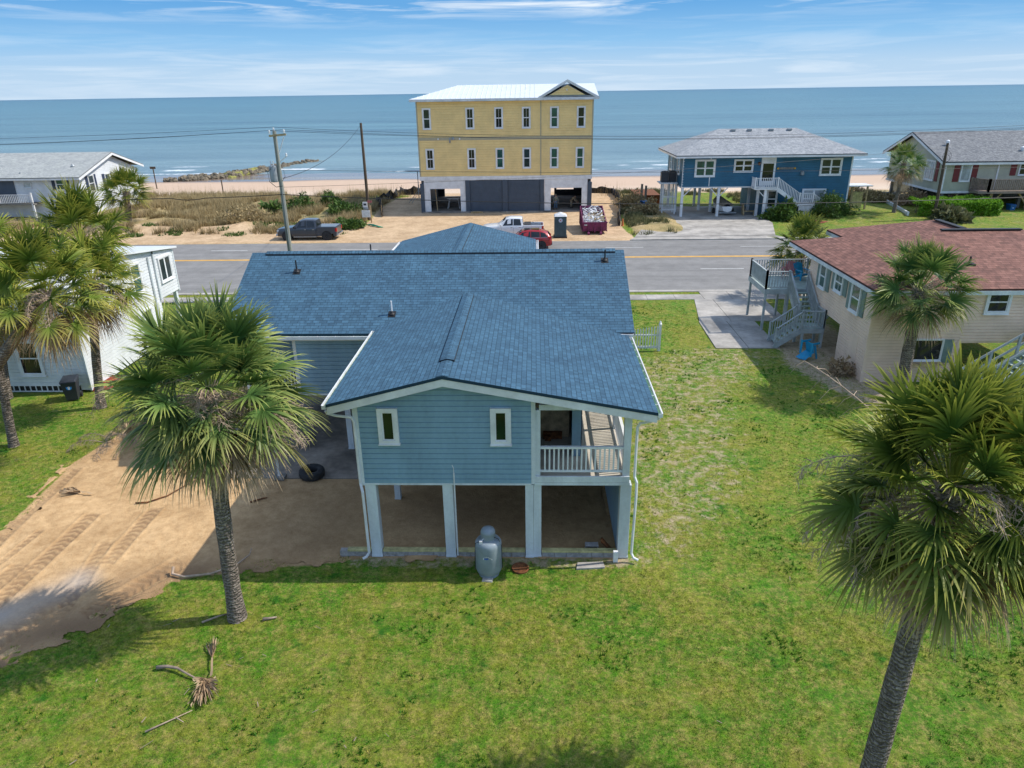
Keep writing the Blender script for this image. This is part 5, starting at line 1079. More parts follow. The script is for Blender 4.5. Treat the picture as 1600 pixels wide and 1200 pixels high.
b=MB(); b.box(19.06,19.5,31.98,32.02,1.0,2.15); b.build('shutter',M['shutter_green'],th); b=MB(); b.box(17.5,19.1,31.6,32.02,1.0,1.07); b.build('serving_shelf',M['wood_tan'],th)
# front deck with stairs down to a landing and out
dk=thing('raised_deck',(14.9,41.5,0),'grey painted raised deck with railings and turning stair on the tan house','deck')
DZ=2.5
b=MB()
for k in range(24): b.box(13.15,16.6,39.98+k*.132,39.98+k*.132+.125,DZ-.04,DZ)
b.build('deck_floor',M['deck_floor'],dk)
b=MB(); b.box(13.12,16.6,39.92,39.975,DZ-.3,DZ-.002); b.box(13.08,13.145,39.9,43.2,DZ-.3,DZ-.002); b.box(13.15,16.6,43.15,43.2,DZ-.3,DZ-.002); b.build('deck_beam',M['deck_grey'],dk)
for p,q in (((13.15,43.1),(16.5,43.1)),((13.15,39.98),(13.15,43.1)),((13.15,39.98),(14.4,39.98))): railing(dk,(p[0],p[1],DZ),(q[0],q[1],DZ),h=1.0,sp=.15,bal=.045,m='deck_grey',post=.11)
b=MB()
for xx,yy in ((13.2,40.05),(13.2,43.05),(14.45,40.0),(15.45,43.0),(16.5,43.0),(14.9,43.0)): b.box(xx-.06,xx+.06,yy-.06,yy+.06,0,DZ-.04)
b.build('deck_post',M['deck_grey'],dk)
b=MB()
for k in range(7): b.box(14.5,15.4,39.9-k*.26-.25,39.9-k*.26,DZ-.19-k*.185,DZ-.15-k*.185)
b.box(14.35,15.5,36.95,38.05,1.05,1.1)
for k in range(6): b.box(14.33-k*.24-.23,14.33-k*.24,36.98,38.0,.88-k*.18,.92-k*.18)
b.build('stair_tread',M['deck_floor'],dk)
b=MB(); b.beam((14.46,39.95,DZ-.12),(14.46,38.05,1.15),.05,.24); b.beam((15.44,39.95,DZ-.12),(15.44,38.05,1.15),.05,.24); b.box(14.33,15.52,36.9,36.94,.85,1.1); b.box(15.505,15.54,36.95,38.05,.85,1.1); b.beam((14.33,36.95,.98),(12.95,36.95,.05),.05,.24); b.beam((14.33,38.03,.98),(12.95,38.03,.05),.05,.24)
for xx,yy in ((14.4,36.98),(15.45,36.98),(15.45,38.0),(14.4,38.0)): b.box(xx-.06,xx+.06,yy-.06,yy+.06,0,1.04)
b.build('stair_frame',M['deck_grey'],dk)
for p,q in (((14.46,39.95,DZ),(14.46,38.05,1.2)),((15.44,39.95,DZ),(15.44,38.05,1.2)),((14.35,36.98,1.1),(15.5,36.98,1.1)),((15.48,36.98,1.1),(15.48,38.02,1.1)),((14.3,36.95,1.1),(13.0,36.95,.15)),((14.3,38.03,1.1),(13.0,38.03,.15))): railing(dk,p,q,h=.95,sp=.15,bal=.04,m='deck_grey',post=.09)
# right stairs
ds=thing('outside_stair',(21,30,0),'grey timber stair with open treads at the right of the tan house','stair')
b=MB(); 
for k in range(13): b.box(19.35+k*.26,19.62+k*.26,29.55,30.6,.18+k*.19,.22+k*.19)
b.build('stair_tread',M['deck_floor'],ds)
b=MB()
for yy in (29.5,30.65): b.beam((19.2,yy,.05),(22.7,yy,2.6),.06,.28)
b.box(22.7,25,29.5,32.0,2.45,2.6); b.box(22.75,22.9,29.6,29.75,0,2.5); b.box(22.75,22.9,31.8,31.95,0,3.6); b.build('stair_frame',M['deck_grey'],ds)
b=MB()
for yy in (29.5,30.65):
    for off in (.55,1.05): b.beam((19.3,yy,.15+off),(22.7,yy,2.55+off),.05,.10)
    for k in range(4): x_=19.35+k*1.1; z_=.15+(x_-19.3)*.706; b.box(x_-.05,x_+.05,yy-.05,yy+.05,z_-.1,z_+1.08)
b.beam((22.7,31.9,3.55),(25,31.9,3.55),.05,.1); b.build('railing',M['deck_grey'],ds)
def adirondack(name,loc,m,label,rot):
    t=thing(name,loc,label,'chair',None,0,local=True); t.rotation_euler=rot
    b=MB()
    for k in range(6): b.hexa([(-.26+k*.09,.2,.3),(-.18+k*.09,.2,.3),(-.18+k*.09,.22,.3),(-.26+k*.09,.22,.3)],[(-.3+k*.105,.5,.95-.03*abs(k-2.5)),(-.21+k*.105,.5,.95-.03*abs(k-2.5)),(-.21+k*.105,.52,.95-.03*abs(k-2.5)),(-.3+k*.105,.52,.95-.03*abs(k-2.5))])
    b.build('backrest',M[m],t)
    b=MB()
    for k in range(5): b.box(-.27,.27,-.3+k*.11,-.2+k*.11,.36-k*.03,.38-k*.03)
    b.build('seat',M[m],t)
    for s_ in (-1,1):
        b=MB(); b.box(s_*.34-.06,s_*.34+.06,-.38,.36,.56,.585); b.build('armrest',M[m],t); b=MB(); b.box(s_*.3-.02,s_*.3+.02,-.35,-.25,0,.56); b.build('leg',M[m],t); b=MB(); b.beam((s_*.29,-.2,.3),(s_*.29,.55,.03),.03,.1); b.build('leg',M[m],t)
    return t
M['red_plastic']=mat('red_plastic',(.40,.12,.12),.5)
adirondack('garden_chair',(14.55,35.5,.57),'blue_plastic','bright blue slatted chair tipped over on the bare ground by the tan house',(R(-88),0,R(118)))
adirondack('garden_chair',(15.9,42.2,DZ),'blue_plastic','bright blue slatted chair standing on the grey raised deck',(0,0,R(20)))
adirondack('garden_chair',(15.25,42.6,DZ),'red_plastic','faded red chair in the corner of the grey raised deck',(0,0,R(-30)))

# ================================================================ vehicles (built facing +x)
def loft(b,st,cap=True):
    rings=[]
    for (x_,z0,z1,zt,w1,wt) in st:
        half=[(w1-.07,z0),(w1,z0+.14),(w1,z1-.16),(w1-.05,z1),(wt,zt-.07 if zt-z1>.12 else zt-.012),(wt-.12,zt),(wt*.45,zt+.015)]
        pts=[(y_,z_) for y_,z_ in half]+[(-y_,z_) for y_,z_ in half[::-1]]
        rings.append([b.vert((x_,p[0],p[1])) for p in pts])
    n=len(rings[0])
    for a,c in zip(rings[:-1],rings[1:]):
        for k in range(n): b.f.append([a[k],c[k],c[(k+1)%n],a[(k+1)%n]]); b.uv.append(None)
    if cap: b.f.append(rings[0]); b.f.append(rings[-1][::-1]); b.uv+=[None,None]
def side_glass(b,st,xs_,lo,hi,y_sign):
    # pane between stations following the cabin side
    def at(x_,t):
        for a,c in zip(st[:-1],st[1:]):
            x0,x1=min(a[0],c[0]),max(a[0],c[0])
            if x0<=x_<=x1:
                k=(x_-a[0])/(c[0]-a[0]); v=[a[i]+(c[i]-a[i])*k for i in range(6)]; break
        y0=v[4]-.05; z0=v[2]; y1=v[5]; z1=v[3]-.07
        return (x_,y_sign*(y0+(y1-y0)*t+.012),z0+(z1-z0)*t)
    (a0,a1),(c0,c1)=xs_
    q=[at(a0,lo),at(c0,lo),at(c1,hi),at(a1,hi)]
    off=Vector((0,-y_sign*.02,0)); b.hexa([Vector(p)+off for p in q] if y_sign<0 else [Vector(p)+off for p in q][::-1],q if y_sign<0 else q[::-1])
def wheel(par,x_,y_,r,sgn,rim='rim'):
    T=Matrix.Translation((x_,y_,r))@Matrix.Rotation(R(-90*sgn),4,'X')
    b=MB(T); b.lathe((0,0,-.12),[(r*.62,0),(r*.93,0),(r,.04),(r,.2),(r*.93,.24),(r*.62,.24)],28); w_=b.build('wheel',M['rubber'],par,smooth=True,auto=35)
    b=MB(T); b.lathe((0,0,.0),[(r*.63,.0),(r*.63,.115),(r*.57,.12),(r*.55,.07),(0.0,.06)],28); b.build('rim_well',M['black'],w_)
    b=MB(T)
    for k in range(6):
        a=k*math.pi/3; b.beam((0,0,.09),(math.cos(a)*r*.6,math.sin(a)*r*.6,.10),r*.2,.03)
    b.lathe((0,0,.07),[(r*.17,0),(r*.15,.05)],12); b.build('rim',M[rim],w_)
def pickup(loc,rz,paint,label,cover):
    t=thing('pickup_truck',loc,label,'pickup truck',None,rz,local=True)
    S=[(2.95,.42,.80,.84,.80,.70),(2.88,.38,1.0,1.06,.93,.82),(2.5,.36,1.10,1.15,.98,.86),(1.55,.36,1.16,1.22,1.0,.9),(1.38,.36,1.18,1.25,1.0,.9),(.62,.36,1.2,1.86,1.0,.70),(.2,.36,1.2,1.93,1.0,.72),(-.65,.36,1.2,1.92,1.0,.72),(-.93,.36,1.2,1.86,1.0,.70),(-1.0,.36,1.2,1.24,1.0,.9)]
    b=MB(); loft(b,S); b.build('body',M[paint],t,smooth=True,auto=32)
    b=MB(); b.box(-2.95,-1.01,-1.0,-.9,.62,1.24); b.box(-2.95,-1.01,.9,1.0,.62,1.24); b.box(-2.97,-2.9,-.9,.9,.62,1.24); b.box(-2.9,-1.01,-.9,.9,.62,.72); b.box(-2.9,-2.62,-.98,.98,.36,.62); b.box(-1.5,-1.01,-.98,.98,.38,.62); b.build('bed',M[paint],t,bevel=.03)
    if cover: b=MB(); b.hexa([(-2.9,-.93,1.245),(-1.02,-.93,1.245),(-1.02,.93,1.245),(-2.9,.93,1.245)],[(-2.88,-.9,1.29),(-1.04,-.9,1.30),(-1.04,.9,1.30),(-2.88,.9,1.29)]); b.build('bed_cover',M[paint],t,bevel=.015)
    else: 
        b=MB(); b.box(-1.75,-1.1,-.85,.85,.73,1.3); b.build('tool_box',M['bin_dark'],t,bevel=.02); b=MB(); b.box(-2.88,-1.03,-.89,.89,.722,.74); b.build('bed_liner',M['black'],t); b=MB(); b.beam((-2.7,-.8,.95),(-1.9,.1,1.42),.05,.05); b.build('ladder_rail',M['chrome'],t)
    for sg in (-1,1):
        for (xs_,nm) in ((((.95,.60),(-.02,-.02)),'f'),(((-.10,-.10),(-.84,-.72)),'r')):
            b=MB(); side_glass(b,S,xs_,.06,.93,sg); b.build('side_window',M['glass_dark'],t)
        b=MB(); b.box(1.08,1.22,sg*1.02-.0 if sg>0 else -1.2,sg*1.2 if sg>0 else -1.02,1.16,1.36); b.build('mirror',M[paint if not cover else 'black'],t,bevel=.03)
        b=MB(); b.box(2.70,2.93,min(sg*.62,sg*.94),max(sg*.62,sg*.94),.78,.98); b.build('headlight',M['lamp_lens'],t,bevel=.02)
        b=MB(); b.box(-2.985,-2.80,min(sg*.80,sg*1.012),max(sg*.80,sg*1.012),.82,1.16); b.build('taillight',M['tail'],t,bevel=.015)
        b=MB(); b.box(-.95,1.3,min(sg*1.0,sg*1.08),max(sg*1.0,sg*1.08),.33,.39); b.build('running_board',M['chrome'],t)
        for xx in (1.95,-1.95):
            T=Matrix.Translation((xx,sg*.80,.42))@Matrix.Rotation(R(-90*sg),4,'X'); b=MB(T); b.lathe((0,0,0),[(.0,0),(.50,0),(.50,.209),(.0,.209)],28); b.build('wheel_arch',M['black'],t); wheel(t,xx,sg*.91,.41,sg)
        b=MB(); b.box(.02,.20,min(sg*1.0,sg*1.018),max(sg*1.0,sg*1.018),1.02,1.06); b.box(-.78,-.60,min(sg*1.0,sg*1.018),max(sg*1.0,sg*1.018),1.02,1.06); b.build('door_handle',M['chrome'],t)
        b=MB(); 
        for xx in (-.06,1.1,-.9): b.box(xx-.008,xx+.008,min(sg*.999,sg*1.004),max(sg*.999,sg*1.004),.45,1.08)
        b.build('door_seam',M['black'],t)
    b=MB(); b.hexa([(1.33,-.82,1.262),(1.33,.82,1.262),(1.30,.82,1.25),(1.30,-.82,1.25)],[(.70,-.66,1.84),(.70,.66,1.84),(.67,.66,1.81),(.67,-.66,1.81)]); b.build('windscreen',M['glass_dark'],t)
    b=MB(); b.hexa([(-1.025,-.76,1.3),(-1.025,.76,1.3),(-.98,.76,1.3),(-.98,-.76,1.3)],[(-.96,-.62,1.82),(-.96,.62,1.82),(-.92,.62,1.82),(-.92,-.62,1.82)]); b.build('rear_window',M['glass_dark'],t)
    b=MB(); b.box(2.88,3.06,-.95,.95,.42,.62); b.box(-3.1,-2.93,-.95,.95,.42,.60); b.build('bumper',M['chrome'],t,bevel=.03)
    b=MB(); b.box(2.90,2.985,-.58,.58,.66,.96); b.build('grille',M['black'],t)
    return t
pickup((-22.2,69.9,0),math.pi,'grey_paint','dark grey pickup with closed bed cover parked on the sandy roadside',True)
pickup((-2.15,70.0,.0),math.pi,'white_paint','white pickup with open bed parked behind the roof peak',False)
t=thing('parked_car',(-.8,64.95,-.06),'red hatchback mostly hidden behind the far roof of the blue house','car',None,math.pi,local=True)
S=[(2.3,.35,.6,.64,.72,.6),(2.22,.3,.82,.86,.86,.74),(1.5,.28,.95,1.02,.92,.8),(1.1,.28,.98,1.06,.92,.8),(.35,.28,1.0,1.58,.92,.62),(-.3,.28,1.02,1.68,.92,.64),(-1.3,.28,1.05,1.62,.92,.62),(-1.95,.28,1.08,1.42,.9,.60),(-2.2,.3,1.02,1.10,.86,.72),(-2.3,.36,.8,.84,.8,.7)]
b=MB(); loft(b,S); b.build('body',M['red_paint'],t,smooth=True,auto=40)
for sg in (-1,1):
    for xs_ in (((.72,.36),(-.38,-.38)),((-.46,-.46),(-1.25,-1.2)),((-1.33,-1.28),(-1.95,-1.7))):
        b=MB(); side_glass(b,S,xs_,.08,.9,sg); b.build('side_window',M['glass_dark'],t)
    b=MB(); b.box(-2.27,-1.95,min(sg*.62,sg*.885),max(sg*.62,sg*.885),.95,1.1); b.build('taillight',M['tail'],t,bevel=.03)
    b=MB(); b.box(2.0,2.24,min(sg*.5,sg*.84),max(sg*.5,sg*.84),.68,.8); b.build('headlight',M['lamp_lens'],t,bevel=.02)
    b=MB(); side_glass(b,S,((.8,.8),(-1.95,-1.95)),-.03,.03,sg); b.build('window_trim',M['chrome'],t)
    for xx in (1.4,-1.4):
        T=Matrix.Translation((xx,sg*.72,.36))@Matrix.Rotation(R(-90*sg),4,'X'); b=MB(T); b.lathe((0,0,0),[(.0,0),(.41,0),(.41,.206),(.0,.206)],28); b.build('wheel_arch',M['black'],t); wheel(t,xx,sg*.82,.345,sg)
b=MB(); b.hexa([(1.06,-.72,1.075),(1.06,.72,1.075),(1.03,.72,1.06),(1.03,-.72,1.06)],[(.42,-.58,1.56),(.42,.58,1.56),(.39,.58,1.53),(.39,-.58,1.53)]); b.build('windscreen',M['glass_dark'],t)
b=MB(); b.hexa([(-2.19,-.6,1.16),(-2.19,.6,1.16),(-2.15,.6,1.12),(-2.15,-.6,1.12)],[(-1.98,-.54,1.44),(-1.98,.54,1.44),(-1.94,.54,1.4),(-1.94,-.54,1.4)]); b.build('rear_window',M['glass_dark'],t)
b=MB(); b.box(-2.35,-2.24,-.8,.8,.36,.62); b.build('bumper',M['black'],t,bevel=.03); b=MB(); b.box(-1.2,.2,-.45,.45,1.695,1.70); b.build('sunroof',M['glass_dark'],t)

# ================================================================ portable toilet, dumpster, workers
t=thing('portable_toilet',(2.45,69.5,0),'grey green portable toilet with white roof and round emblem on the sand','portable toilet')
b=MB(); b.box(1.87,3.03,68.95,70.15,.12,2.05); 
for k in range(5): b.box(1.95+k*.22,2.1+k*.22,68.925,68.949,.25,1.45)
b.build('cabin',M['toilet'],t,bevel=.03)
b=MB(); b.hexa([(1.82,68.9,2.03),(3.08,68.9,2.03),(3.08,70.2,2.03),(1.82,70.2,2.03)],[(1.9,69.0,2.14),(3.0,69.0,2.14),(3.0,70.1,2.14),(1.9,70.1,2.14)]); b.hexa([(1.9,69.0,2.141),(3.0,69.0,2.141),(3.0,70.1,2.141),(1.9,70.1,2.141)],[(2.4,69.2,2.34),(2.5,69.2,2.34),(2.5,69.9,2.34),(2.4,69.9,2.34)]); b.build('roof',M['white_plastic'],t,bevel=.03)
b=MB(); b.box(1.95,2.05,68.92,68.95,.15,1.98); b.box(2.85,2.95,68.92,68.95,.15,1.98); b.build('door_frame',M['toilet'],t); b=MB(); b.box(1.8,3.1,68.85,70.25,0,.12); b.build('skid',M['black'],t)
T=Matrix.Translation((2.45,68.92,1.68))@Matrix.Rotation(R(90),4,'X'); b=MB(T); b.lathe((0,0,0),[(.19,0),(.19,.012)],24); b.build('emblem',M['white_plastic'],t); b=MB(T); b.lathe((0,0,.013),[(.155,0),(.155,.01)],24); b.build('emblem',M['emblem_blue'],t); b=MB(T); b.lathe((0,0,.024),[(.13,0),(.13,.01)],24); b.build('emblem',M['white_plastic'],t); b=MB(T); b.lathe((0,0,.035),[(.08,0),(.02,.012)],5); b.build('emblem',M['red_plastic'],t)
t=thing('dumpster',(5.85,73,0),'open topped maroon dumpster full of pale scrap beside the portable toilet','dumpster')
b=MB(); x0,x1,y0,y1=4.72,7.05,70.8,76.0; zt=2.0; zf=1.15
b.hexa([(x0,y0,.3),(x1,y0,.3),(x1,y0+.07,.3),(x0,y0+.07,.3)],[(x0,y0-.12,zf),(x1,y0-.12,zf),(x1,y0-.05,zf),(x0,y0-.05,zf)])
for xa,xb in ((x0,x0+.06),(x1-.06,x1)): b.hexa([(xa,y0+.071,.3),(xb,y0+.071,.3),(xb,y1,.3),(xa,y1,.3)],[(xa,y0-.04,zf),(xb,y0-.04,zf),(xb,y1,zt),(xa,y1,zt)])
b.box(x0,x1,y1+.001,y1+.07,.3,zt); b.box(x0+.06,x1-.06,y0+.071,y1,.3,.36); b.build('container',M['maroon'],t)
b=MB(); b.box(x0-.06,x1+.06,y0-.2,y0-.125,zf-.06,zf+.06); 
for xx in (5.25,5.88,6.5): b.box(xx-.05,xx+.05,y0-.16,y0-.02,.2,zf-.07)
for k in range(7):
    for xx in (x0-.07,x1+.0): b.box(xx,xx+.07,y0+.4+k*.75,y0+.5+k*.75,.3,zf+.1*k)
b.box(x0-.07,x0-.002,y0+.0,y1,.25,.4); b.box(x1+.002,x1+.07,y0,y1,.25,.4); b.build('rib',M['maroon'],t)
b=MB(); b.box(5.2,5.35,y0-.4,y1,.12,.29); b.box(6.4,6.55,y0-.4,y1,.12,.29); b.build('skid',M['maroon'],t)
for xx in (5.27,6.48): 
    b=MB(Matrix.Translation((xx,y0-.35,.14))@Matrix.Rotation(R(90),4,'Y')); b.lathe((0,0,-.1),[(.14,0),(.14,.2)],14); b.build('roller',M['maroon'],t)
b=MB(); 
for k,(dx,w_) in enumerate(((0,.06),(.09,.05),(.16,.06),(.24,.04))): b.box(4.85+dx,4.85+dx+w_,y0-.115,y0-.10,.86,.98)
b.build('lettering',M['white_plastic'],t)
rng=random.Random(5); b=MB()
for k in range(150):
    px_,py_=rng.uniform(4.95,6.85),rng.uniform(71.2,75.6); hz=1.0+(py_-71)*.17+.35*math.exp(-((px_-5.7)**2))*rng.random(); a=rng.uniform(0,6.28); l_=rng.uniform(.25,.9); e=rng.uniform(-.3,.6)
    dx=math.cos(a)*l_/2; dy=math.sin(a)*l_/2
    if not(4.85<px_-abs(dx) and px_+abs(dx)<6.95): dx*=.3
    b.beam((px_-dx,py_-dy,hz-e*l_/2),(px_+dx,py_+dy,hz+e*l_/2),rng.uniform(.04,.14),.03)
b.box(4.85,6.93,71.0,75.8,.45,1.0)
o=b.build('scrap_heap',M['white_wood'],None,org=(5.85,73,1)); tag(o,'heap of white scrap boards filling the maroon dumpster','scrap',kind='stuff')
b=MB()
for k in range(28):
    px_,py_=rng.uniform(5.1,6.8),rng.uniform(71.1,74); b.beam((px_-.2,py_,1.1+(py_-71)*.16),(px_+.2,py_+rng.uniform(-.2,.2),1.2+(py_-71)*.16+rng.uniform(0,.15)),rng.uniform(.1,.3),.06)
o=b.build('cardboard_scrap',M['wood_tan'],None,org=(5.9,72,1)); tag(o,'tan cardboard and lumber scraps on top of the dumpster heap','scrap',kind='stuff')

def skin(name,pts,edges,rad,m,parent,root=0,sub=1):
    me=bpy.data.meshes.new(name); me.from_pydata(pts,edges,[]); ob=bpy.data.objects.new(name,me); COL.objects.link(ob); ob.parent=parent
    sk=ob.modifiers.new('skin','SKIN'); 
    if not me.skin_vertices:
        bpy.context.view_layer.objects.active=ob
    for i_,r_ in enumerate(rad):
        me.skin_vertices[0].data[i_].radius=(r_,r_) if not isinstance(r_,tuple) else r_
    me.skin_vertices[0].data[root].use_root=True
    sk.use_smooth_shade=True
    s=ob.modifiers.new('sub','SUBSURF'); s.levels=sub; s.render_levels=sub
    me.materials.append(m); return ob
def person(loc,rz,label,bend=0.0,top='jacket',leg='jeans',armf=.15,hat=False):
    t=thing('person',loc,label,'person',None,rz,local=True)
    B=Matrix.Rotation(R(bend),3,'X'); hip=Vector((0,0,.92))
    def up_(p): return tuple(hip+B@(Vector(p)-hip)) if p[2]>.92 else p
    def arm(s): 
        sh=Vector(up_((s*.19,0,1.42))); el=sh+Vector((s*.07,-armf*.5,-.28)); wr=el+Vector((s*.0,-armf-.06,-.24)); return tuple(sh),tuple(el),tuple(wr)
    aL,aR=arm(-1),arm(1)
    pts=[(0,0,.92),up_((0,0,1.12)),up_((0,0,1.38)),up_((0,.0,1.5)),up_((0,-.02,1.6)),up_((0,-.03,1.70)),
         (.1,0,.86),(.12,-.02,.48),(.13,.02,.08),(.14,-.14,.04),(-.1,0,.86),(-.12,-.02,.48),(-.13,.02,.08),(-.14,-.14,.04),aR[0],aR[1],aR[2],aL[0],aL[1],aL[2]]
    ed=[(0,1),(1,2),(2,3),(3,4),(4,5),(0,6),(6,7),(7,8),(8,9),(0,10),(10,11),(11,12),(12,13),(2,14),(14,15),(15,16),(2,17),(17,18),(18,19)]
    rad=[.12,.12,.14,.055,.085,.085,.085,.06,.045,.035,.085,.06,.045,.035,.055,.042,.032,.055,.042,.032]
    # hands: palm, four fingers and a thumb grown from each wrist
    for base_i,s in ((16,1),(19,-1)):
        w0=Vector(pts[base_i]); p0=w0+Vector((0,-.03,-.07)); pi_=len(pts); pts.append(tuple(p0)); rad.append(.03); ed.append((base_i,pi_))
        for k in range(4):
            a=p0+Vector((s*(-.025+.017*k)*.6,-.026+.017*k,-.05)); c=a+Vector((0,-.012,-.035-.006*(k in (1,2)))); n0=len(pts); pts+= [tuple(a),tuple(c)]; rad+=[.009,.008]; ed+=[(pi_,n0),(n0,n0+1)]
        a=p0+Vector((-s*.03,-.035,-.01)); c=a+Vector((-s*.01,-.02,-.03)); n0=len(pts); pts+=[tuple(a),tuple(c)]; rad+=[.011,.009]; ed+=[(pi_,n0),(n0,n0+1)]
    skin('body',pts,ed,rad,M['skin'],t)
    jp=[up_((0,0,.88+.05)),up_((0,0,1.12)),up_((0,0,1.40)),pts[14],pts[15],tuple(Vector(pts[16])+Vector((0,.01,.02))),pts[17],pts[18],tuple(Vector(pts[19])+Vector((0,.01,.02))),up_((0,0,1.50))]
    skin('jacket',jp,[(0,1),(1,2),(2,3),(3,4),(4,5),(2,6),(6,7),(7,8),(2,9)],[(.19,.14),(.18,.14),(.2,.15),.085,.07,.055,.085,.07,.055,.09],M[top],t)
    tp=[(0,0,.94),(.1,0,.86),(.12,-.02,.48),(.13,.02,.10),(-.1,0,.86),(-.12,-.02,.48),(-.13,.02,.10)]
    skin('trousers',tp,[(0,1),(1,2),(2,3),(0,4),(4,5),(5,6)],[.16,.12,.09,.075,.12,.09,.075],M[leg],t)
    hc=Vector(up_((0,.0,1.66))); b=MB(); b.lathe(hc,[(.085,-.03),(.108,.02),(.098,.09),(.06,.13),(0,.14)],14); b.build('hood' if hat else 'hair',M[top] if hat else M['black'],t,smooth=True)
    fc_=Vector(up_((0,-.115,1.62))); b=MB(); b.hexa([fc_+Vector((-.012,.01,-.02)),fc_+Vector((.012,.01,-.02)),fc_+Vector((.012,.03,-.02)),fc_+Vector((-.012,.03,-.02))],[fc_+Vector((-.006,-.0,.0)),fc_+Vector((.006,-.0,.0)),fc_+Vector((.008,.03,.03)),fc_+Vector((-.008,.03,.03))]); b.build('nose',M['skin'],t)
    b=MB(); 
    for s in (-1,1): b.box(fc_.x+s*.033-.011,fc_.x+s*.033+.011,fc_.y+.012,fc_.y+.022,fc_.z+.022,fc_.z+.034)
    b.box(fc_.x-.024,fc_.x+.024,fc_.y+.012,fc_.y+.026,fc_.z-.048,fc_.z-.04); b.build('face_features',M['black'],t)
    b=MB(); 
    for s in (-1,1): b.box(s*.13-.05,s*.13+.05,-.2,.08,0,.09)
    b.build('shoes',M['black'],t,bevel=.02)
    return t
person((2.45,86.2,.14),R(6),'worker in hooded olive jacket and jeans standing in the right garage opening',hat=True)
person((4.35,87.3,.14),R(70),'worker in tan clothes bending forward inside the right garage opening',bend=48,top='khaki',leg='khaki',armf=.22)

# ================================================================ poles and wires
def utility_pole(x_,y_,z0,h_,label,m,r=.14,lean=(0,0)):
    t=thing('utility_pole',(x_,y_,z0),label,'utility pole'); b=MB(); b.tube([(x_,y_,z0-.3),(x_+lean[0]*.5,y_+lean[1]*.5,z0+h_*.5),(x_+lean[0],y_+lean[1],z0+h_)],[r*1.15,r,r*.8],12); b.build('shaft',M[m],t,smooth=True,auto=60); return t
p1=utility_pole(-16.75,48,0,11.0,'tall pole with grey transformer and pale crossarm beyond the blue roof','pole',.15)
b=MB(); b.beam((-17.05,47.8,10.72),(-15.95,47.8,10.80),.1,.13); b.build('crossarm',M['wood_tan'],p1)
b=MB(); b.beam((-16.6,47.85,9.6),(-16.1,47.8,10.66),.05,.05); b.beam((-16.6,47.8,9.1),(-16.1,47.75,9.45),.05,.05); b.build('brace',M['white'],p1)
for q in ((-16.78,48,11.0),(-17.0,47.8,10.85),(-16.05,47.8,10.88),(-16.08,47.75,9.45)): b=MB(); b.lathe(q,[(.035,0),(.07,.04),(.04,.08),(.07,.12),(.05,.2),(.0,.24)],10); b.build('insulator',M['white_plastic'],p1)
b=MB(); b.lathe((-17.12,47.9,7.85),[(.22,0),(.26,.04),(.26,.92),(.24,1.0),(.1,1.06)],18); b.build('transformer',M['steel'],p1,smooth=True,auto=40)
b=MB(); 
for dx in (-.1,.08): b.lathe((-17.12+dx,47.85,8.9),[(.035,0),(.05,.06),(.03,.12),(.05,.18),(.03,.3)],8)
b.build('bushing',M['white_plastic'],p1)
b=MB(); b.tube([(-17.0,47.7,8.9),(-17.4,47.6,8.5),(-17.35,47.6,7.9),(-17.0,47.7,7.55),(-16.6,47.8,7.6)],.02,5); b.tube([(-16.6,47.8,7.9),(-16.35,47.8,8.2),(-16.4,47.8,8.6)],.015,5); b.build('drop_lead',M['black'],p1)
b=MB(); b.box(-16.72,-16.68,47.82,47.86,.5,7.5); b.build('conduit',M['steel'],p1)
p2=utility_pole(-18.5,80,0,10.3,'plain dark wooden pole standing at the edge of the dune grass','pole_dark',.16)
p3=utility_pole(41.35,76,0,7.75,'short leaning wooden pole with coiled wire behind the bright hedge','pole_dark',.15,lean=(.0,.3))
b=MB(); 
for rr,zz in ((.42,6.5),(.3,6.3)): b.tube([(41.35+math.cos(a)*rr,75.95+math.sin(a)*.05,zz+math.sin(a)*rr*1.2) for a in np.linspace(0,6.283,18)],.018,4)
b.build('wire_coil',M['black'],p3)
def wire(name,pts,r,label,sag_pts=24,group=None):
    # pts: key points with a parabolic interpolation between them already included
    P_=[Vector(p) for p in pts]; out=[]
    for a,c,s in zip(P_[:-1],P_[1:],[0]*9):
        for k in range(sag_pts): t_=k/sag_pts; out.append(a.lerp(c,t_))
    out.append(P_[-1]); b=MB(); b.tube(out,r,4,cap=False); o=b.build(name,M['black'],None,org=pts[0]); tag(o,label,'wire',group); return o
def sagline(a,c,sag,n=24): return [tuple(Vector(a).lerp(Vector(c),k/n)-Vector((0,0,4*sag*(k/n)*(1-k/n)))) for k in range(n+1)]
def W(segs,r,label):
    pts=[]
    for s in segs: pts+=s
    b=MB(); b.tube(pts,r,4,cap=False); o=b.build('overhead_wire',M['black'],None,org=pts[0]); tag(o,label,'wire','overhead wires along the road')
W([sagline((-75,48,11.4),(-16.78,48,11.25),.6),sagline((-16.78,48,11.25),(42,48,11.35),.95)],.009,'topmost thin wire running over the pole tip and across the sea')
W([sagline((-75,47.8,11.0),(-17.0,47.8,11.05),.7),sagline((-17.0,47.8,11.05),(42,47.8,11.2),.9)],.009,'wire fixed to the left end of the pale crossarm')
W([sagline((-75,47.8,10.95),(-16.05,47.8,11.1),.75),sagline((-16.05,47.8,11.1),(42,47.8,11.15),.95)],.009,'wire fixed to the right end of the pale crossarm')
W([sagline((-60,48.2,6.4),(-24.4,48.1,6.85),.12,12),sagline((-24.4,48.1,6.85),(-22.0,48,6.85),.12,6),sagline((-22,48,6.85),(-16.75,47.85,7.05),.02,5),sagline((-16.75,47.85,7.05),(45,48,6.9),.85)],.024,'thick black cable passing low across the yellow building garages')
W([sagline((-16.6,48,8.6),(60,48,8.9),.6,30)],.011,'thin wire crossing the front of the deep blue beach house')
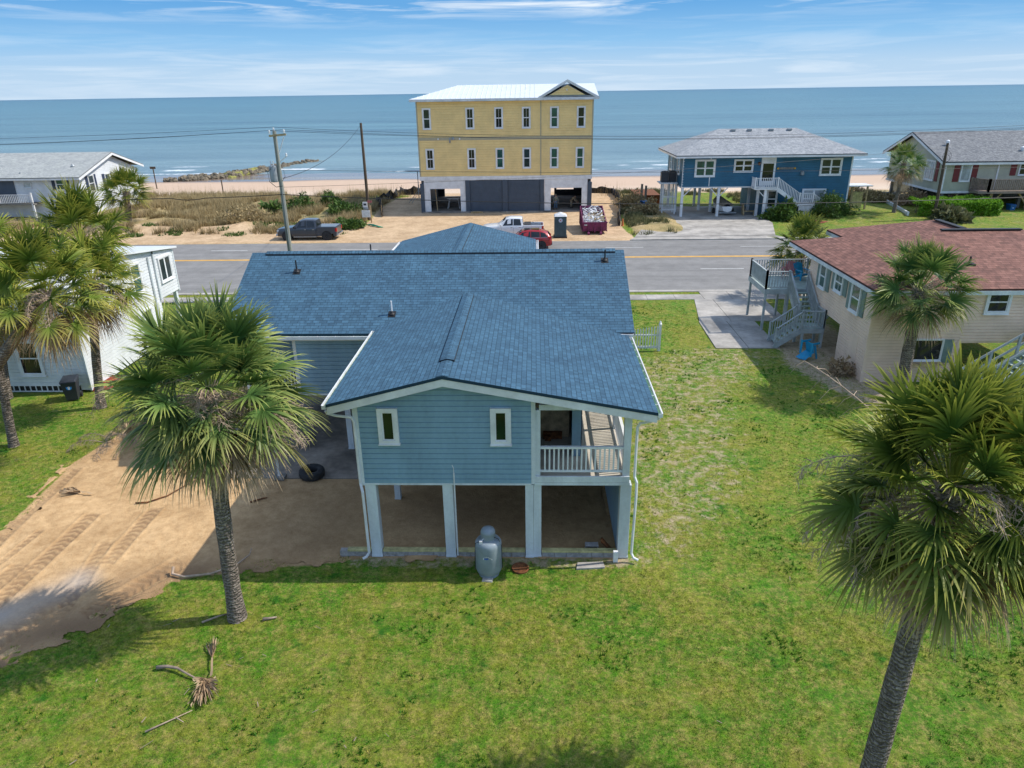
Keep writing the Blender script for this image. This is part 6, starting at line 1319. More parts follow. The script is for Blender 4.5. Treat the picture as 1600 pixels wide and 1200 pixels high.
W([sagline((-18.5,79.9,10.1),(-16.9,48.0,8.0),.9,20)],.02,'drooping wire strung from the dark pole to the transformer')
W([sagline((-16.75,48,7.5),(41.35,76,7.4),.5,26)],.010,'thin slanting wire running to the short leaning pole')
# post with meter and notice boards at the dune edge
t=thing('meter_post',(-18.2,78.5,0),'wooden post with white notice board and meter boxes at the dune edge','post')
b=MB(); b.box(-18.0,-17.88,78.5,78.6,0,1.9); b.box(-18.42,-18.32,77.9,78,0,1.1); b.build('post',M['wood_tan'],t)
b=MB(); b.box(-18.75,-17.85,77.8,77.86,.75,1.5); b.build('notice_board',M['white_plastic'],t); b=MB(); b.box(-18.7,-18.2,78.3,78.45,1.75,2.3); b.build('meter_box',M['white_plastic'],t); b=MB(); b.box(-18.6,-18.3,78.27,78.299,1.95,2.15); b.build('dial',M['bin_dark'],t); b=MB(); b.box(-18.65,-18.15,78.3,78.4,1.5,1.74); b.build('switch_box',M['steel'],t); b=MB(); b.box(-18.2,-17.7,78.4,78.45,2.2,2.45); b.build('tag_board',M['red_plastic'],t)
b=MB(); b.lathe((-18.25,75.2,0),[(.25,-.05),(.27,.35),(.2,.42)],12); o=b.build('black_bucket',M['bin_dark'],None,org=(-18.25,75.2,0)); tag(o,'black bucket on sand below the white notice board','bucket')
M['green_plastic']=mat('green_plastic_net',(.03,.42,.25),.6,.3,8)
b=MB(); rng=random.Random(3)
for k in range(7): b.tube([(-18.0+rng.uniform(-.2,.2),77.0,.06+rng.random()*.1),(-17.3,76.4+rng.uniform(-.3,.2),.1+rng.random()*.12),(-16.6,75.8+rng.uniform(-.3,.3),.05+rng.random()*.1),(-16.2+rng.uniform(-.1,.2),75.6,.05)],.05,5)
o=b.build('plastic_netting',M['green_plastic'],None,org=(-17.5,76.4,0)); tag(o,'tangled green plastic netting on the sand beside the dune','netting')
# silt fences
def siltfence(pts,label,h_=.9,seed=0):
    t=thing('silt_fence',(pts[0][0],pts[0][1],0),label,'silt fence'); r_=random.Random(seed); v=[];f=[]; seg=[]
    for a,c in zip(pts[:-1],pts[1:]):
        n=max(2,int(math.hypot(c[0]-a[0],c[1]-a[1])/.4))
        for k in range(n): seg.append((a[0]+(c[0]-a[0])*k/n,a[1]+(c[1]-a[1])*k/n))
    seg.append(pts[-1]); m_=6
    for i_,(x_,y_) in enumerate(seg):
        hh=h_*(.75+.35*math.sin(i_*.55+seed)**2)*(.85+.2*r_.random()); g=float(ground_h(np.array([x_]),np.array([y_]))[0])
        for j in range(m_): v.append((x_+.12*math.sin(i_*.9+j*1.1)+r_.uniform(-.03,.03),y_+.1*math.cos(i_*1.3+j),g-.05+hh*j/(m_-1)))
    for i_ in range(len(seg)-1):
        for j in range(m_-1): f.append((i_*m_+j,(i_+1)*m_+j,(i_+1)*m_+j+1,i_*m_+j+1))
    o=npmesh('cloth',v,f,M['silt'],t,smooth=True); s=o.modifiers.new('s','SOLIDIFY'); s.thickness=.015
    b=MB(); 
    for i_ in range(0,len(seg),6): x_,y_=seg[i_]; g=float(ground_h(np.array([x_]),np.array([y_]))[0]); b.box(x_-.025,x_+.025,y_+.08,y_+.13,g-.1,g+h_*1.15)
    b.build('stake',M['wood_tan'],t)
siltfence([(-17.6,82.5),(-18.7,88),(-20.3,92.4),(-18.9,98),(-18.6,101.6),(-13.8,102.2)],'black cloth fence curving along the dune left of the yellow building',1.15,1)
siltfence([(7.2,101.6),(8.8,101.5),(10.6,100.8),(10.7,93),(10.2,88.5),(9.4,81)],'black cloth fence sagging on sand right of the yellow building',1.0,2)
siltfence([(9.4,81),(8.95,78),(8.8,75.2)],'collapsed black cloth fence end beside the dumpster',1.2,3)
b=MB(); b.lathe((9.15,75.4,0),[(.16,0),(.13,.1),(.06,.7),(.03,.75)],10); o=b.build('traffic_cone',mat('orange_plastic',(.7,.2,.06),.5),None,org=(9.15,75.4,0)); tag(o,'faded orange cone at the foot of the collapsed black fence','cone')
t=thing('step_ladder',(-15.2,95,0),'grey ladder leaning at the left rear corner of the yellow building','ladder'); b=MB()
for dx in (0,.4): b.beam((-16.3+dx,93.5,0),(-13.6+dx*.2,93.5+dx,3.3),.08,.05)
for k in range(8): b.beam((-16.1+k*.33,93.6,.35+k*.38),(-15.85+k*.30,93.7,.35+k*.38),.05,.05)
b.build('frame',M['steel'],t)
b=MB(); b.beam((-15.0,97,0),(-14.7,97,4.0),.06,.06); o=b.build('marker_pole',M['rust'],None,org=(-15,97,0)); tag(o,'thin rusty pole at the rear left corner of the yellow building','pole')
b=MB(); b.hexa([(-17.3,98,3.55),(-13.4,96,3.55),(-13.4,98.9,3.55),(-15.5,99,3.55)],[(-17.3,98,3.63),(-13.4,96,3.63),(-13.4,98.9,3.63),(-15.5,99,3.63)]); b.box(-15.7,-15.6,98,98.1,-.5,3.55); o=b.build('deck_canopy',M['steel'],None,org=(-15,98,0)); tag(o,'grey flat canopy at the rear left of the yellow building','canopy')

# ================================================================ rock groin
rng=random.Random(11); RM=[]
for k in range(7):
    nr=np.random.RandomState(k); v=[];f=[]
    n1,n2=8,6
    for i_ in range(n2+1):
        for j in range(n1):
            th_=math.pi*i_/n2; ph=2*math.pi*j/n1; rr=.8+.35*nr.rand(); 
            x_,y_,z_=[math.copysign(abs(q)**.7,q) for q in (math.sin(th_)*math.cos(ph),math.sin(th_)*math.sin(ph),math.cos(th_))]; v.append((rr*x_,rr*.8*y_,rr*.62*z_))
    for i_ in range(n2):
        for j in range(n1): f.append((i_*n1+j,(i_+1)*n1+j,(i_+1)*n1+(j+1)%n1,i_*n1+(j+1)%n1))
    me=bpy.data.meshes.new('boulder'); me.from_pydata(v,[],f); me.materials.append(M['rock']); me.update(); RM.append(me)
gp=[(-71,139),(-66,147),(-62.5,157),(-61,166),(-60.5,177),(-56.5,189.5)]
for k in range(210):
    s=rng.random()**.9*5; i_=min(4,int(s)); t_=s-i_; a,c=gp[i_],gp[i_+1]; x_=a[0]+(c[0]-a[0])*t_; y_=a[1]+(c[1]-a[1])*t_
    q=rng.uniform(-1,1); x_+=q*2.0; y_+=rng.uniform(-.8,.8); sc_=rng.uniform(.45,.95)
    g=float(ground_h(np.array([x_]),np.array([y_]))[0]); g=max(g,-3.0)
    o=bpy.data.objects.new('boulder',RM[k%7]); COL.objects.link(o); o.location=(x_,y_,g+.0+(1-abs(q))*.75*rng.uniform(.6,1)*(.55+.45*min(1,s/2))); o.scale=(sc_,sc_,sc_); o.rotation_euler=(rng.uniform(-.5,.5),rng.uniform(-.5,.5),rng.uniform(0,6.28))
    tag(o,'brown grey boulder piled in the rock groin running into the sea','boulder','boulders of the rock groin')
b=MB(); b.hexa([(-65.6,150.5,-2.4),(-62.2,149.5,-2.4),(-60.4,163,-2.4),(-63.4,164,-2.4)],[(-64.4,151.5,-1.55),(-63.8,151.5,-1.5),(-61.7,162,-1.4),(-62.4,162,-1.55)]); o=b.build('algae',M['algae'],None,org=(-62.8,157,-2)); tag(o,'yellow green growth covering the crest of the rock groin','algae',kind='stuff')
for x_,y_,h_,lab in ((-50.5,117,1.9,'thin post on the sand before the rock groin'),(-66.0,126,3.2,'slim beach sign post right of the white beach house')):
    b=MB(); b.box(x_-.07,x_+.07,y_-.07,y_+.07,-2,h_-1.2); 
    if h_>3: b.box(x_-.5,x_+.5,y_-.08,y_-.04,h_-1.5,h_-1.1)
    o=b.build('beach_post',M['pole_dark'],None,org=(x_,y_,-1.5)); tag(o,lab,'post')

# ================================================================ shrubs
def leafcloud(name,c,rad,n,ls,m,parent=None,seed=0,kindf=None,flat=.35,up_=0.2):
    r_=np.random.RandomState(seed); d=r_.normal(size=(n,3)); d/=np.linalg.norm(d,axis=1)[:,None]; rr=(.55+.45*r_.rand(n)**.5)
    lump=1+.22*np.sin(d[:,0]*5+seed)+.18*np.sin(d[:,1]*7+seed*2)+.15*np.sin(d[:,2]*6+d[:,0]*4); p=d*(rr*lump)[:,None]*np.array(rad); p[:,2]=np.abs(p[:,2])*np.where(r_.rand(n)<.85,1,.3)
    ax=d+r_.normal(size=(n,3))*.8; ax[:,2]+=up_; ax/=np.linalg.norm(ax,axis=1)[:,None]; sd=np.cross(ax,r_.normal(size=(n,3))); sd/=np.linalg.norm(sd,axis=1)[:,None]
    L_=ls*(.6+.8*r_.rand(n))[:,None]; base_=p+np.array(c); v=np.stack([base_-sd*L_*flat,base_+ax*L_*.5-sd*L_*flat*.2+0*sd,base_+ax*L_,base_+ax*L_*.45+sd*L_*flat],1).reshape(-1,3)
    f=np.arange(n*4).reshape(n,4); a=np.zeros((n,4,4)); a[:,:,0]=r_.rand(n)[:,None]; a[:,:,1]=np.array([0,.5,1,.5])[None,:]; a[:,:,3]=1
    return npmesh(name,v,f,m,parent,attr={'v':a.reshape(-1,4)})
def bush(x_,y_,rad,n,ls,m,label,seed,cat='bush',z0=None,group=None,name='bush'):
    z0=float(ground_h(np.array([x_]),np.array([y_]))[0]) if z0 is None else z0
    t=thing(name,(x_,y_,z0),label,cat,group); leafcloud('foliage',(x_,y_,z0+.05),rad,n,ls,M[m],t,seed)
    b=MB(); r_=random.Random(seed)
    for k in range(7): a=r_.uniform(0,6.28); b.tube([(x_,y_,z0-.1),(x_+math.cos(a)*rad[0]*.3,y_+math.sin(a)*rad[1]*.3,z0+rad[2]*.4),(x_+math.cos(a)*rad[0]*.6,y_+math.sin(a)*rad[1]*.6,z0+rad[2]*.75)],[.04,.03,.012],5)
    b.build('stem',M['twig'],t); return t
bush(26.6,78.3,(1.7,1.2,1.5),1500,.5,'leaf','dark low palmetto like bush under the white stair of the blue house',1)
bush(31.7,78.9,(2.3,1.8,2.0),3200,.3,'leaf','rounded dark green bush at the foot of the white stair',2)
def hedge(x0,x1,y0,y1,h_,n,label):
    t=thing('hedge',((x0+x1)/2,(y0+y1)/2,0),label,'hedge'); r_=np.random.RandomState(9); 
    nn=n; face=r_.rand(nn); x_=x0+(x1-x0)*r_.rand(nn); y_=y0+(y1-y0)*r_.rand(nn); z_=h_*r_.rand(nn)
    top=face<.5; z_=np.where(top,h_+(vnoise(x_,y_,.7,40)-.5)*.5,z_); fr=(face>=.5)&(face<.85); y_=np.where(fr,y0+(vnoise(x_,z_,.6,41)-.5)*.5,y_); en=face>=.85; x_=np.where(en,x1+(vnoise(y_,z_,.6,42)-.5)*.6,x_)
    p=np.stack([x_,y_,z_],1); ax=r_.normal(size=(nn,3)); ax[:,2]+=.6*top; ax/=np.linalg.norm(ax,axis=1)[:,None]; sd=np.cross(ax,r_.normal(size=(nn,3))); sd/=np.linalg.norm(sd,axis=1)[:,None]; L_=(.2+.15*r_.rand(nn))[:,None]
    v=np.stack([p-sd*L_*.4,p+ax*L_*.5-sd*L_*.2,p+ax*L_,p+ax*L_*.45+sd*L_*.4],1).reshape(-1,3); a=np.zeros((nn,4,4)); a[:,:,0]=r_.rand(nn)[:,None]; a[:,:,1]=np.array([0,.5,1,.5])[None,:]; a[:,:,3]=1
    npmesh('foliage',v,np.arange(nn*4).reshape(nn,4),M['leaf_bright'],t,attr={'v':a.reshape(-1,4)})
    b=MB()
    for k in range(14): xx=x0+.3+(x1-x0-.6)*k/13; b.tube([(xx,(y0+y1)/2,-.1),(xx+.1,(y0+y1)/2+.1,h_*.5),(xx,(y0+y1)/2,h_*.85)],[.05,.04,.02],5)
    b.build('stem',M['twig'],t)
hedge(40.4,48.6,77.2,80.2,1.75,9000,'clipped bright green hedge before the sage house')
bush(42.6,75.4,(1.5,1.2,1.1),700,.75,'leaf_dull','grassy pale palmetto clump before the bright hedge',3)
for k,(x_,y_,rx,hz,lab) in enumerate(((-28.2,86.5,2.1,1.5,'dark green round bush in the dune right of the transformer pole'),(-25.2,88.5,1.2,1.4,'narrow dark bush in the dune behind the grey pickup'),(-22.0,82.5,1.7,1.2,'dark bush in dune grass near the dark pole'),(-19.6,75.2,1.3,.8,'low green weed clump at the rear of the grey pickup'),(-30.6,84.0,1.0,1.3,'small spiky green clump in the dune beside the transformer pole'))):
    bush(x_,y_,(rx,rx*.8,hz),1100 if k!=4 else 300,.4 if k!=4 else .8,'leaf',lab,20+k)
for k,(x_,y_,rx,hz,lab) in enumerate(((43,84,2.0,1.4,'leafless brown scrub beside the white retaining wall'),(40.5,87,1.8,1.0,'brown scrub at the top of the white retaining wall'),(47,81.5,1.4,1.3,'dry brown shrub under the corner of the sage house'),(38.0,90,2.2,1.2,'straw coloured scrub behind the wooden gate'),(12.6,82,1.5,1.3,'brown scrub left of the blue house drive'),(11.6,86.5,1.6,1.4,'dry scrub between black fence and blue bins'),(-32,78.5,3.2,1.3,'wide brown bush mound in the dune left of the transformer pole'))):
    bush(x_,y_,(rx,rx*.8,hz),1300,.35,'leaf_straw' if k not in(0,2) else 'frond_dead',lab,40+k)
bush(15.0,33.0,(.55,.45,.75),260,.3,'frond_dead','small dry brown shrub at the wall of the tan house',60)
# dune grass (uncountable)
def tufts(name,pts,h_,w_,m,seed,blades=5,lean=.5,kind='stuff',label=None,cat='grass',hvar=.6):
    r_=np.random.RandomState(seed); n=len(pts)*blades; p=np.repeat(pts,blades,0)+np.c_[r_.normal(size=(n,2))*h_*.18,np.zeros(n)]
    a=r_.rand(n)*6.283; le=lean*r_.rand(n); H_=h_*(1-hvar/2+hvar*r_.rand(n)); d=np.stack([np.cos(a)*le,np.sin(a)*le,np.ones(n)],1); d/=np.linalg.norm(d,axis=1)[:,None]; b_=r_.rand(n)*6.283; s=np.stack([np.cos(b_),np.sin(b_),0*b_],1)*w_
    v=np.stack([p-s,p+s,p+d*H_[:,None]],1).reshape(-1,3); f=np.arange(n*3).reshape(n,3); at=np.zeros((n,3,4)); at[:,:,0]=np.repeat(r_.rand(len(pts)),blades)[:,None]; at[:,:,1]=np.array([0,0,1])[None,:]; at[:,:,3]=1
    o=npmesh(name,v,f,m,attr={'v':at.reshape(-1,4)}); tag(o,label,cat,kind=kind); return o
r_=np.random.RandomState(4)
x=r_.uniform(-95,-17.5,36000); y=r_.uniform(72.5,102.5,36000)
k=(vnoise(x,y,4,10)*.5+vnoise(x,y,1.5,50)*.5>.46-.10*sstep(78,84,y)+.08*sstep(95,101,y))&~((y<79+2*vnoise(x,y,5,9))&(vnoise(x,y,3,51)<.55))&(inside_sd(x,y,CONSTR)<-.3)&~((x<-50)&(y>80)&(y<98)); x=x[k];y=y[k]
tufts('dune_grass',np.stack([x,y,ground_h(x,y)-.03],1),.72,.03,M['leaf_straw'],5,6,.7,label='straw coloured dune grass between road and beach',hvar=1.0)
x=np.r_[r_.uniform(9.6,15,2600),r_.uniform(25,44,2500),r_.uniform(8,26,1600)]; y=np.r_[r_.uniform(70,101,2600),r_.uniform(86,100,2500),r_.uniform(98,103,1600)]
k=(vnoise(x,y,2,52)>.38)&~((x>13.8)&(x<25)&(y<97))&(inside_sd(x,y,CONSTR)<0)&~((x>16)&(x<34)&(y<91)); x=x[k];y=y[k]
tufts('scrub_grass',np.stack([x,y,ground_h(x,y)-.03],1),.5,.03,M['leaf_dull'],6,6,.8,label='olive and straw scrub grass round the beach lots',hvar=1.0)
x=r_.uniform(-60,12,420); y=r_.uniform(98,103,420); k=(np.abs(x+3.5)>9.5); x=x[k];y=y[k]
tufts('sea_oats',np.stack([x,y,ground_h(x,y)-.03],1),1.7,.012,M['leaf_straw'],7,3,.25,label='tall thin sea oats along the beach edge')
x=r_.uniform(-60,-19,5000); y=r_.uniform(70.5,78,5000); k=(vnoise(x,y,2.2,53)>.66)&(y>71.0+1.2*vnoise(x,y,4,54)); x=x[k];y=y[k]
tufts('roadside_weeds',np.stack([x,y,ground_h(x,y)-.02],1),.28,.04,M['leaf'],8,5,.9,label='green weeds creeping over the roadside sand')
# lawn blades near the camera
def lawn(n,xr,yr_,h_,w_,seed,name,label):
    r_=np.random.RandomState(seed); x=r_.uniform(*xr,n); y=r_.uniform(*yr_,n)
    k=(inside_sd(x,y,SAND_DRIVE)+(vnoise(x,y,.5,80)-.5)*1.1<.22-.5*r_.rand(n)**2)&~((x>-5.2)&(x<3)&(y>17.95)&(y<33))&(vnoise(x,y,.5,55)*.6+vnoise(x,y,2.3,56)*.4>.34)
    bare=sstep(-2.2,1.2,inside_sd(x,y,[(3.0,17.5),(4.6,17.8),(7.6,22),(9.2,30),(11.6,34),(13.5,36.5),(9.0,37.5),(5.4,35.5),(3.6,30)])); k&=r_.rand(n)>bare*.4
    k&=~((x>9.6)&(y>36.6))&~((x>15.4)&(y>31.8))&~((x<-20.8)&(y>30.8)); x=x[k];y=y[k]; pts=np.stack([x,y,ground_h(x,y)-.01],1)
    blades=3; N_=len(pts)*blades; p=np.repeat(pts,blades,0)+np.c_[r_.normal(size=(N_,2))*.03,np.zeros(N_)]; a=r_.rand(N_)*6.283; le=.9*r_.rand(N_); H_=h_*(.5+.9*r_.rand(N_)); d=np.stack([np.cos(a)*le,np.sin(a)*le,np.ones(N_)],1); d/=np.linalg.norm(d,axis=1)[:,None]; b_=r_.rand(N_)*6.283; s=np.stack([np.cos(b_),np.sin(b_),0*b_],1)*w_
    v=np.stack([p-s,p+s,p+d*H_[:,None]],1).reshape(-1,3)
    o=npmesh(name,v,np.arange(N_*3).reshape(N_,3),M['lawn']); tag(o,label,'grass',kind='stuff')
def lawnmat():
    m,n,b=base('lawn_blades'); p,c,z=grass_nodes(n); l=n.links.new
    hs_=n.nodes.new('ShaderNodeMixRGB'); hs_.blend_type='MULTIPLY'; hs_.inputs[0].default_value=1; hs_.inputs[2].default_value=(1.25,1.3,1.05,1); l(c,hs_.inputs[1]); l(hs_.outputs[0],b.inputs['Base Color']); b.inputs['Roughness'].default_value=.6; b.inputs['Specular IOR Level'].default_value=.25; return m
M['lawn']=lawnmat()
lawn(90000,(-17,13),(8.5,20),.05,.008,70,'lawn_grass','short green and straw lawn grass nearest the camera')
r_=np.random.RandomState(90); x=r_.uniform(-22,16,30000); y=r_.uniform(8.5,45,30000)
k=(vnoise(x,y,1.3,91)*.6+vnoise(x,y,.45,92)*.4>.70)&(inside_sd(x,y,SAND_DRIVE)<-.15)&~((x>-5.2)&(x<3)&(y>17.95)&(y<33))&~((x>9.6)&(y>36.6))&~((x>13.5)&(y>29)); x=x[k]; y=y[k]
M['clover']=leafmat('lush_weed_leaf',(.03,.12,.006),(.06,.19,.010),(.10,.24,.02),.6,.2)
tufts('lawn_weeds',np.stack([x,y,ground_h(x,y)-.01],1),.10,.016,M['clover'],93,6,1.3,label='darker lush weed clumps dotted over the lawn')
lawn(60000,(-24,19),(20,46),.06,.014,71,'lawn_grass','short lawn grass beside and behind the blue house')

# ================================================================ palms
def nrm(a): return a/np.linalg.norm(a)
def fan_leaf(V,Fc,A,o,d,pet,bl,nl,rnd,rs,droop=1.0,spread=118,segs=4,wid=.030,petw=.022,fold=.25,age=0.0):
    # o: start on the trunk, d: departure direction; the stalk bends down, then the fan opens
    d=nrm(np.array(d,float)); down=np.array([0,0,-1.0]); pts=[np.array(o,float)]; cur=d.copy(); st=5
    for k in range(st): cur=nrm(cur+down*.04*droop*(1-abs(cur[2])*.5)); pts.append(pts[-1]+cur*pet/st)
    side=np.cross(cur,[0,0,1.0]); 
    if np.linalg.norm(side)<.15: side=np.array([math.cos(rnd*9),math.sin(rnd*9),0])
    rl=rs.normal()*.55; side=nrm(side*math.cos(rl)+np.cross(cur,side)*math.sin(rl)); side=nrm(side-cur*np.dot(side,cur)); nrml=np.cross(side,cur)
    # petiole strip
    i0=len(V); 
    for k,p in enumerate(pts): w_=petw*(1-.35*k/st); V.extend([p-side*w_,p+side*w_]); A.extend([(rnd*.6+.4,.55,0,1)]*2)
    for k in range(st): Fc.append((i0+2*k,i0+2*k+1,i0+2*k+3,i0+2*k+2))
    hub=pts[-1]
    th_=np.radians(np.linspace(-spread,spread,nl)); 
    for t in th_:
        cs,sn=math.cos(t),math.sin(t); j=rs.uniform(-.03,.03); e=nrm(cur*math.cos(t+j)+side*math.sin(t+j)+nrml*(fold*abs(sn)*.9-.02)+rs.normal(size=3)*.055)
        L_=bl*(.72+.28*max(0,cs)+.0)*rs.uniform(.88,1.08); start=hub+cur*(.16*bl*(1-abs(t)/math.radians(spread)))
        wv=nrm(np.cross(e,nrml)+nrml*rs.uniform(-.5,.5)); i0=len(V); dr=droop*rs.uniform(.7,1.3)
        for k in range(segs+1):
            s=k/segs; p=start+e*L_*s*(1-.06*dr*s*s)+down*(L_*.30*dr*s**2.6)-(nrml*0)
            w_=wid*bl*(.5+.95*s if s<.3 else .78*(1-((s-.3)/.7)**1.3))+.0015
            V.extend([p-wv*w_,p+wv*w_]); A.extend([(min(1,max(0,rnd+rs.uniform(-.2,.2))),s,age,1)]*2)
        for k in range(segs): Fc.append((i0+2*k,i0+2*k+1,i0+2*k+3,i0+2*k+2))
def seed_stalk(b,o,d,L_,rs,n=9,dro=.5,tw=True,r0=.018):
    d=nrm(np.array(d,float)); pts=[]; p=np.array(o,float); cur=d.copy()
    for k in range(n+1): pts.append(p.copy()); cur=nrm(cur+np.array([0,0,-1])*dro/n*(.3+1.6*k/n)); p=p+cur*L_/n
    b.tube([tuple(q) for q in pts],[r0*(1-.75*k/n) for k in range(n+1)],5)
    for k in range(2,n+1):
        for s in (-1,1,rs.choice([-1,1])):
            c=nrm(pts[k]-pts[k-1]); sd_=nrm(np.cross(c,[0,0,1])+.01)*s; e=nrm(c*.55+sd_*rs.uniform(.5,1)+np.array([0,0,-.35])+rs.normal(size=3)*.25); l_=L_*.22*(1-.45*k/n)*rs.uniform(.7,1.2)
            q0=pts[k]; q1=q0+e*l_*.5; q2=q1+nrm(e+np.array([0,0,-.7]))*l_*.5; b.tube([tuple(q0),tuple(q1),tuple(q2)],[r0*.32,r0*.24,r0*.12],3,cap=False)
            if tw:
                for m_ in range(7):
                    q=q0+(q1-q0)*rs.uniform(.2,1) if m_%2 else q1+(q2-q1)*rs.uniform(0,1); g_=nrm(e*.4+rs.normal(size=3)*.7+np.array([0,0,-.4])); b.tube([tuple(q),tuple(q+g_*l_*.3),tuple(q+g_*l_*.5+np.array([0,0,-.06*l_]))],[r0*.22,r0*.18,r0*.12],3,cap=False)
def palm(base_,top_,Rc,label,seed,m='frond',nleaf=52,nl=40,segs=4,r=.19,dead=14,stalks=(),cseed=3,bend=0.0,pet=.50,elmin=-34,name='palm_tree',group=None,deadhang=1.2,rtop=None,blk=.47,wid=.037):
    t=thing(name,tuple(base_),label,'palm tree',group); rs=np.random.RandomState(seed)
    B=np.array(base_,float); T=np.array(top_,float); n=14; pts=[];rad=[]
    off=np.array([(T-B)[1],-(T-B)[0],0]); 
    for k in range(n+1):
        s=k/n; p=B+(T-B)*s; p=p+np.array([(T[0]-B[0])*bend*(s*s-s)*1.0,(T[1]-B[1])*bend*(s*s-s),0]); pts.append(tuple(p)); rad.append(r*(1.28 if k==0 else 1.08 if k==1 else 1.0-.12*s)*(1+.03*math.sin(k*2.1+seed))*(1.25 if s>.93 else 1))
    pts[0]=(pts[0][0],pts[0][1],pts[0][2]-.15)
    b=MB(); b.tube(pts,rad,18); 
    b.build('trunk',M['trunk'],t,smooth=True,auto=70)
    # old leaf bases around the head of the trunk
    b=MB(); Td=nrm(T-B)
    for k in range(34):
        a=k*2.4; s=-.9+.95*k/34; o=T+Td*s*.9; e=np.array([math.cos(a),math.sin(a),0]); rr_=r*1.0
        p0=o+e*rr_*.8; p1=o+e*(rr_+.10)+np.array([0,0,.20]); b.beam(tuple(p0),tuple(p1),.07,.03,upv=tuple(e))
    b.build('leaf_bases',M['twig'],t)
    V=[];Fc=[];A=[]
    for k in range(nleaf):
        f=(k+.5)/nleaf; el=math.radians(88-(88-elmin)*f**.85); az=k*2.39996+rs.uniform(-.25,.25); d=np.array([math.cos(az)*math.cos(el),math.sin(az)*math.cos(el),math.sin(el)])
        pl=Rc*pet*(1.2 if el>.9 else 1.08)*rs.uniform(.65,1.2); bl=Rc*blk*rs.uniform(.8,1.15); o=T+np.array([0,0,.12-.45*f])+np.array([d[0],d[1],0])*r*.6
        fan_leaf(V,Fc,A,o,d+np.array([0,0,.12]),pl,bl,nl,rs.rand(),rs,droop=.35+.7*f+rs.uniform(-.2,.35),segs=segs,wid=wid,fold=.3,age=(max(0,f-.55)*2.2*rs.rand()))
    npmesh('crown',V,Fc,M[m],t,attr={'v':A})
    V=[];Fc=[];A=[]
    for k in range(dead):
        el=math.radians(rs.uniform(-78,-30)); az=k*2.39996+rs.uniform(-.5,.5); d=np.array([math.cos(az)*math.cos(el),math.sin(az)*math.cos(el),math.sin(el)])
        fan_leaf(V,Fc,A,T+np.array([0,0,-.35])+np.array([d[0],d[1],0])*r,d,Rc*.36*rs.uniform(.8,1.1)*deadhang,Rc*.46,max(14,nl//2),rs.rand(),rs,droop=1.4,spread=75,segs=segs,wid=.022,fold=.5)
    if dead: npmesh('dead_fronds',V,Fc,M['frond_dead'],t,attr={'v':A})
    if stalks:
        b=MB()
        for (az,el,L_,dro,tw) in stalks:
            az=math.radians(az); el=math.radians(el); d=(math.cos(az)*math.cos(el),math.sin(az)*math.cos(el),math.sin(el)); seed_stalk(b,T+np.array([0,0,-.05]),d,L_*1.12,rs,n=12,dro=dro,tw=tw,r0=.021)
        b.build('seed_stalks',M['twig_pale'],t)
    return t
palm((-8.09,15.2,0),(-7.70,15.3,6.62),2.28,'nearest left palm standing on grass at the edge of the sand drive',1,'frond_blue',70,46,5,.21,40,((175,30,2.9,1.5,True),(200,10,2.4,1.3,True),(0,0,2.1,1.4,True),(20,-12,2.0,1.2,True),(-20,5,2.1,1.5,True),(-75,40,1.5,1.5,True),(-60,35,1.7,1.6,True),(10,-30,1.9,.8,True),(30,0,2.3,1.2,True),(-15,8,2.3,1.3,True),(340,-18,1.9,1.0,True),(185,-10,1.9,1.0,True),(190,-28,1.7,.8,True)),bend=.6)
palm((6.52,10.15,0),(6.80,10.3,7.0),2.12,'tall palm with huge dark green crown filling the lower right',2,'frond',100,42,5,.21,40,((128,34,2.9,.35,False),(150,25,2.2,1.3,True),(170,5,2.2,1.4,True),(185,0,2.1,1.2,True),(200,-12,2.0,1.1,True),(-80,42,1.6,1.5,True),(-100,50,1.7,1.7,True),(-40,10,2.0,1.4,True),(-50,-10,1.9,1.0,True),(-30,-15,1.9,1.0,True),(80,60,2.0,1.6,False),(110,50,2.2,1.4,False)),bend=.3,blk=.44,wid=.034,deadhang=1.35)
palm((17.0,31.0,0),(16.9,31.0,4.85),2.25,'round palm in front of the tan house wall and brown roof',3,'frond_blue',56,34,4,.27,12,((0,10,2.0,1.3,True),(-60,50,1.7,1.6,True),(20,-5,1.9,1.1,True),(200,-40,1.6,.8,True)))
palm((17.7,47.4,0),(17.6,47.4,3.3),2.2,'light green palm beside the grey raised deck at the road',4,'frond',46,30,4,.3,10)
palm((-45.3,79,.1),(-44.9,79,3.6),2.8,'green palm at the dune end of the white beach house',5,'frond_yel',60,28,3,.35,6)
palm((38.6,79,.1),(38.7,79,5.6),2.2,'straggly palm with dry skirt before the sage house gable',6,'frond_blue',40,28,3,.2,26,deadhang=1.3)
palm((-23.4,23.4,0),(-17.3,24.0,6.8),2.3,'strongly leaning palm entering from the left edge',7,'frond_yel',50,32,4,.22,26,((-60,-10,1.8,1.0,True),(-80,20,1.6,1.5,True)),bend=.0)
palm((-21.3,25.3,0),(-20.9,25.8,6.0),2.0,'palm at the left edge with a slim leaning trunk rising from the lawn',8,'frond_yel',46,30,4,.17,14,bend=.3)
palm((-19.9,29.2,0),(-18.6,28.7,6.0),2.1,'palm with straight trunk beside the white house corner and grey bin',9,'frond_yel',52,32,4,.19,22,((-20,0,1.8,1.2,True),(-50,20,1.7,1.5,True)),bend=.3)
palm((-23.0,33.5,0),(-22.4,34.6,6.8),2.5,'palm behind the others with crown against the white house roof',10,'frond_yel',64,30,4,.18,10,((30,40,1.8,1.4,True),(-40,50,1.7,1.5,True)))
palm((-25.0,30.2,0),(-24.7,31.2,6.6),2.1,'uppermost palm crown at the far left edge',11,'frond_yel',50,28,4,.18,8)

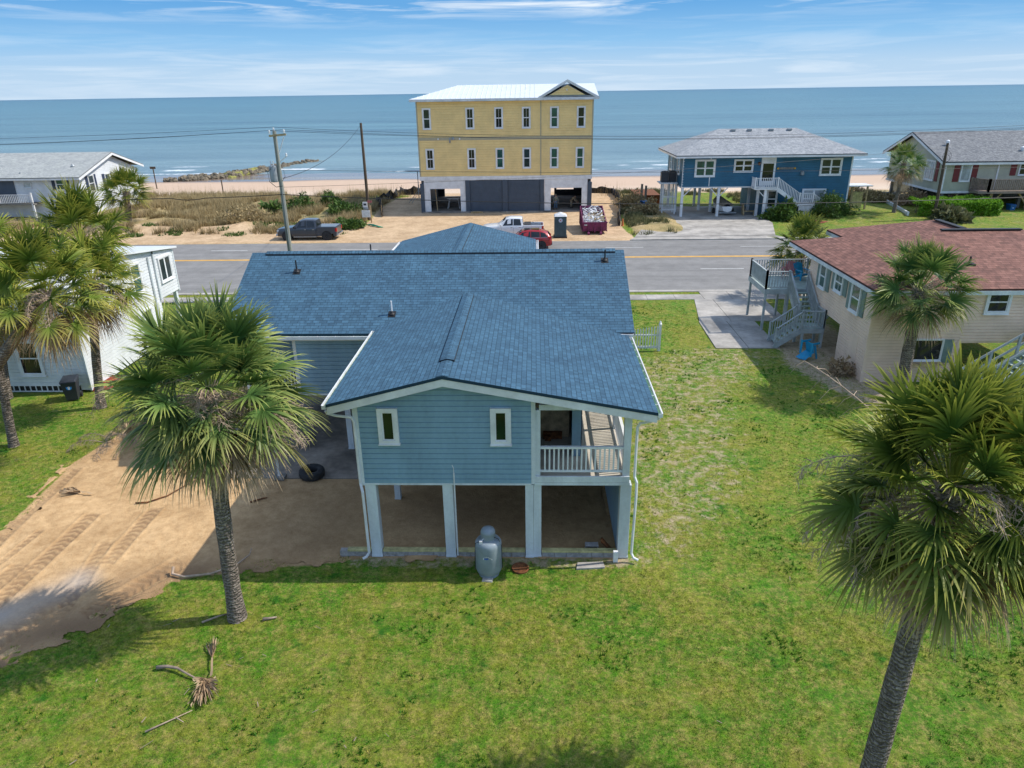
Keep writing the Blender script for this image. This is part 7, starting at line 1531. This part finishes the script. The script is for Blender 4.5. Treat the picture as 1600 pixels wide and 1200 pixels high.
# ================================================================ fallen fronds and sticks on the ground
def fallen(loc,az,pet,bl,label,seed,nl=22,droop=.15,spread=45,name='fallen_frond'):
    rs=np.random.RandomState(seed); V=[];Fc=[];A=[]; a=math.radians(az); z=float(ground_h(np.array([loc[0]]),np.array([loc[1]]))[0])
    fan_leaf(V,Fc,A,(loc[0],loc[1],z+.05),(math.cos(a),math.sin(a),.03),pet,bl,nl,rs.rand(),rs,droop=.02,spread=spread,segs=4,wid=.03,petw=.035,fold=.05)
    V=np.array(V); V[:,2]=np.maximum(V[:,2],z+.03)+rs.uniform(0,.10,len(V))*(V[:,2]<z+.2)
    o=npmesh(name,V,Fc,M['frond_dead'],None,attr={'v':A},org=(loc[0],loc[1],z)); tag(o,label,'frond'); return o
fallen((-7.85,13.0,0),111,.65,.62,'dry palm frond lying upright in view, stem toward the camera on the lawn',1,spread=16)
fallen((-8.0,12.95,0),-66,.05,.72,'big torn brown palm frond fanned out on the lawn below the near palm',2,nl=34,spread=30)
fallen((-8.0,12.95,0),-60,.04,.42,'smaller brown frond crumpled over the torn one on the lawn',3,nl=24,spread=95)
fallen((-15.75,21.45,0),168,.5,.65,'bundled brown frond lying on the sand drive near the left lawn',4,nl=40,spread=30)
fallen((-12.4,22.7,0),35,.1,.9,'orange brown dry frond on the sand by the carport slab',5,nl=30,spread=35)
def stick(pts,r,m,label):
    b=MB(); n=len(pts); b.tube([(p[0],p[1],(p[2] if len(p)>2 else .06)+float(ground_h(np.array([p[0]]),np.array([p[1]]))[0])) for p in pts],[r*(1-.6*k/(n-1)) for k in range(n)],6); o=b.build('fallen_stick',M[m],None,smooth=True,org=(pts[0][0],pts[0][1],0)); tag(o,label,'stick'); return o
stick([(-9.35,13.3,.08),(-9.1,13.32,.1),(-8.8,13.25,.12),(-8.5,13.1,.1),(-8.15,12.95,.06)],.05,'twig','curved pale frond stem lying left of the torn brown frond')
stick([(-10.75,17.15,.2),(-10.7,16.95,.1),(-10.3,16.85,.08),(-9.6,17.0,.07),(-9.0,17.4,.08),(-8.75,17.9,.1),(-8.8,18.2,.12)],.045,'twig_pale','long grey curved stalk at the edge between lawn and sand')
stick([(-13.9,20.9,.06),(-13.5,20.95,.06),(-13.0,21.4,.06),(-12.7,22.1,.06),(-12.4,22.6,.06)],.03,'rust','thin bent frond stem lying on the sand drive')
stick([(-8.7,11.45,.06),(-8.3,11.75,.06),(-7.9,12.05,.06)],.022,'twig_pale','small grey forked stick on the lawn below the torn frond')
stick([(-8.2,11.85,.06),(-7.95,11.72,.06)],.018,'twig_pale','short grey stick lying across the forked one on the lawn')
stick([(-9.9,21.0,.05),(-9.55,21.25,.05),(-9.4,21.3,.05)],.035,'rust','short dark brown stick in the shaded sand left of the house')
stick([(-7.35,15.1,.05),(-7.0,15.2,.05)],.05,'twig','pale split frond stem beside the near palm trunk')
stick([(-8.95,14.95,.05),(-8.6,15.2,.05),(-8.4,15.3,.05)],.03,'twig_pale','grey stick in the near palm trunk shadow')
r_=random.Random(8); b=MB()
for k in range(46):
    x_,y_=(r_.uniform(-12,-3),r_.uniform(10.5,15)) if k<18 else (r_.uniform(-24,-17.8),r_.uniform(20,29)) if k<34 else (r_.uniform(-3,14),r_.uniform(9.5,30))
    if -5.5<x_<3 and y_>17.5: continue
    a=r_.uniform(0,3.14); l_=r_.uniform(.06,.28); b.beam((x_,y_,.045),(x_+math.cos(a)*l_,y_+math.sin(a)*l_,.06),r_.uniform(.008,.022),.008)
tag(b.build('leaf_litter',M['twig'],None),'scattered dry leaf bits over the lawn','litter',kind='stuff')
# pile of broken twigs and frond stubs at the lawn corner
t=thing('brush_pile',(-17.0,26.3,0),'heap of torn brown fronds and twigs at the lawn corner behind the near palm','brush pile')
b=MB(); rs=np.random.RandomState(77)
for k in range(9): a=rs.uniform(0,6.28); seed_stalk(b,(-17.0+rs.uniform(-.6,.6),26.2+rs.uniform(-1,.5),.2),(math.cos(a),math.sin(a),.5),1.4,rs,dro=1.3)
b.build('twigs',M['twig'],t)
V=[];Fc=[];A=[]
for k in range(7): a=rs.uniform(0,6.28); fan_leaf(V,Fc,A,(-17.1+rs.uniform(-.4,.4),26.2+rs.uniform(-.5,.5),.15),(math.cos(a),math.sin(a),.4),.3,.6,20,rs.rand(),rs,droop=1.2,spread=60,wid=.03)
npmesh('dead_fronds',V,Fc,M['frond_dead'],t,attr={'v':A})

# every separate pillar, post, shutter ... becomes a part of its own
SPLIT={'fascia','stake','garage_panel','block_curb','corner_trim','pillar','post','shutter','brace','deck_post','curb_timber','vent_cap','roof_vent','porch_post','leg','wall_core','trim','deck_floor_frame','garage_wall','board_star','porch_beam','insulator','vent_pipe','ridge_vent','skid','garage_door','notice_board','driveway','door_frame','trailer_frame'}
def split_islands(o,tol=.03,maxn=26):
    me=o.data
    if o.modifiers or len(me.polygons)>6000: pass
    nv=len(me.vertices); par=list(range(nv))
    def find(a):
        while par[a]!=a: par[a]=par[par[a]]; a=par[a]
        return a
    for p in me.polygons:
        v=p.vertices; r0_=find(v[0])
        for q in v[1:]: par[find(q)]=r0_
    co=np.array([v.co for v in me.vertices]); root=np.array([find(i) for i in range(nv)]); ids=np.unique(root)
    bb=[(co[root==i].min(0)-tol/2,co[root==i].max(0)+tol/2) for i in ids]; n=len(ids); g=list(range(n))
    def gf(a):
        while g[a]!=a: a=g[a]
        return a
    for a in range(n):
        for c in range(a+1,n):
            if (bb[a][0]<=bb[c][1]).all() and (bb[c][0]<=bb[a][1]).all(): g[gf(c)]=gf(a)
    grp={}
    for k,i in enumerate(ids): grp.setdefault(gf(k),set()).add(i)
    if len(grp)<2 or len(grp)>maxn: return
    first=True; uvl=me.uv_layers.active
    for gs in grp.values():
        polys=[p for p in me.polygons if root[p.vertices[0]] in gs]; vm={}; vv=[]; ff=[]; uu=[]
        for p in polys:
            f=[]
            for li,vi in zip(p.loop_indices,p.vertices):
                if vi not in vm: vm[vi]=len(vv); vv.append(tuple(me.vertices[vi].co))
                f.append(vm[vi]); 
                if uvl: uu.append(tuple(uvl.data[li].uv))
            ff.append(f)
        m2=bpy.data.meshes.new(me.name); m2.from_pydata(vv,[],ff)
        if uvl:
            u2=m2.uv_layers.new(name='UVMap')
            for k,q in enumerate(uu): u2.data[k].uv=q
        if me.polygons[0].use_smooth: m2.shade_smooth()
        for m_ in me.materials: m2.materials.append(m_)
        c=o.copy(); c.data=m2; COL.objects.link(c); c.parent=o.parent
        if first:
            for ch in list(o.children): ch.parent=c
            first=False
    nm=o.name; bpy.data.objects.remove(o)
for o in [o for o in bpy.data.objects if o.type=='MESH' and o.parent is not None and o.name.split('.')[0] in SPLIT]: split_islands(o)
bpy.context.view_layer.update()
